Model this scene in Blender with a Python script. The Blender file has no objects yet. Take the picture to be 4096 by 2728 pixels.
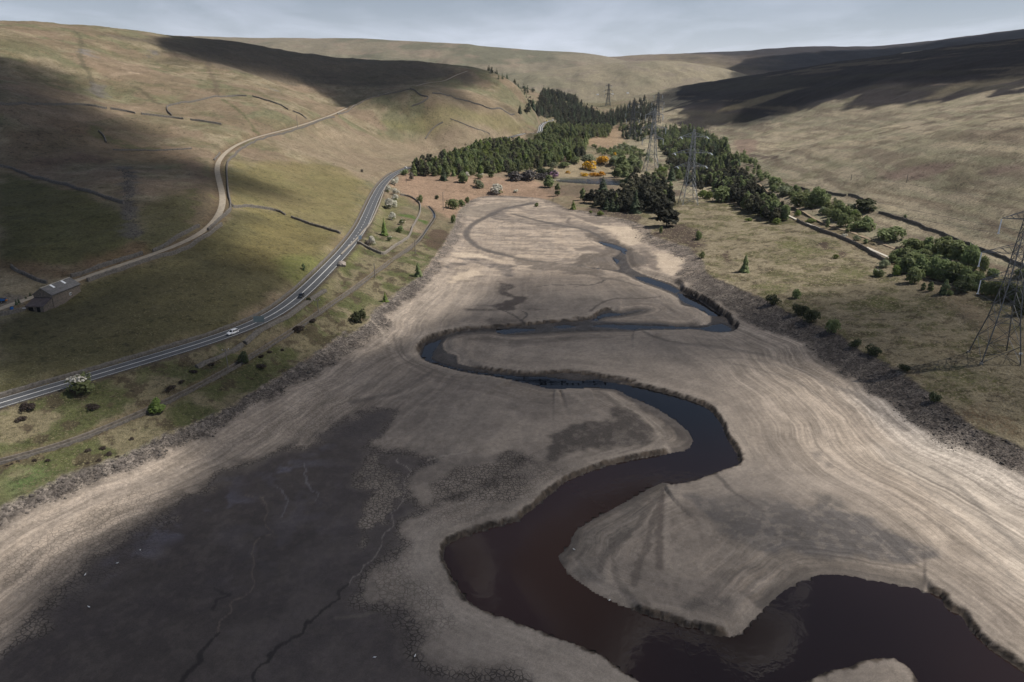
import bpy, bmesh, math, random
import numpy as np
from mathutils import Vector, Matrix

random.seed(7)
SC = bpy.context.scene
COL = SC.collection

# ------------------------------------------------------------------ camera
CAM_H = 100.0
F_PX, CX, CY = 2730.0, 2048.0, 1364.0
PITCH = math.atan((1364 - 383) / 2730.0)
SP, CP = math.sin(PITCH), math.cos(PITCH)
cam_d = bpy.data.cameras.new('camera')
cam_d.sensor_width = 36.0
cam_d.lens = 36.0 * F_PX / 4096.0
cam_d.clip_start = 0.5
cam_d.clip_end = 60000.0
cam = bpy.data.objects.new('camera', cam_d)
cam.location = (0, 0, CAM_H)
cam.rotation_euler = (math.pi / 2 - PITCH, 0, 0)
COL.objects.link(cam)
SC.camera = cam

# ------------------------------------------------------------------ sun, sky, exposure
SUN_EL = math.radians(53)
SUN_AZ = math.radians(6)          # measured from +X (right) towards +Y (away)
SUN = np.array([math.cos(SUN_EL) * math.cos(SUN_AZ), math.cos(SUN_EL) * math.sin(SUN_AZ), math.sin(SUN_EL)])
sun_d = bpy.data.lights.new('sun', 'SUN')
sun_d.energy = 5.0
sun_d.angle = math.radians(0.53)
sun_d.color = (1.0, 0.95, 0.87)
sun = bpy.data.objects.new('sun', sun_d)
sun.rotation_euler = Vector(SUN).to_track_quat('Z', 'Y').to_euler()
sun.location = (800, 300, 1500)
COL.objects.link(sun)

world = bpy.data.worlds.new('World')
SC.world = world
world.use_nodes = True
wn, wl = world.node_tree.nodes, world.node_tree.links
wn.clear()
w_out = wn.new('ShaderNodeOutputWorld')
w_bg = wn.new('ShaderNodeBackground')
w_bg.inputs['Strength'].default_value = 0.043
w_sky = wn.new('ShaderNodeTexSky')
w_sky.sky_type = 'NISHITA'
w_sky.sun_disc = False
w_sky.sun_elevation = SUN_EL
w_sky.sun_rotation = math.radians(90) - SUN_AZ
w_sky.altitude = 350
w_sky.air_density = 1.0
w_sky.dust_density = 0.6
w_sky.ozone_density = 1.2
# high cloud veil: noise on the sky direction projected to a flat layer
w_tc = wn.new('ShaderNodeTexCoord')
w_sep = wn.new('ShaderNodeSeparateXYZ')
wl.new(w_tc.outputs['Generated'], w_sep.inputs[0])
w_zz = wn.new('ShaderNodeMath'); w_zz.operation = 'MAXIMUM'; w_zz.inputs[1].default_value = 0.0
wl.new(w_sep.outputs['Z'], w_zz.inputs[0])
w_za = wn.new('ShaderNodeMath'); w_za.operation = 'ADD'; w_za.inputs[1].default_value = 0.07
wl.new(w_zz.outputs[0], w_za.inputs[0])
w_dx = wn.new('ShaderNodeMath'); w_dx.operation = 'DIVIDE'
w_dy = wn.new('ShaderNodeMath'); w_dy.operation = 'DIVIDE'
wl.new(w_sep.outputs['X'], w_dx.inputs[0]); wl.new(w_za.outputs[0], w_dx.inputs[1])
wl.new(w_sep.outputs['Y'], w_dy.inputs[0]); wl.new(w_za.outputs[0], w_dy.inputs[1])
w_cmb = wn.new('ShaderNodeCombineXYZ')
wl.new(w_dx.outputs[0], w_cmb.inputs[0]); wl.new(w_dy.outputs[0], w_cmb.inputs[1])
w_map = wn.new('ShaderNodeMapping')
w_map.inputs['Scale'].default_value = (0.8, 0.42, 1)
w_map.inputs['Location'].default_value = (3.1, 1.7, 0)
wl.new(w_cmb.outputs[0], w_map.inputs[0])
w_n = wn.new('ShaderNodeTexNoise')
w_n.inputs['Scale'].default_value = 1.0; w_n.inputs['Detail'].default_value = 8
w_n.inputs['Roughness'].default_value = 0.58; w_n.inputs['Distortion'].default_value = 0.35
wl.new(w_map.outputs[0], w_n.inputs['Vector'])
w_r = wn.new('ShaderNodeValToRGB')
w_r.color_ramp.elements[0].position = 0.43; w_r.color_ramp.elements[0].color = (0, 0, 0, 1)
w_r.color_ramp.elements[1].position = 0.66; w_r.color_ramp.elements[1].color = (1, 1, 1, 1)
wl.new(w_n.outputs['Fac'], w_r.inputs[0])
# the veil thickens towards the horizon, where the line of sight runs longer through it
w_th = wn.new('ShaderNodeMath'); w_th.operation = 'DIVIDE'; w_th.inputs[0].default_value = 0.085
w_zb = wn.new('ShaderNodeMath'); w_zb.operation = 'ADD'; w_zb.inputs[1].default_value = 0.085
wl.new(w_zz.outputs[0], w_zb.inputs[0]); wl.new(w_zb.outputs[0], w_th.inputs[1])
w_cv = wn.new('ShaderNodeMapRange'); w_cv.inputs['To Min'].default_value = 0.62; w_cv.inputs['To Max'].default_value = 1.0
wl.new(w_r.outputs[0], w_cv.inputs['Value'])
w_tp = wn.new('ShaderNodeMath'); w_tp.operation = 'POWER'; w_tp.inputs[1].default_value = 1.5; wl.new(w_th.outputs[0], w_tp.inputs[0])
w_cm = wn.new('ShaderNodeMath'); w_cm.operation = 'MULTIPLY'
wl.new(w_cv.outputs[0], w_cm.inputs[0]); wl.new(w_tp.outputs[0], w_cm.inputs[1])
w_mix = wn.new('ShaderNodeMix'); w_mix.data_type = 'RGBA'
wl.new(w_cm.outputs[0], w_mix.inputs[0])
wl.new(w_sky.outputs[0], w_mix.inputs[6])
w_mix.inputs[7].default_value = (27.5, 28.3, 33.0, 1)
wl.new(w_mix.outputs[2], w_bg.inputs['Color'])
wl.new(w_bg.outputs[0], w_out.inputs['Surface'])

SC.view_settings.view_transform = 'Standard'
SC.view_settings.look = 'None'
SC.view_settings.gamma = 1.0
SC.view_settings.use_curve_mapping = False
SC.view_settings.exposure = 0.16
SC.cycles.max_bounces = 6
SC.cycles.transparent_max_bounces = 24
SC.cycles.volume_bounces = 0

# ------------------------------------------------------------------ numeric helpers
def vnoise(x, y, seed=0):
    x = np.asarray(x, np.float64); y = np.asarray(y, np.float64)
    ix = np.floor(x).astype(np.int64); iy = np.floor(y).astype(np.int64)
    fx = x - ix; fy = y - iy
    def h(a, b):
        n = (a * 374761393 + b * 668265263 + seed * 974634777) & 0xffffffff
        n = ((n ^ (n >> 13)) * 1274126177) & 0xffffffff
        n = n ^ (n >> 16)
        return (n & 0xffff) / 65535.0
    u = fx * fx * fx * (fx * (fx * 6 - 15) + 10); v = fy * fy * fy * (fy * (fy * 6 - 15) + 10)
    a = h(ix, iy); b = h(ix + 1, iy); c = h(ix, iy + 1); d = h(ix + 1, iy + 1)
    return (a + (b - a) * u) * (1 - v) + (c + (d - c) * u) * v

def fbm(x, y, seed=0, octv=4, rough=0.5):
    s = 0.0; amp = 1.0; tot = 0.0
    for k in range(octv):
        s = s + amp * vnoise(x * 2.03 ** k + 17.3 * k, y * 2.03 ** k - 9.1 * k, seed + k)
        tot += amp; amp *= rough
    return s / tot

def sstep(a, b, x):
    t = np.clip((np.asarray(x, float) - a) / (b - a), 0, 1)
    return t * t * (3 - 2 * t)

def lerp(a, b, t):
    return a + (b - a) * t

CROPS = {'D': (0, 0, 1 / 1.74), 'c1': (0, 0, 1.682), 'c2': (1350, 0, 1.682), 'c3': (2700, 0, 1.6862), 'c4': (0, 900, 1.682),
         'c5': (1350, 900, 1.682), 'c6': (2700, 800, 1.522), 'c7': (0, 1798, 1.682), 'c8': (1350, 1798, 1.682), 'c9': (2700, 1798, 1.6862),
         'p1': (2380, 320, 2.904), 'p2': (3820, 780, 2.239), 'p3': (0, 1080, 4.906), 'p4': (1600, 560, 2.355), 'p5': (2000, 250, 4.481),
         'p6': (850, 1150, 4.71), 'q1': (1380, 620, 3.92), 'q2': (2200, 640, 2.944), 'q3': (2900, 640, 2.944), 'q4': (3500, 900, 3.92),
         'q5': (1600, 1000, 2.944), 'q6': (2300, 900, 2.944), 'x1': (1520, 240, 1.682), 'x2': (2800, 600, 1.815)}
def px(c, pts):
    ox, oy, s = CROPS[c]
    return [(ox + p[0] / s, oy + p[1] / s) + tuple(p[2:]) for p in pts]

def ray(u, v):
    a = (np.asarray(u, float) - CX) / F_PX; b = -(np.asarray(v, float) - CY) / F_PX
    return a, CP + b * SP, -SP + b * CP

def at_z(u, v, z):
    a, b, c = ray(u, v)
    t = (z - CAM_H) / c
    return np.stack([a * t, b * t, np.broadcast_to(z, np.shape(t))], -1)

def at_t(u, v, t):
    a, b, c = ray(u, v)
    return np.array([a * t, b * t, CAM_H + c * t])

def catmull(P, n=6, closed=False):
    P = np.asarray(P, float); m = len(P); out = []
    rng = range(m) if closed else range(m - 1)
    for i in rng:
        if closed: p0, p1, p2, p3 = P[(i - 1) % m], P[i], P[(i + 1) % m], P[(i + 2) % m]
        else: p0, p1, p2, p3 = P[max(i - 1, 0)], P[i], P[i + 1], P[min(i + 2, m - 1)]
        for k in range(n):
            t = k / n
            out.append(0.5 * ((2 * p1) + (-p0 + p2) * t + (2 * p0 - 5 * p1 + 4 * p2 - p3) * t * t + (-p0 + 3 * p1 - 3 * p2 + p3) * t ** 3))
    if not closed: out.append(P[-1])
    return np.array(out)

def resample(P, step):
    P = np.asarray(P, float)
    L = np.concatenate([[0], np.cumsum(np.linalg.norm(np.diff(P[:, :2], axis=0), axis=1))])
    n = max(2, int(L[-1] / step) + 1); s = np.linspace(0, L[-1], n)
    return np.stack([np.interp(s, L, P[:, k]) for k in range(P.shape[1])], 1)

def seg_dist(X, Y, P, closed=False, extra=None):
    """distance of points to a polyline; with extra (value per vertex) also its interpolated value there"""
    P = np.asarray(P, float)
    A = P if closed else P[:-1]; B = np.roll(P, -1, 0) if closed else P[1:]
    E = None
    if extra is not None:
        extra = np.asarray(extra, float); EA = extra if closed else extra[:-1]; EB = np.roll(extra, -1, 0) if closed else extra[1:]
        E = np.zeros(X.shape)
    best = np.full(X.shape, 1e18)
    for i in range(len(A)):
        ax, ay = A[i, 0], A[i, 1]; dx, dy = B[i, 0] - ax, B[i, 1] - ay
        l2 = dx * dx + dy * dy + 1e-12
        t = np.clip(((X - ax) * dx + (Y - ay) * dy) / l2, 0, 1)
        d = (X - ax - t * dx) ** 2 + (Y - ay - t * dy) ** 2
        m = d < best
        best = np.where(m, d, best)
        if E is not None: E = np.where(m, EA[i] + t * (EB[i] - EA[i]), E)
    best = np.sqrt(best)
    return best if E is None else (best, E)

def inside(X, Y, P):
    P = np.asarray(P, float); r = np.zeros(X.shape, bool); n = len(P)
    for i in range(n):
        x0, y0 = P[i, 0], P[i, 1]; x1, y1 = P[(i + 1) % n, 0], P[(i + 1) % n, 1]
        if y0 == y1: continue
        c = ((y0 > Y) != (y1 > Y)) & (X < (x1 - x0) * (Y - y0) / (y1 - y0) + x0)
        r ^= c
    return r

def sdist(X, Y, P, pad=1e9, extra=None):
    """signed distance to a closed polygon, positive inside; evaluated only within pad of its bounding box"""
    P = np.asarray(P, float)
    out = np.full(X.shape, -float(pad)); E = np.zeros(X.shape)
    m = (X > P[:, 0].min() - pad) & (X < P[:, 0].max() + pad) & (Y > P[:, 1].min() - pad) & (Y < P[:, 1].max() + pad)
    if m.any():
        x, y = X[m], Y[m]
        if extra is None: d = seg_dist(x, y, P, True)
        else: d, e = seg_dist(x, y, P, True, extra); E[m] = e
        out[m] = np.where(inside(x, y, P), d, -d)
    return out if extra is None else (out, E)
# ------------------------------------------------------------------ terrain: heights
Z_FULL = 7.0
shoreL = px('c7', [(0, 385), (220, 285), (440, 170), (680, 90), (900, 0)]) + px('c4', [(1080, 1420), (1440, 1270), (1600, 1180), (1750, 1090), (2060, 900), (2200, 805), (2320, 715)]) + \
    px('c5', [(60, 745), (185, 660), (250, 570), (330, 510), (440, 420), (560, 335), (640, 225), (700, 150), (745, 70), (785, 0)]) + \
    px('q1', [(1690, 1060), (1740, 960), (1800, 850)])
shoreF = px('q1', [(1850, 800)]) + px('c2', [(900, 1345), (1000, 1318), (1170, 1318), (1370, 1335), (1480, 1370), (1560, 1408)])
shoreR = px('q2', [(420, 595), (640, 655), (870, 690), (1030, 740), (1170, 800), (1195, 880), (1330, 930), (1500, 985), (1640, 1030), (1690, 1090), (1810, 1200)]) + \
    px('c6', [(190, 440), (330, 510), (540, 600), (720, 700), (860, 760), (1000, 815), (1080, 890), (1200, 950), (1340, 1020), (1450, 1100), (1640, 1240), (1740, 1320), (1830, 1385), (2000, 1450), (2125, 1510)])
def zpts(pts, z): return np.array([at_z(p[0], p[1], z) for p in pts])
wl_, wf_, wr_ = zpts(shoreL, Z_FULL), zpts(shoreF, Z_FULL), zpts(shoreR, Z_FULL)
SHORE = np.vstack([[[-150, -60, 7], [-145, 60, 7], [-132, 115, 7]], wl_, wf_, wr_, [[152, 140, 7], [165, 60, 7], [172, -60, 7]]])
SHORE_S = catmull(SHORE, 3)            # smooth open line; closed by its last edge behind the camera
LP = []                                 # land control points (x, y, z)
LP += [tuple(p) for p in resample(SHORE_S, 22)]
def Lz(u, v, z): LP.append(tuple(at_z(u * 1.74, v * 1.74, z)))
def Lt(u, v, t): LP.append(tuple(at_t(u * 1.74, v * 1.74, t)))

# road, track, trail, catchwater: pixel traces with heights
ROAD_PX = [(-60, 946, 15.0), (0, 926, 15.0), (100, 897, 15.1), (200, 868, 15.2), (330, 829, 15.4), (450, 793, 15.7), (530, 766, 16.0), (600, 738, 16.3), (650, 709, 16.6), (700, 669, 17.0), (750, 620, 17.5), (797, 570, 18.1),
           (830, 525, 18.8), (848, 487, 19.5), (862, 455, 20.3), (878, 427, 21.3), (897, 407, 22.5), (920, 393, 23.6), (945, 383, 24.8)]
ROAD = np.array([at_z(u * 1.74, v * 1.74, z) for u, v, z in ROAD_PX])
r_end = ROAD[-1]
ROAD2 = np.array([r_end, [-88, 850, 27], [-66, 930, 30], [-44, 1020, 33], [-10, 1120, 36.5], [24, 1215, 40]] +
                 [list(at_z(u * 1.74, v * 1.74, z)) for u, v, z in [(1239, 305, 43.5), (1244, 290, 45.5), (1254, 281, 47.0), (1270, 277, 48.0)]])
TRACK_PX = [(-40, 722, 25), (60, 690, 25.2), (120, 665, 26), (185, 641, 27), (250, 618, 28.6), (320, 595, 30.4), (390, 571, 32.4), (445, 547, 34.6), (487, 516, 37.2), (508, 483, 40.2), (512, 452, 43),
            (505, 420, 46.5), (499, 388, 50.5), (507, 364, 54), (530, 342, 57.6), (562, 325, 60.8), (605, 311, 64), (660, 297, 67.5), (710, 282, 71.5), (765, 263, 77.5), (810, 243, 85.5), (850, 226, 96.5)]
TRACK = [at_z(u * 1.74, v * 1.74, z) for u, v, z in TRACK_PX] + [at_t(u * 1.74, v * 1.74, t) for u, v, t in [(900, 211, 1075), (950, 199, 1140), (985, 190, 1180), (1020, 186, 1215), (1050, 172, 1260), (1078, 162, 1300)]]
TRACK = np.array(TRACK)
TRAIL_PX = [(2330, 790, 13), (2200, 690, 13.5), (2050, 600, 14), (1981, 560, 14.6), (1930, 540, 14.9), (1880, 521, 15.2), (1830, 495, 15.6), (1790, 470, 16), (1750, 445, 16.6), (1715, 420, 17.4), (1690, 400, 18.2), (1660, 370, 19.5), (1630, 335, 22)]
for w in (ROAD, ROAD2, TRACK):
    LP += [tuple(p) for p in resample(w, 45)]
for u, v, z in TRAIL_PX[1:]: Lz(u, v, z)
# left hill
for a in [(0, 590, 34), (0, 400, 55), (120, 480, 45), (300, 500, 42), (150, 690, 23), (0, 690, 24.5), (350, 640, 26), (250, 720, 21), (0, 780, 20.5),
          (650, 520, 27), (700, 450, 32), (700, 370, 44.5), (800, 350, 40), (900, 340, 36), (1000, 330, 36), (300, 400, 54), (395, 270, 81), (250, 330, 66), (690, 400, 38)]: Lz(*a)
Lz(0, 240, 94)
for a in [(0, 55, 850), (200, 72, 900), (410, 86, 1100), (580, 104, 1230), (760, 130, 1350), (1000, 151, 1430), (1200, 207, 1340), (200, 200, 680), (600, 180, 950), (900, 170, 1200), (100, 130, 700),
          (1000, 230, 1000), (1150, 250, 1130), (400, 160, 870), (1100, 215, 1150)]: Lt(*a)
LP += [(-900, 1000, 190), (-1300, 1300, 190), (-900, 1600, 185), (-500, 1900, 165), (-150, 2000, 140), (60, 1900, 110), (-1300, 500, 190), (-900, 300, 150), (-600, 150, 90), (-400, 0, 55), (-300, 150, 40), (-700, 600, 160)]
# valley floor beyond the reservoir
for a in [(1350, 417, 12.6), (1290, 425, 11.5), (1200, 420, 14), (1050, 420, 16), (1000, 450, 12.5), (1150, 440, 9.6), (1450, 400, 13.4), (1350, 385, 14.6), (1250, 385, 17), (1100, 395, 19), (1500, 440, 10.5), (1560, 470, 11),
          (1400, 465, 8.6), (1300, 455, 8.2)]: Lz(*a)
LP += [(90, 900, 20), (110, 1000, 24), (150, 1150, 30), (190, 1300, 36), (230, 1500, 46), (280, 1800, 60), (300, 2050, 78), (130, 1350, 40), (80, 1120, 30), (10, 1000, 31), (220, 1000, 24)]
Lt(1300, 300, 1255); Lt(1200, 267, 1200)
# right side
for a in [(2290, 835, 10.5), (2100, 780, 9.6), (1900, 680, 9.4), (1700, 560, 9.8), (2354, 900, 9.5), (2250, 900, 8.4), (1760, 530, 11.8), (2000, 620, 12.2), (2200, 740, 11.8),
          (2354, 600, 24), (2354, 400, 55), (2354, 500, 38), (2100, 460, 33), (1950, 480, 23), (1900, 430, 30), (1750, 400, 24), (2200, 350, 62), (2000, 300, 62), (1850, 340, 47), (1660, 300, 40), (2354, 640, 19.5), (2180, 560, 20.5)]: Lz(*a)
for a in [(2354, 220, 660), (2150, 250, 760), (1900, 240, 1050), (2354, 92, 1100), (2130, 120, 1250), (1900, 150, 1500), (1680, 187, 1700), (1480, 214, 1850), (1600, 250, 1400), (2200, 150, 980), (1900, 200, 1200)]: Lt(*a)
LP += [(1300, 1500, 205), (1100, 1900, 185), (700, 2200, 150), (300, 2400, 95), (1500, 900, 220), (900, 500, 150), (600, 200, 85), (400, 50, 45), (250, 60, 20), (215, 120, 13.5), (1200, 2400, 185)]

LPA = np.array(LP); 
# drop near duplicates
keep = []
for i, p in enumerate(LPA):
    if all((p[0] - LPA[j, 0]) ** 2 + (p[1] - LPA[j, 1]) ** 2 > 36 for j in keep): keep.append(i)
LPA = LPA[keep]
def tps_fit(P, lam=0.02):
    n = len(P); S = 300.0
    x = P[:, :2] / S
    d2 = ((x[:, None] - x[None]) ** 2).sum(-1)
    K = np.where(d2 > 0, 0.5 * d2 * np.log(d2 + 1e-30), 0) + lam * 0.01 * np.eye(n)
    Q = np.hstack([np.ones((n, 1)), x])
    M = np.block([[K, Q], [Q.T, np.zeros((3, 3))]])
    sol = np.linalg.solve(M, np.concatenate([P[:, 2], np.zeros(3)]))
    return x, sol[:n], sol[n:], S
TP = tps_fit(LPA)
def tps(X, Y):
    x, w, a, S = TP
    out = np.empty(X.size); xf = (X.ravel() / S).astype(np.float32); yf = (Y.ravel() / S).astype(np.float32)
    x32 = x.astype(np.float32); w32 = w.astype(np.float64)
    for i in range(0, xf.size, 40000):
        d2 = (xf[i:i + 40000, None] - x32[None, :, 0]) ** 2 + (yf[i:i + 40000, None] - x32[None, :, 1]) ** 2
        out[i:i + 40000] = (0.5 * d2 * np.log(d2 + 1e-20)) @ w32
    out += a[0] + a[1] * xf + a[2] * yf
    return out.reshape(X.shape)

# polar grid about the foot of the camera, finest where the picture is
th_in = np.linspace(-math.radians(41.5), math.radians(41.5), 760)
th_l = -math.radians(41.5) - np.cumsum(np.geomspace(0.003, 0.03, 28))
TH = np.concatenate([th_l[::-1], th_in, -th_l])                    # azimuth from +Y, positive to the right
RHO = np.concatenate([np.linspace(30, 84, 14)[:-1], np.geomspace(84, 2600, 800)])
NT, NR = len(TH), len(RHO)
GX = RHO[:, None] * np.sin(TH)[None]; GY = RHO[:, None] * np.cos(TH)[None]
# coarse evaluation of the smooth surface, then cubic-free upsampling by linear interpolation in (rho, theta)
ri = np.unique(np.r_[np.arange(0, NR, 3), NR - 1]); ti = np.unique(np.r_[np.arange(0, NT, 3), NT - 1])
cz = tps(GX[np.ix_(ri, ti)], GY[np.ix_(ri, ti)])
def up(c):
    a = np.stack([np.interp(np.arange(NT), ti, row) for row in c])
    w = np.interp(np.arange(NR), ri, np.arange(len(ri)))
    i0 = np.clip(np.floor(w).astype(int), 0, len(ri) - 2); f = (w - i0)[:, None]
    return a[i0] * (1 - f) + a[i0 + 1] * f
GZ = up(cz)
near = GY < 760
DS = np.full(GX.shape, -400.0)                                     # signed distance to the shore line, positive on the bed
m_ = near & (np.abs(GX) < 420)
x_, y_ = GX[m_], GY[m_]
ds_ = seg_dist(x_, y_, SHORE_S)
DS[m_] = np.where(inside(x_, y_, SHORE_S), ds_, -ds_)
def bed_base(y):
    return np.interp(y, [0, 230, 300, 400, 480, 560, 640, 700], [0.4, 0.5, 1.1, 2.4, 3.6, 5.0, 6.2, 7.0])
def bed_z(x, y, d):
    b = bed_base(y)
    return b + (Z_FULL - b) * np.exp(-np.maximum(d, 0) / 15.0)
GZ = np.where(DS > 0, bed_z(GX, GY, DS), np.where(DS > -25, Z_FULL + (GZ - Z_FULL) * sstep(0, 10, -DS), GZ))
GZ = np.where((DS <= 0) & (DS > -60) & (GZ < Z_FULL), Z_FULL, GZ)

LOGR = np.log(RHO)
def sample(G, x, y):
    x = np.asarray(x, float); y = np.asarray(y, float)
    r = np.hypot(x, y); t = np.arctan2(x, y)
    fr = np.clip(np.interp(r, RHO, np.arange(NR)), 0, NR - 1.001); ft = np.clip(np.interp(t, TH, np.arange(NT)), 0, NT - 1.001)
    i = fr.astype(int); j = ft.astype(int); a = fr - i; b = ft - j
    return (G[i, j] * (1 - a) + G[i + 1, j] * a) * (1 - b) + (G[i, j + 1] * (1 - a) + G[i + 1, j + 1] * a) * b
def hit(u, v, G=None, tmax=2700):
    """first point where the view ray through a traced point meets the ground"""
    G = GZ if G is None else G
    u = np.atleast_1d(np.asarray(u, float)); v = np.atleast_1d(np.asarray(v, float))
    a, b, c = ray(u, v)
    ts = np.geomspace(90, tmax, 900)
    res = np.full(u.shape, np.nan); prev = np.full(u.shape, 90.0); done = np.zeros(u.shape, bool)
    for t in ts:
        below = (CAM_H + c * t < sample(G, a * t, b * t)) & ~done
        if below.any():
            lo = prev[below]; hi = np.full(lo.shape, t)
            for _ in range(16):
                mid = (lo + hi) / 2
                q = CAM_H + c[below] * mid < sample(G, a[below] * mid, b[below] * mid)
                hi = np.where(q, mid, hi); lo = np.where(q, lo, mid)
            res[below] = hi; done |= below
        prev = np.where(done, prev, t)
    res = np.where(np.isnan(res), tmax, res)
    x, y = a * res, b * res
    return np.stack([x, y, sample(G, x, y)], -1)
def hits(c, pts, G=None):
    p = np.array([q[:2] for q in px(c, pts)])
    return hit(p[:, 0], p[:, 1], G)
GZ0 = GZ.copy()
# ------------------------------------------------------------------ terrain: river channel cut into the bed
def z_w(y):
    return np.interp(y, [0, 230, 300, 360, 420, 480, 560, 640, 700], [-0.6, -0.6, -0.1, 0.65, 1.95, 3.15, 4.7, 6.0, 6.9])
def unproj_w(c, pts, dz=0.0):
    p = np.array([q[:2] for q in px(c, pts)])
    z = np.full(len(p), -1.5)
    for _ in range(6):
        w = at_z(p[:, 0], p[:, 1], z + dz); z = z_w(w[:, 1])
    w[:, 2] = z
    return w
BANKW = {'s': 1.0, 'n': 0.7, 'g': 13.0, 'm': 4.5}
def river_poly(chunks, sub=4):
    W = []; B = []
    for kind, c, pts in chunks:
        w = unproj_w(c, pts, 1.7 if kind == 'n' else 0.0)
        W.append(w); B += [BANKW[kind]] * len(w)
    W = np.vstack(W); B = np.array(B)
    WB = catmull(np.hstack([W, B[:, None]]), sub, True)
    return WB[:, :3], np.maximum(WB[:, 3], 0.6)
POOL, POOLB = river_poly([
    ('n', 'D', [(1640, 1690), (1560, 1620), (1490, 1568), (1445, 1539), (1391, 1498), (1336, 1474), (1288, 1457), (1199, 1425), (1117, 1394), (1083, 1375), (1059, 1348), (1036, 1307)]),
    ('s', 'D', [(1018, 1279), (1027, 1255), (1066, 1233), (1128, 1214), (1186, 1197), (1223, 1170), (1271, 1132), (1309, 1103), (1391, 1072), (1459, 1056), (1527, 1044)]),
    ('g', 'D', [(1577, 1034), (1592, 1013), (1575, 985), (1540, 958), (1500, 934), (1448, 912), (1418, 897), (1367, 891), (1309, 893), (1261, 893), (1213, 881), (1180, 874)]),
    ('s', 'D', [(1203, 869), (1250, 872), (1322, 880), (1370, 876), (1450, 886), (1494, 895), (1552, 910), (1590, 922), (1627, 938), (1646, 957), (1661, 979), (1669, 1004), (1688, 1032)]),
    ('n', 'D', [(1702, 1052), (1681, 1066), (1620, 1087), (1586, 1099), (1552, 1104)]),
    ('g', 'D', [(1521, 1110), (1456, 1144), (1391, 1179), (1333, 1213), (1319, 1228), (1305, 1259), (1283, 1280)]),
    ('m', 'D', [(1299, 1307), (1336, 1341), (1384, 1372), (1425, 1390)]),
    ('s', 'D', [(1476, 1410), (1528, 1426), (1580, 1442), (1603, 1445), (1654, 1462)]),
    ('m', 'D', [(1691, 1463), (1712, 1443), (1749, 1405)]),
    ('g', 'D', [(1783, 1374), (1824, 1345), (1868, 1326), (1910, 1321), (1961, 1326), (2029, 1339), (2097, 1351)]),
    ('s', 'D', [(2138, 1362), (2165, 1376), (2175, 1398), (2216, 1420), (2230, 1448), (2267, 1482), (2308, 1512), (2354, 1543), (2440, 1610), (2560, 1690)])])
ISLE, ISLEB = river_poly([
    ('n', 'D', [(1740, 1610), (1814, 1565), (1859, 1551), (1893, 1534), (1910, 1526), (1954, 1521), (1978, 1509), (2029, 1500), (2063, 1505), (2090, 1521), (2114, 1551), (2122, 1580), (2140, 1640), (2100, 1690), (1900, 1690), (1780, 1660)])])
CHAN, CHANB = river_poly([
    ('s', 'c5', [(1990, 1062), (1740, 1022), (1560, 1000), (1460, 1000), (1350, 1010), (1200, 1003), (1000, 978)]),
    ('m', 'c5', [(850, 945), (812, 930), (806, 880), (740, 862), (710, 815), (730, 778)]),
    ('g', 'c5', [(800, 745), (950, 725), (1070, 725), (1130, 742), (1300, 740), (1500, 725), (1800, 715), (2000, 712)]),
    ('n', 'q6', [(780, 1215), (1100, 1215), (1400, 1215), (1550, 1240), (1700, 1258), (1800, 1253), (1880, 1232)]),
    ('s', 'q6', [(1888, 1205), (1830, 1175), (1800, 1110), (1690, 1030), (1550, 930), (1420, 860), (1280, 795)]),
    ('m', 'q6', [(1150, 700), (900, 620), (750, 560), (640, 480), (600, 330), (620, 290), (480, 230), (330, 190)]),
    ('m', 'q6', [(270, 192), (300, 222), (430, 275), (540, 310), (480, 370), (430, 385), (490, 460), (520, 530), (380, 530), (200, 498), (200, 512), (370, 534), (560, 575), (640, 610), (800, 690), (950, 745), (1080, 795), (1200, 860), (1240, 925), (1290, 960), (1460, 1000), (1570, 1060), (1600, 1110), (1580, 1160), (1480, 1185)]),
    ('g', 'q6', [(1200, 1190), (980, 1165), (800, 1160), (600, 1156), (400, 1148), (290, 1135), (340, 1100), (550, 1078), (700, 1050), (825, 1005), (700, 1015), (520, 1040)]),
    ('s', 'q6', [(400, 1005), (290, 1040), (230, 1095), (100, 1120), (0, 1120)]),
    ('s', 'c5', [(1650, 650), (1450, 660), (1260, 680), (1060, 695), (850, 712), (700, 748), (600, 785), (558, 835)]),
    ('m', 'c5', [(555, 885), (600, 915), (700, 950), (860, 990), (1060, 1020)]),
    ('m', 'D', [(1213, 881), (1261, 893), (1309, 893), (1367, 890), (1400, 884)])], 3)
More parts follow.
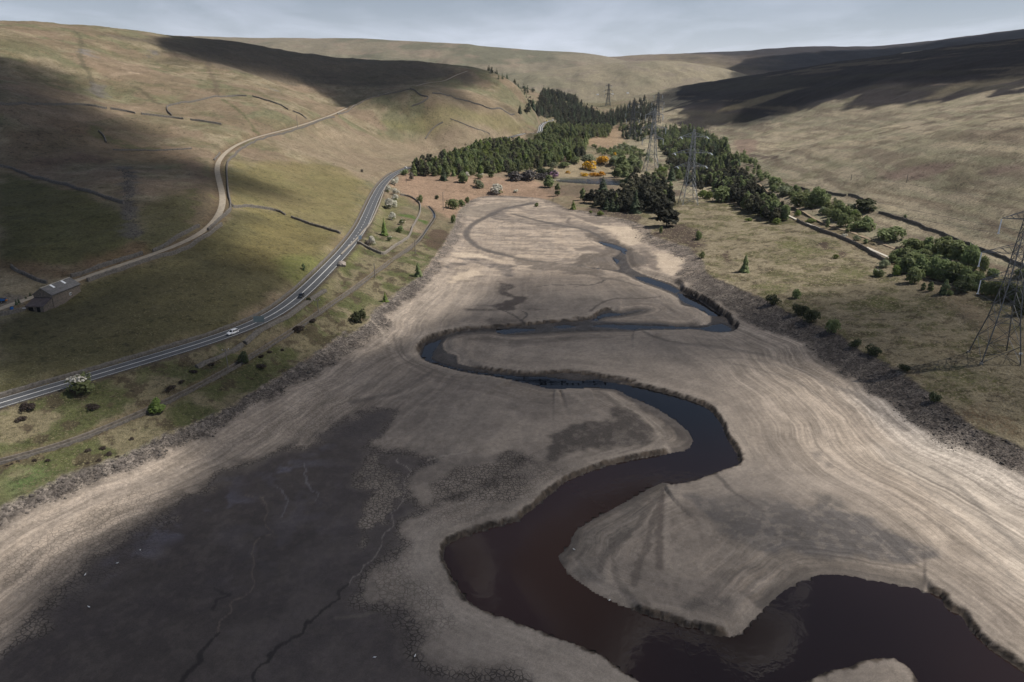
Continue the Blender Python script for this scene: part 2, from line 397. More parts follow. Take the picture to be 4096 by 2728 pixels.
PUD_SPEC = [('D', [(1105, 859), (1140, 862), (1205, 867), (1255, 868), (1330, 878), (1372, 874), (1400, 884), (1372, 890), (1309, 893), (1261, 893), (1213, 881), (1140, 867)]),
       ('c5', [(555, 848), (600, 806), (690, 776), (668, 812), (634, 850), (620, 905), (700, 942), (860, 983), (1060, 1014), (1040, 1018), (850, 992), (690, 952), (590, 915), (553, 888)]),
       ('c5', [(1070, 704), (1200, 698), (1330, 705), (1240, 716), (1130, 731), (1085, 726)]),
       ('c5', [(1465, 684), (1540, 676), (1590, 684), (1500, 696)]), ('c5', [(1720, 680), (1850, 672), (2035, 688), (1990, 705), (1950, 700), (1860, 690)]),
       ('c5', [(1720, 640), (1760, 608), (1830, 596), (1905, 602), (1780, 618), (1740, 642)]),
       ('c5', [(1790, 686), (1960, 682), (2040, 694), (2355, 694), (2355, 686), (2100, 682), (1900, 676)]),
       ('q6', [(1485, 1218), (1600, 1198), (1640, 1182), (1730, 1170), (1812, 1212), (1812, 1250), (1650, 1256), (1545, 1236)]),
       ('q6', [(1050, 1207), (1200, 1203), (1480, 1216), (1380, 1216), (1060, 1214)]),
       ('q6', [(1215, 805), (1330, 832), (1450, 890), (1600, 1000), (1702, 1060), (1690, 1072), (1560, 1058), (1478, 1010), (1460, 975), (1300, 912), (1240, 862)]),
       ('q6', [(720, 612), (850, 622), (1080, 700), (1230, 775), (1180, 800), (1050, 745), (850, 676), (762, 642)]),
       ('q6', [(284, 200), (420, 226), (470, 238), (620, 292), (600, 340), (500, 288), (440, 262), (334, 236)]),
       ('q6', [(430, 385), (510, 420), (486, 452)]), ('q6', [(160, 495), (390, 522), (300, 530), (196, 514)])]
PUD = [unproj_w(c, pts) for c, pts in PUD_SPEC]

XB, YB = GX, GY
BEDM = (DS > -3) & (GY < 720)
bx, by, bd = GX[BEDM], GY[BEDM], DS[BEDM]
zw = z_w(by)
rag = (fbm(bx * 0.45, by * 0.45, 3, 5, .6) - 0.5)
def carve(P, B):
    sd, bw = sdist(bx, by, P, 60, B)
    return sd, np.maximum(bw, 0.6)
sd_pool, bw_pool = carve(POOL, POOLB)
sd_isle, bw_isle = carve(ISLE, ISLEB)
sd_chan, bw_chan = carve(CHAN, CHANB)
use_isle = sd_isle > -sd_pool - 1e-9
sd_p = np.minimum(sd_pool, -sd_isle)
bw_p = np.where(-sd_isle < sd_pool, bw_isle, bw_pool)
use_c = sd_chan > sd_p
SDW = np.maximum(sd_p, sd_chan)                    # positive in the cut channel
BW = np.where(use_c, bw_chan, bw_p)
sharp = 1 - sstep(2.5, 7, BW)                      # 1 on cut banks
SDW = SDW + sharp * rag * 1.7 * np.exp(-np.abs(SDW) / 4)
SDP = np.full(bx.shape, -60.0)
for P in PUD: SDP = np.maximum(SDP, sdist(bx, by, P, 8))
SDP = np.where(SDP < -7.9, -60, SDP)
zb = GZ[BEDM].copy()
bed = zb + 0.12 * sharp * np.exp(-np.abs(SDW + 5) / 6)
dout = np.maximum(-SDW, 0)
prof = np.where(BW < 5.5, sstep(0, 1, dout / BW), 1 - np.exp(-dout / (BW * 0.75)))
prof = prof * 0.985 + 0.015
zc = zw + 0.03 + (bed - zw) * prof
floor_p = zw - 0.15 - 0.9 * sstep(0, 6, sd_p)
floor_c = np.where(SDP > -0.6, zw - 0.25, zw + 0.10 + 0.22 * (fbm(bx * .22, by * .22, 9, 4) - 0.35) + 0.06 * np.clip(-SDP, 0, 4))
fl = np.where(sd_p > 0, floor_p, floor_c)
zc = np.where(SDW > 0, fl, zc)
# little ridges of the drying mud: terraces parallel to the shore, and soft undulation
und = (fbm(bx * .05, by * .05, 21, 3) - .5) * .35 + (fbm(bx * .3, by * .3, 22, 3) - .5) * .10
zc = zc + np.where(SDW < -0.5, und * sstep(0.5, 5, -SDW), 0)
GZ[BEDM] = np.where(bd > 0, zc, zb)
GZ = np.where(DS > 0, GZ, GZ)

# ground roughness on land
land = DS <= 0
rr = np.hypot(GX, GY)
na = (fbm(GX * .012, GY * .012, 31, 4) - .5) * 6.0 * sstep(15, 120, -DS) * sstep(250, 700, rr) + (fbm(GX * .06, GY * .06, 33, 4) - .5) * 2.3 * sstep(2, 25, -DS) + (fbm(GX * .025 + GY * .01, GY * .02, 34, 4) - .5) * 4.0 * sstep(60, 200, -DS) + (fbm(GX * .35, GY * .35, 35, 3) - .5) * .45 * sstep(0, 4, -DS)
GZ = np.where(land, GZ + na, GZ)

# roads and tracks pressed into the slope
def profile_line(P, step=3.0, smooth=9):
    Q = resample(catmull(P, 8), step)
    k = np.ones(smooth) / smooth
    for c in range(3):
        pad = np.r_[np.repeat(Q[0, c], smooth // 2), Q[:, c], np.repeat(Q[-1, c], smooth // 2)]
        lin = np.convolve(pad, k, 'valid'); Q[:, c] = lin
    return Q
def flatten(Q, half, blend, drop=0.12):
    global GZ
    m = (GX > Q[:, 0].min() - 40) & (GX < Q[:, 0].max() + 40) & (GY > Q[:, 1].min() - 40) & (GY < Q[:, 1].max() + 40)
    d, z = seg_dist(GX[m], GY[m], Q[:, :2], False, Q[:, 2])
    w = 1 - sstep(half, half + blend, d)
    GZ[m] = GZ[m] * (1 - w) + (z - drop) * w
ROADL = profile_line(np.vstack([[[-215, 95, 14.4]], ROAD]), 3.0)
ROAD2L = profile_line(ROAD2, 4.0)
TRACKL = profile_line(TRACK, 4.0)
flatten(ROADL, 5.0, 5.0); flatten(ROAD2L, 6.0, 8.0); flatten(TRACKL, 2.6, 4.0)
TRAIL = hits('D', [(u, v) for u, v, z in TRAIL_PX]); TRAIL[:, 2] = np.interp(np.arange(len(TRAIL)), np.arange(len(TRAIL)), TRAIL[:, 2])
TRAILL = profile_line(TRAIL, 4.0, 13)
flatten(TRAILL, 3.4, 4.0)
CATCH = hits('D', [(-60, 1075), (0, 1059), (80, 1042), (160, 1016), (240, 985), (300, 960), (360, 932), (420, 905), (480, 874), (540, 840), (600, 805), (650, 773), (700, 741), (750, 706), (800, 672), (840, 643), (880, 613), (920, 584), (950, 563), (968, 545), (985, 520), (999, 498), (994, 484), (982, 472)])
CATCHL = profile_line(CATCH, 2.5, 9)
m = (np.abs(GX + 90) < 140) & (GY < 700)
d = seg_dist(GX[m], GY[m], CATCHL[:, :2])
GZ[m] -= 1.1 * (1 - sstep(0.5, 1.5, d))
# pond basin
PONDZ = 12.4
PONDP = catmull(np.array([at_z(*px('p4', [q])[0], PONDZ) for q in [(1490, 372), (1700, 366), (2010, 362), (2080, 372), (2070, 420), (1980, 424), (1860, 418), (1640, 404), (1500, 392)]]), 3, True)
m = (np.abs(GX - 90) < 140) & (np.abs(GY - 770) < 140)
sdp = sdist(GX[m], GY[m], PONDP, 90)
GZ[m] = np.where(sdp > -30, np.where(sdp > -1, PONDZ - .8, lerp(PONDZ + .25, GZ[m], sstep(3, 30, -sdp))), GZ[m])
# farm yard platform
YARD = at_z(40 * 1.74, 690 * 1.74, 25.2)

def gz(x, y): return sample(GZ, x, y)
def on(c, pts): return hits(c, pts, GZ)
# ------------------------------------------------------------------ terrain: what it is made of
RGB = np.zeros(GX.shape + (3,)); RO = np.full(GX.shape, 0.95); CRK = np.zeros(GX.shape); STN = np.zeros(GX.shape); GRS = np.zeros(GX.shape)
def mixc(mask, c, where=None):
    global RGB
    if where is None: RGB += (np.array(c) - RGB) * mask[..., None]
    else:
        a = RGB[where]; a += (np.array(c) - a) * mask[..., None]; RGB[where] = a
n_big = fbm(GX * .006, GY * .006, 51, 4); n_mid = fbm(GX * .03, GY * .03, 53, 4); n_fin = fbm(GX * .16, GY * .16, 55, 4)
n_str = fbm(GZ * .16 + n_mid * 2, (GX * .6 + GY) * .006, 57, 4)     # streaks that follow the contours
left = (GX < 0.16 * GY) | (GX < 20)
# --- left hill: bent grass, bracken litter, greener pasture low down
tan, olive, bracken, pasture, heather = (.205, .170, .113), (.130, .124, .072), (.185, .132, .094), (.074, .068, .032), (.017, .013, .015)
RGB[:] = tan
mixc(sstep(.44, .56, n_mid * .55 + n_big * .45) * .9, olive)
mixc(sstep(.53, .60, fbm(GX * .07, GY * .07, 59, 5)) * .45, (.165, .125, .078)); mixc(sstep(.57, .62, fbm(GX * .14, GY * .14, 60, 4)) * .4, (.085, .075, .040))
mixc(sstep(.5, .62, fbm(GX * .02, GY * .02, 61, 4)) * .6, bracken)
mixc(sstep(.57, .68, n_str) * .45, (.10, .085, .05))
def zone(mask_pts, crop, soft=3.0, amp=8.0, pad=60, seed=71, freq=.08, G=None):
    P = hits(crop, mask_pts)
    P = catmull(P, 3, True)
    m = (GX > P[:, 0].min() - pad) & (GX < P[:, 0].max() + pad) & (GY > P[:, 1].min() - pad) & (GY < P[:, 1].max() + pad)
    sd = sdist(GX[m], GY[m], P, pad) + amp * (fbm(GX[m] * freq, GY[m] * freq, seed, 4) - .5) * 2
    return m, sstep(-soft, soft, sd)
def zpaint(pts, crop, c, strength=1.0, **k):
    m, w = zone(pts, crop, **k); w = w * strength; mixc(w, c, m); return m, w
# upper ridge moor (browner) and fields
zpaint([(150, 75), (330, 95), (480, 140), (560, 170), (700, 185), (850, 200), (960, 190), (1080, 163), (1010, 150), (760, 130), (410, 88)], 'D', (.098, .080, .058), .85, soft=12, amp=25, seed=72, freq=.02)
zpaint([(0, 895), (100, 872), (330, 808), (530, 740), (690, 640), (772, 545), (700, 508), (640, 490), (535, 485), (470, 548), (330, 604), (200, 655), (100, 705), (0, 745)], 'D', pasture, .92, soft=5, amp=6, seed=73)
zpaint([(560, 540), (640, 500), (760, 545), (700, 620), (600, 620), (520, 590)], 'D', (.150, .122, .050), .65, soft=14, amp=10, seed=74)  # sunlit part of the pasture painted lighter and yellower
zpaint([(0, 400), (110, 425), (240, 460), (300, 500), (312, 575), (230, 610), (60, 610), (0, 590)], 'D', (.075, .074, .026), .85, soft=5, amp=6, seed=75)
zpaint([(315, 490), (420, 440), (480, 430), (492, 480), (470, 520), (400, 560), (330, 575)], 'D', (.098, .090, .040), .8, soft=6, amp=8, seed=76)
zpaint([(530, 470), (700, 510), (790, 545), (850, 430), (760, 380), (560, 370), (525, 400)], 'D', (.150, .128, .056), .75, soft=12, amp=14, seed=77)
zpaint([(620, 330), (760, 375), (860, 425), (940, 380), (1180, 330), (1190, 290), (1000, 280), (800, 290), (700, 300)], 'D', (.205, .160, .112), .7, soft=14, amp=14, seed=78, freq=.03)
zpaint([(1010, 200), (1120, 225), (1200, 250), (1190, 280), (1080, 262), (985, 235)], 'D', (.200, .155, .102), .7, soft=10, amp=12, seed=79, freq=.03)
zpaint([(880, 280), (1000, 250), (1180, 275), (1230, 292), (1150, 300), (1020, 290)], 'D', (.130, .120, .052), .6, soft=10, amp=10, seed=80, freq=.03)
zpaint([(0, 600), (80, 640), (180, 640), (320, 590), (300, 560), (180, 605)], 'D', (.120, .078, .045), .7, soft=5, amp=9, seed=81)
zpaint([(20, 300), (220, 290), (400, 340), (470, 380), (480, 420), (420, 380), (250, 370), (60, 380)], 'D', (.125, .088, .058), .65, soft=10, amp=14, seed=82, freq=.04)
# strip between road and shore
strip_l = (DS <= 0) & (GX < 10) & (GY < 470) & (DS > -75) & (GX > np.interp(GY, ROADL[:, 1], ROADL[:, 0]))
gm = fbm(GX * .08, GY * .08, 85, 5)
w = strip_l * sstep(-75, -60, DS)
mixc(w * .95, (.152, .130, .080)); mixc(w * sstep(.46, .53, gm) * .9, (.088, .090, .042)); mixc(w * sstep(.56, .60, gm) * .7, (.062, .068, .026)); mixc(w * sstep(.60, .64, fbm(GX * .22, GY * .22, 87, 4)) * .8, (.060, .046, .030))
zpaint([(10, 1105), (60, 1080), (98, 1085), (80, 1115), (30, 1135)], 'D', (.060, .100, .030), .8, soft=3, amp=4, seed=88)
zpaint([(640, 600), (700, 585), (740, 600), (800, 560), (830, 590), (770, 630), (720, 680)], 'D', (.125, .130, .045), .8, soft=5, amp=6, seed=89)
zpaint([(865, 930), (1050, 940), (1180, 1010), (1340, 1050), (1290, 1110), (1210, 1060), (1050, 1000), (870, 960)], 'q1', (.060, .095, .024), .85, soft=1.5, amp=3, seed=90)
zpaint([(640, 780), (860, 640), (1050, 700), (1000, 780), (850, 830), (700, 1100), (520, 1200), (420, 1200), (560, 900)], 'q1', (.120, .120, .048), .6, soft=5, amp=6, seed=91)
zpaint([(905, 415), (950, 398), (1100, 402), (1250, 422), (1290, 440), (1260, 458), (1150, 453), (1080, 478), (1050, 500), (1010, 490), (960, 470), (925, 448)], 'D', (.245, .165, .115), .85, soft=6, amp=8, seed=92, freq=.05)
zpaint([(1240, 1370), (1340, 1180), (1490, 1140), (1640, 1220), (1580, 1380), (1490, 1500), (1400, 1470)], 'q1', (.070, .048, .034), .9, soft=2, amp=6, seed=93, freq=.2)
zpaint([(1260, 310), (1390, 300), (1440, 290), (1420, 340), (1340, 330)], 'D', (.245, .170, .110), .8, soft=8, amp=8, seed=94, freq=.03)
zpaint([(1250, 380), (1350, 370), (1420, 385), (1420, 405), (1300, 408), (1230, 400)], 'D', (.230, .185, .120), .8, soft=5, amp=6, seed=95)
zpaint([(1250, 425), (1420, 428), (1430, 445), (1330, 450), (1260, 445)], 'D', (.110, .080, .060), .7, soft=4, amp=6, seed=96)
# --- right side
rm = (DS <= 0) * sstep(-30, 60, GX - .16 * GY)
rmb = (DS <= 0) & ~left
strk = fbm(GZ * .22 + n_mid * 1.5, GY * .004 + GX * .003, 97, 5)
w = rm * 1.0
mixc(w, (.262, .222, .158)); mixc(w * sstep(.45, .6, strk) * .75, (.185, .172, .115)); mixc(w * sstep(.58, .7, fbm(GZ * .35, GY * .008, 98, 4)) * .5, (.310, .258, .175)); mixc(w * sstep(.62, .66, strk) * .6, (.150, .112, .085))
mixc(w * sstep(.55, .68, n_mid) * .45, (.165, .155, .095)); mixc(w * sstep(.60, .63, fbm(GZ * .5, GY * .02 + GX * .02, 102, 5)) * .55, (.120, .092, .066))
near_r = rmb & (DS > -110) & (GY < 640)
clump = fbm(GX * .11, GY * .11, 99, 5)
mixc(near_r * .85, (.185, .155, .100)); mixc(near_r * sstep(.50, .54, clump) * .75, (.105, .096, .044)); mixc(near_r * sstep(.58, .61, clump) * .6, (.068, .066, .028)); mixc(near_r * sstep(.60, .63, fbm(GX * .3, GY * .3, 100, 4)) * .7, (.070, .054, .034))
mixc(near_r * sstep(.55, .7, fbm(GX * .5, GY * .5, 101, 3)) * .5, (.235, .200, .138))
# heather moor
hp = [(-400, 560), (0, 575), (0, 830), (220, 842), (300, 822), (420, 792), (700, 762), (1000, 725), (1100, 712), (1380, 732), (1560, 742), (1750, 730), (1900, 692), (2050, 640), (2200, 630), (2354, 590), (2700, 560), (2700, 240), (2354, 250), (1600, 350), (1000, 430), (400, 510)]
m, w = zone(hp, 'c3', soft=8, amp=55, pad=220, seed=103, freq=.012)
hn = fbm(GX[m] * .010 + 3, GZ[m] * .05, 105, 5)
mixc(w * .97, heather, m)
mixc(w * sstep(.52, .66, hn) * .6, (.036, .032, .020), m)
mixc(w * sstep(.65, .69, fbm(GZ[m] * .09, (GX[m] + GY[m]) * .004, 107, 5)) * .6, (.120, .094, .064), m)
HEATH = np.zeros(GX.shape); HEATH[m] = w
zpaint([(300, 745), (500, 672), (800, 600), (900, 590), (700, 645), (450, 722)], 'c3', (.170, .140, .085), .8, soft=10, amp=22, seed=109, freq=.02)
zpaint([(1690, 660), (1850, 590), (2000, 540), (2354, 500), (2354, 530), (2150, 570), (1950, 600), (1800, 660)], 'c3', (.130, .108, .070), .6, soft=8, amp=18, seed=110, freq=.02)
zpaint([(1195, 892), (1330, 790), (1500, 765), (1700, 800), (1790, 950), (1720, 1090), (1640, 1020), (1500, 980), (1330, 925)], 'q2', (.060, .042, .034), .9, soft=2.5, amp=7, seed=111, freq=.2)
zpaint([(1230, 355), (1400, 350), (1560, 360), (1560, 420), (1380, 430), (1240, 385)], 'q2', (.070, .050, .038), .8, soft=2, amp=5, seed=112, freq=.2)
zpaint([(420, 590), (640, 650), (870, 690), (1030, 735), (1060, 650), (870, 600), (640, 560), (480, 560)], 'q2', (.062, .045, .036), .9, soft=2, amp=5, seed=113, freq=.2)
for c_, pts in [('c6', [(480, 520), (560, 510), (700, 520), (720, 545), (600, 565), (520, 560)]), ('c6', [(1180, 600), (1300, 590), (1370, 620), (1280, 660), (1200, 640)]), ('c6', [(1500, 1040), (1640, 1020), (1880, 1060), (1900, 1090), (1700, 1100), (1540, 1080)]),
                ('c6', [(640, 250), (800, 280), (900, 310), (780, 340), (660, 300)]), ('c6', [(1000, 440), (1100, 420), (1200, 440), (1120, 470)])]:
    zpaint(pts, c_, (.090, .092, .034), .75, soft=3, amp=7, seed=115, freq=.15)
for c_, pts in [('q3', [(1090, 975), (1180, 965), (1230, 1020), (1180, 1050), (1100, 1010)]), ('q3', [(1345, 1090), (1420, 1090), (1435, 1140), (1380, 1155)]), ('c6', [(295, 320), (330, 310), (330, 350), (350, 370), (300, 380)])]:
    zpaint(pts, c_, (.065, .045, .034), .9, soft=1, amp=2.5, seed=116, freq=.4)
zpaint([(2160, 960), (2240, 940), (2354, 960), (2354, 1010), (2290, 990), (2240, 975)], 'D', (.135, .092, .055), .6, soft=4, amp=7, seed=117)
GRS = np.where(DS < 0, 1.0, 0.0)
def land_line(crop, pts, wdt, colr, stg, seed=0):
    P = catmull(hits(crop, pts), 4)
    m = (GX > P[:, 0].min() - 25) & (GX < P[:, 0].max() + 25) & (GY > P[:, 1].min() - 25) & (GY < P[:, 1].max() + 25)
    d = seg_dist(GX[m], GY[m], P) + (fbm(GX[m] * .12, GY[m] * .12, 301 + seed, 4) - .5) * wdt * 3
    mixc(sstep(wdt * 1.5, wdt * .4, d) * stg, colr, m)
for a in [([(495, 205), (540, 260), (548, 400), (610, 520), (625, 600), (660, 660)], 2.6, (.090, .078, .050), .8), ([(1390, 430), (1450, 560), (1460, 640)], 2.6, (.110, .085, .058), .8), ([(920, 585), (1000, 650), (1070, 700)], 2.4, (.085, .072, .045), .8), ([(1500, 670), (1600, 740), (1660, 800), (1740, 910)], 2.2, (.085, .086, .042), .75),
          ([(1410, 340), (1400, 440)], 2.2, (.10, .08, .06), .7), ([(300, 840), (500, 900), (700, 960), (760, 1010)], 1.4, (.15, .12, .085), .6), ([(780, 420), (860, 430), (950, 440), (1060, 450)], 3.0, (.255, .200, .140), .6), ([(760, 510), (860, 490), (940, 495)], 3.0, (.265, .205, .145), .6), ([(1200, 500), (1300, 490), (1400, 490), (1570, 495)], 3.0, (.265, .205, .145), .6),
          ([(580, 340), (600, 370)], 7, (.150, .140, .132), .7), ([(650, 580), (680, 650)], 7, (.110, .100, .094), .7), ([(1030, 345), (1050, 360)], 5, (.12, .112, .106), .7), ([(1810, 590), (1840, 605)], 5, (.14, .13, .122), .7), ([(1000, 380), (1020, 385)], 4, (.12, .112, .106), .7), ([(1760, 605), (1800, 640), (1900, 660)], 4, (.215, .170, .125), .6),
          ([(845, 1120), (870, 1200), (860, 1290), (868, 1370), (875, 1450), (900, 1570)], 4.2, (.100, .090, .080), .8), ([(1290, 1080), (1340, 1200), (1390, 1300), (1410, 1400), (1350, 1500)], 6, (.150, .108, .078), .6), ([(600, 1060), (480, 1080), (350, 1090)], 9, (.105, .072, .055), .6), ([(640, 870), (720, 930), (840, 980), (1040, 1000)], 5, (.070, .078, .032), .6)]: land_line('c1', *a)
for a in [([(1300, 920), (1380, 900), (1450, 888), (1560, 862)], 2.6, (.085, .064, .048), .75), ([(1680, 835), (1760, 820), (1830, 805)], 2.6, (.085, .064, .048), .75), ([(2110, 820), (2250, 800), (2354, 778)], 3.2, (.085, .066, .048), .75), ([(2150, 905), (2260, 880), (2340, 860)], 3.0, (.085, .066, .048), .75), ([(1360, 1197), (1480, 1195)], 1.8, (.085, .064, .05), .7),
          ([(1600, 1192), (1660, 1187)], 1.2, (.085, .064, .05), .7), ([(2060, 1166), (2150, 1166)], 1.6, (.085, .064, .05), .7), ([(660, 1015), (740, 1014)], 2.0, (.085, .064, .05), .7), ([(840, 940), (1000, 895), (1160, 870), (1300, 840)], 4.0, (.170, .145, .095), .6), ([(780, 1215), (880, 1222)], 2.4, (.12, .115, .065), .7), ([(1020, 1210), (1090, 1208)], 1.6, (.10, .08, .06), .7),
          ([(500, 1045), (560, 1050), (690, 1055)], 5, (.070, .050, .042), .8), ([(1310, 800), (1370, 770), (1440, 790)], 7, (.150, .125, .090), .6), ([(1740, 1045), (1850, 1035), (2000, 1020)], 1.6, (.13, .10, .075), .6), ([(1500, 1085), (1700, 1050), (1900, 1010), (2100, 985)], 3.0, (.225, .205, .135), .5), ([(900, 1005), (1200, 975), (1500, 930), (1900, 850)], 3.0, (.33, .275, .19), .5)]: land_line('c3', *a, seed=5)
zpaint([(1350, 1175), (1550, 1140), (1700, 1115), (1860, 1112), (1750, 1185), (1550, 1200), (1430, 1212)], 'c3', (.195, .140, .115), .7, soft=3, amp=6, seed=118)
zpaint([(2060, 1130), (2354, 1100), (2354, 1150), (2150, 1165)], 'c3', (.195, .140, .115), .6, soft=3, amp=6, seed=119)
zpaint([(400, 950), (520, 940), (560, 1000), (470, 1040), (410, 1000)], 'c3', (.170, .115, .092), .7, soft=3, amp=6, seed=120)
def FLOWINIT(): return np.zeros(GX.shape + (4,)), np.zeros(GX.shape + (4,))

# --- the drained bed
B = (DS > -4) & (GY < 720)
bX, bY, bZ, bD = GX[B], GY[B], GZ[B], DS[B]
c = np.zeros(bX.shape + (3,)); ro = np.full(bX.shape, .93); ck = np.zeros(bX.shape); st = np.zeros(bX.shape)
def mb(mask, col):
    global c
    c += (np.array(col) - c) * np.asarray(mask)[..., None]
f1 = fbm(bX * .03, bY * .03, 121, 4); f2 = fbm(bX * .12, bY * .12, 123, 4); f3 = fbm(bX * .6, bY * .6, 125, 3)
sdw_full = np.full(GX.shape, -60.0); sdw_full[BEDM] = SDW; sdW = sdw_full[B]
bw_full = np.full(GX.shape, 5.0); bw_full[BEDM] = BW; bW = bw_full[B]
sdp_full = np.full(GX.shape, -60.0); sdp_full[BEDM] = np.maximum(SDP, sd_p); sdP = sdp_full[B]
# streak coordinate: strandlines left by the falling water, parallel to the shore
warp = (f1 - .5) * 8 + (f2 - .5) * 1.0
sc_ = bD + warp
along = bX * .02 + bY * .02
strand = fbm(sc_ * .45, along, 131, 4, .6); strand2 = fbm(sc_ * .11, along * .6, 133, 3)
inner = -sdW + (f1 - .5) * 6 + (f2 - .5) * 1.5
ring = fbm(inner * .55, along, 135, 4, .6)
mudp, mudm, mudd = (.275, .236, .200), (.195, .170, .148), (.140, .122, .110)
c[:] = mudm
mb(sstep(.40, .62, f1 * .6 + strand2 * .4) * .8, mudp)
mb(sstep(.52, .70, fbm(bX * .02 + 9, bY * .035, 137, 4)) * .7, mudd)
far = sstep(330, 420, bY)
mb(far * .75, (.365, .295, .228)); mb(far * sstep(.45, .6, f2 * .5 + strand * .5) * .75, (.270, .228, .190)); mb(far * sstep(.58, .7, fbm(bX * .05, bY * .05, 139, 5)) * .8, (.180, .152, .130))
nearbelt = sstep(95, 20, sc_)
mb(nearbelt * sstep(.44, .60, strand) * .45, (.335, .280, .228)); mb(nearbelt * sstep(.48, .36, strand) * .45, (.165, .140, .118))
rside = sstep(0, 60, bX - bY * .2)
belt = rside * sstep(75, 30, sc_) * sstep(380, 300, bY)
mb(belt * .55, (.385, .325, .265)); mb(belt * sstep(.48, .38, strand) * .5, (.205, .174, .146))
lside = sstep(-10, -60, bX)
lb = lside * sstep(55, 25, sc_) * sstep(420, 340, bY)
mb(lb * .55, (.300, .252, .206)); mb(lb * sstep(.49, .40, strand) * .45, (.180, .154, .132))
rg = sstep(28, 3, -sdW) * (sdW < 0) * (.5 + .5 * sstep(5, 10, bW))
mb(rg * sstep(.48, .60, ring) * .5, (.285, .235, .190)); mb(rg * sstep(.49, .37, ring) * .5, (.125, .105, .088))
# pale rim on the lip of the cut banks
lip = sstep(9, 1.5, -sdW) * (sdW < 0) * (bW < 5)
mb(lip * .35, (.330, .285, .240))
# fine gravel and stones high on the shore
wst = np.where(bX < .16 * bY, np.interp(bY, [90, 150, 240, 320, 450, 560], [6, 6, 8.5, 7, 6, 6]), np.interp(bY, [120, 170, 230, 300, 380, 480, 560], [8, 10, 15, 18, 15, 11, 8]))
sm = sstep(2.5, -2.5, bD - wst + (f2 - .5) * 9 + (f1 - .5) * 6)
mb(sm * .95, (.062, .053, .048)); mb(sm * sstep(.50, .66, fbm(bX * .35, bY * .35, 141, 4)) * .6, (.115, .100, .088)); st = np.maximum(st, sm)
blch = rside * sstep(230, 200, bY) * sstep(wst - 1, wst + 2, bD + (f2 - .5) * 4) * sstep(wst + 15, wst + 5, bD + (f1 - .5) * 6); mb(blch * .75, (.500, .445, .390))
sm2 = sstep(4, -4, bD - 2.8 + (f2 - .5) * 3); mb(sm2 * .35 * lside, (.150, .135, .122))
smx = sstep(6, -6, bD - wst - 12 + (f1 - .5) * 12) * (1 - sm); st = np.maximum(st, smx * .25)
def bzone(pts, crop, soft=1.5, amp=3.0, seed=151, freq=.25, pad=25):
    P = catmull(hits(crop, pts, GZ0), 3, True)
    sd = sdist(bX, bY, P, pad) + amp * (fbm(bX * freq, bY * freq, seed, 4) - .5) * 2
    return sstep(-soft, soft, np.where(sd < -pad + amp + .1, -pad, sd))
bog = (.066, .056, .052)
# the big sheet of wet black mud, with a pale cracked tongue left dry in it
big = bzone([(906, 946), (844, 947), (796, 969), (770, 985), (718, 1012), (660, 1036), (581, 1058), (513, 1090), (470, 1118), (393, 1178), (307, 1214), (246, 1254), (205, 1288), (164, 1333), (113, 1370), (85, 1410), (62, 1455), (0, 1514), (-160, 1640), (-100, 1760), (1000, 1760), (1240, 1640)] +
            [(1230, 1590), (1150, 1560), (1080, 1545), (1010, 1530), (985, 1500), (960, 1455), (935, 1440), (915, 1405), (880, 1390), (830, 1370), (860, 1310), (905, 1265), (925, 1215), (950, 1180), (945, 1120), (950, 1085), (975, 1062), (935, 1050), (890, 1046), (880, 1060), (868, 1040), (866, 1010)], 'D', soft=4.0, amp=5, seed=152, freq=.12)
tongue = bzone([(848, 1050), (880, 1062), (905, 1085), (920, 1120), (900, 1165), (872, 1200), (850, 1225), (836, 1250), (826, 1240), (828, 1200), (842, 1165), (846, 1140), (822, 1112), (830, 1085)], 'D', soft=2.0, amp=4, seed=153, freq=.3)
big = big * (1 - tongue * .85)
mb(big, bog)
mb(big * sstep(.42, .60, f1) * .55, (.100, .086, .082)); mb(big * sstep(.50, .62, f2) * .4, (.058, .049, .049)); mb(big * sstep(.55, .63, fbm(bX * .5, bY * .5, 159, 4)) * .35, (.100, .086, .076))
ro = lerp(ro, .60, big); ck = np.maximum(ck, sstep(.05, .5, big) * sstep(.98, .6, big) * 1.0); ck = np.maximum(ck, tongue)
# drying margin of the sheet on the left
edge_l = bzone([(470, 1105), (560, 1060), (620, 1040), (600, 1075), (520, 1110), (420, 1165), (330, 1210), (240, 1270), (190, 1310), (120, 1370), (90, 1400), (110, 1360), (200, 1275), (300, 1200), (400, 1145)], 'D', soft=2, amp=4, seed=154)
mb(edge_l * .6, (.105, .090, .078))
# wet brown spit on the inside of the bend
spit = bzone([(1880, 1112), (1990, 1182), (2130, 1285), (2250, 1385), (2320, 1450), (2355, 1500), (2420, 1480), (2440, 1400), (2380, 1280), (2200, 1170), (1980, 1104)], 'c5', soft=1.5, amp=2, seed=158)
mb(spit * .8, (.050, .040, .034)); ro = lerp(ro, .5, spit)
# film of standing damp on the sheet, its bluish sheen painted into the colour
film = big * np.maximum(bzone([(330, 1245), (420, 1180), (560, 1095), (660, 1050), (770, 1010), (760, 1030), (690, 1085), (600, 1120), (520, 1180), (430, 1240), (360, 1290), (250, 1300)], 'D', soft=5, amp=9, seed=155, freq=.1), .25 * bzone([(600, 1180), (760, 1080), (800, 1150), (700, 1300), (560, 1330), (500, 1280)], 'D', soft=6, amp=9, seed=156, freq=.1))
fn = sstep(.44, .60, fbm(bX * .22, bY * .22, 157, 5))
ro = lerp(ro, .22, film * fn * .9)
mb(film * fn * .65, (.112, .104, .124))
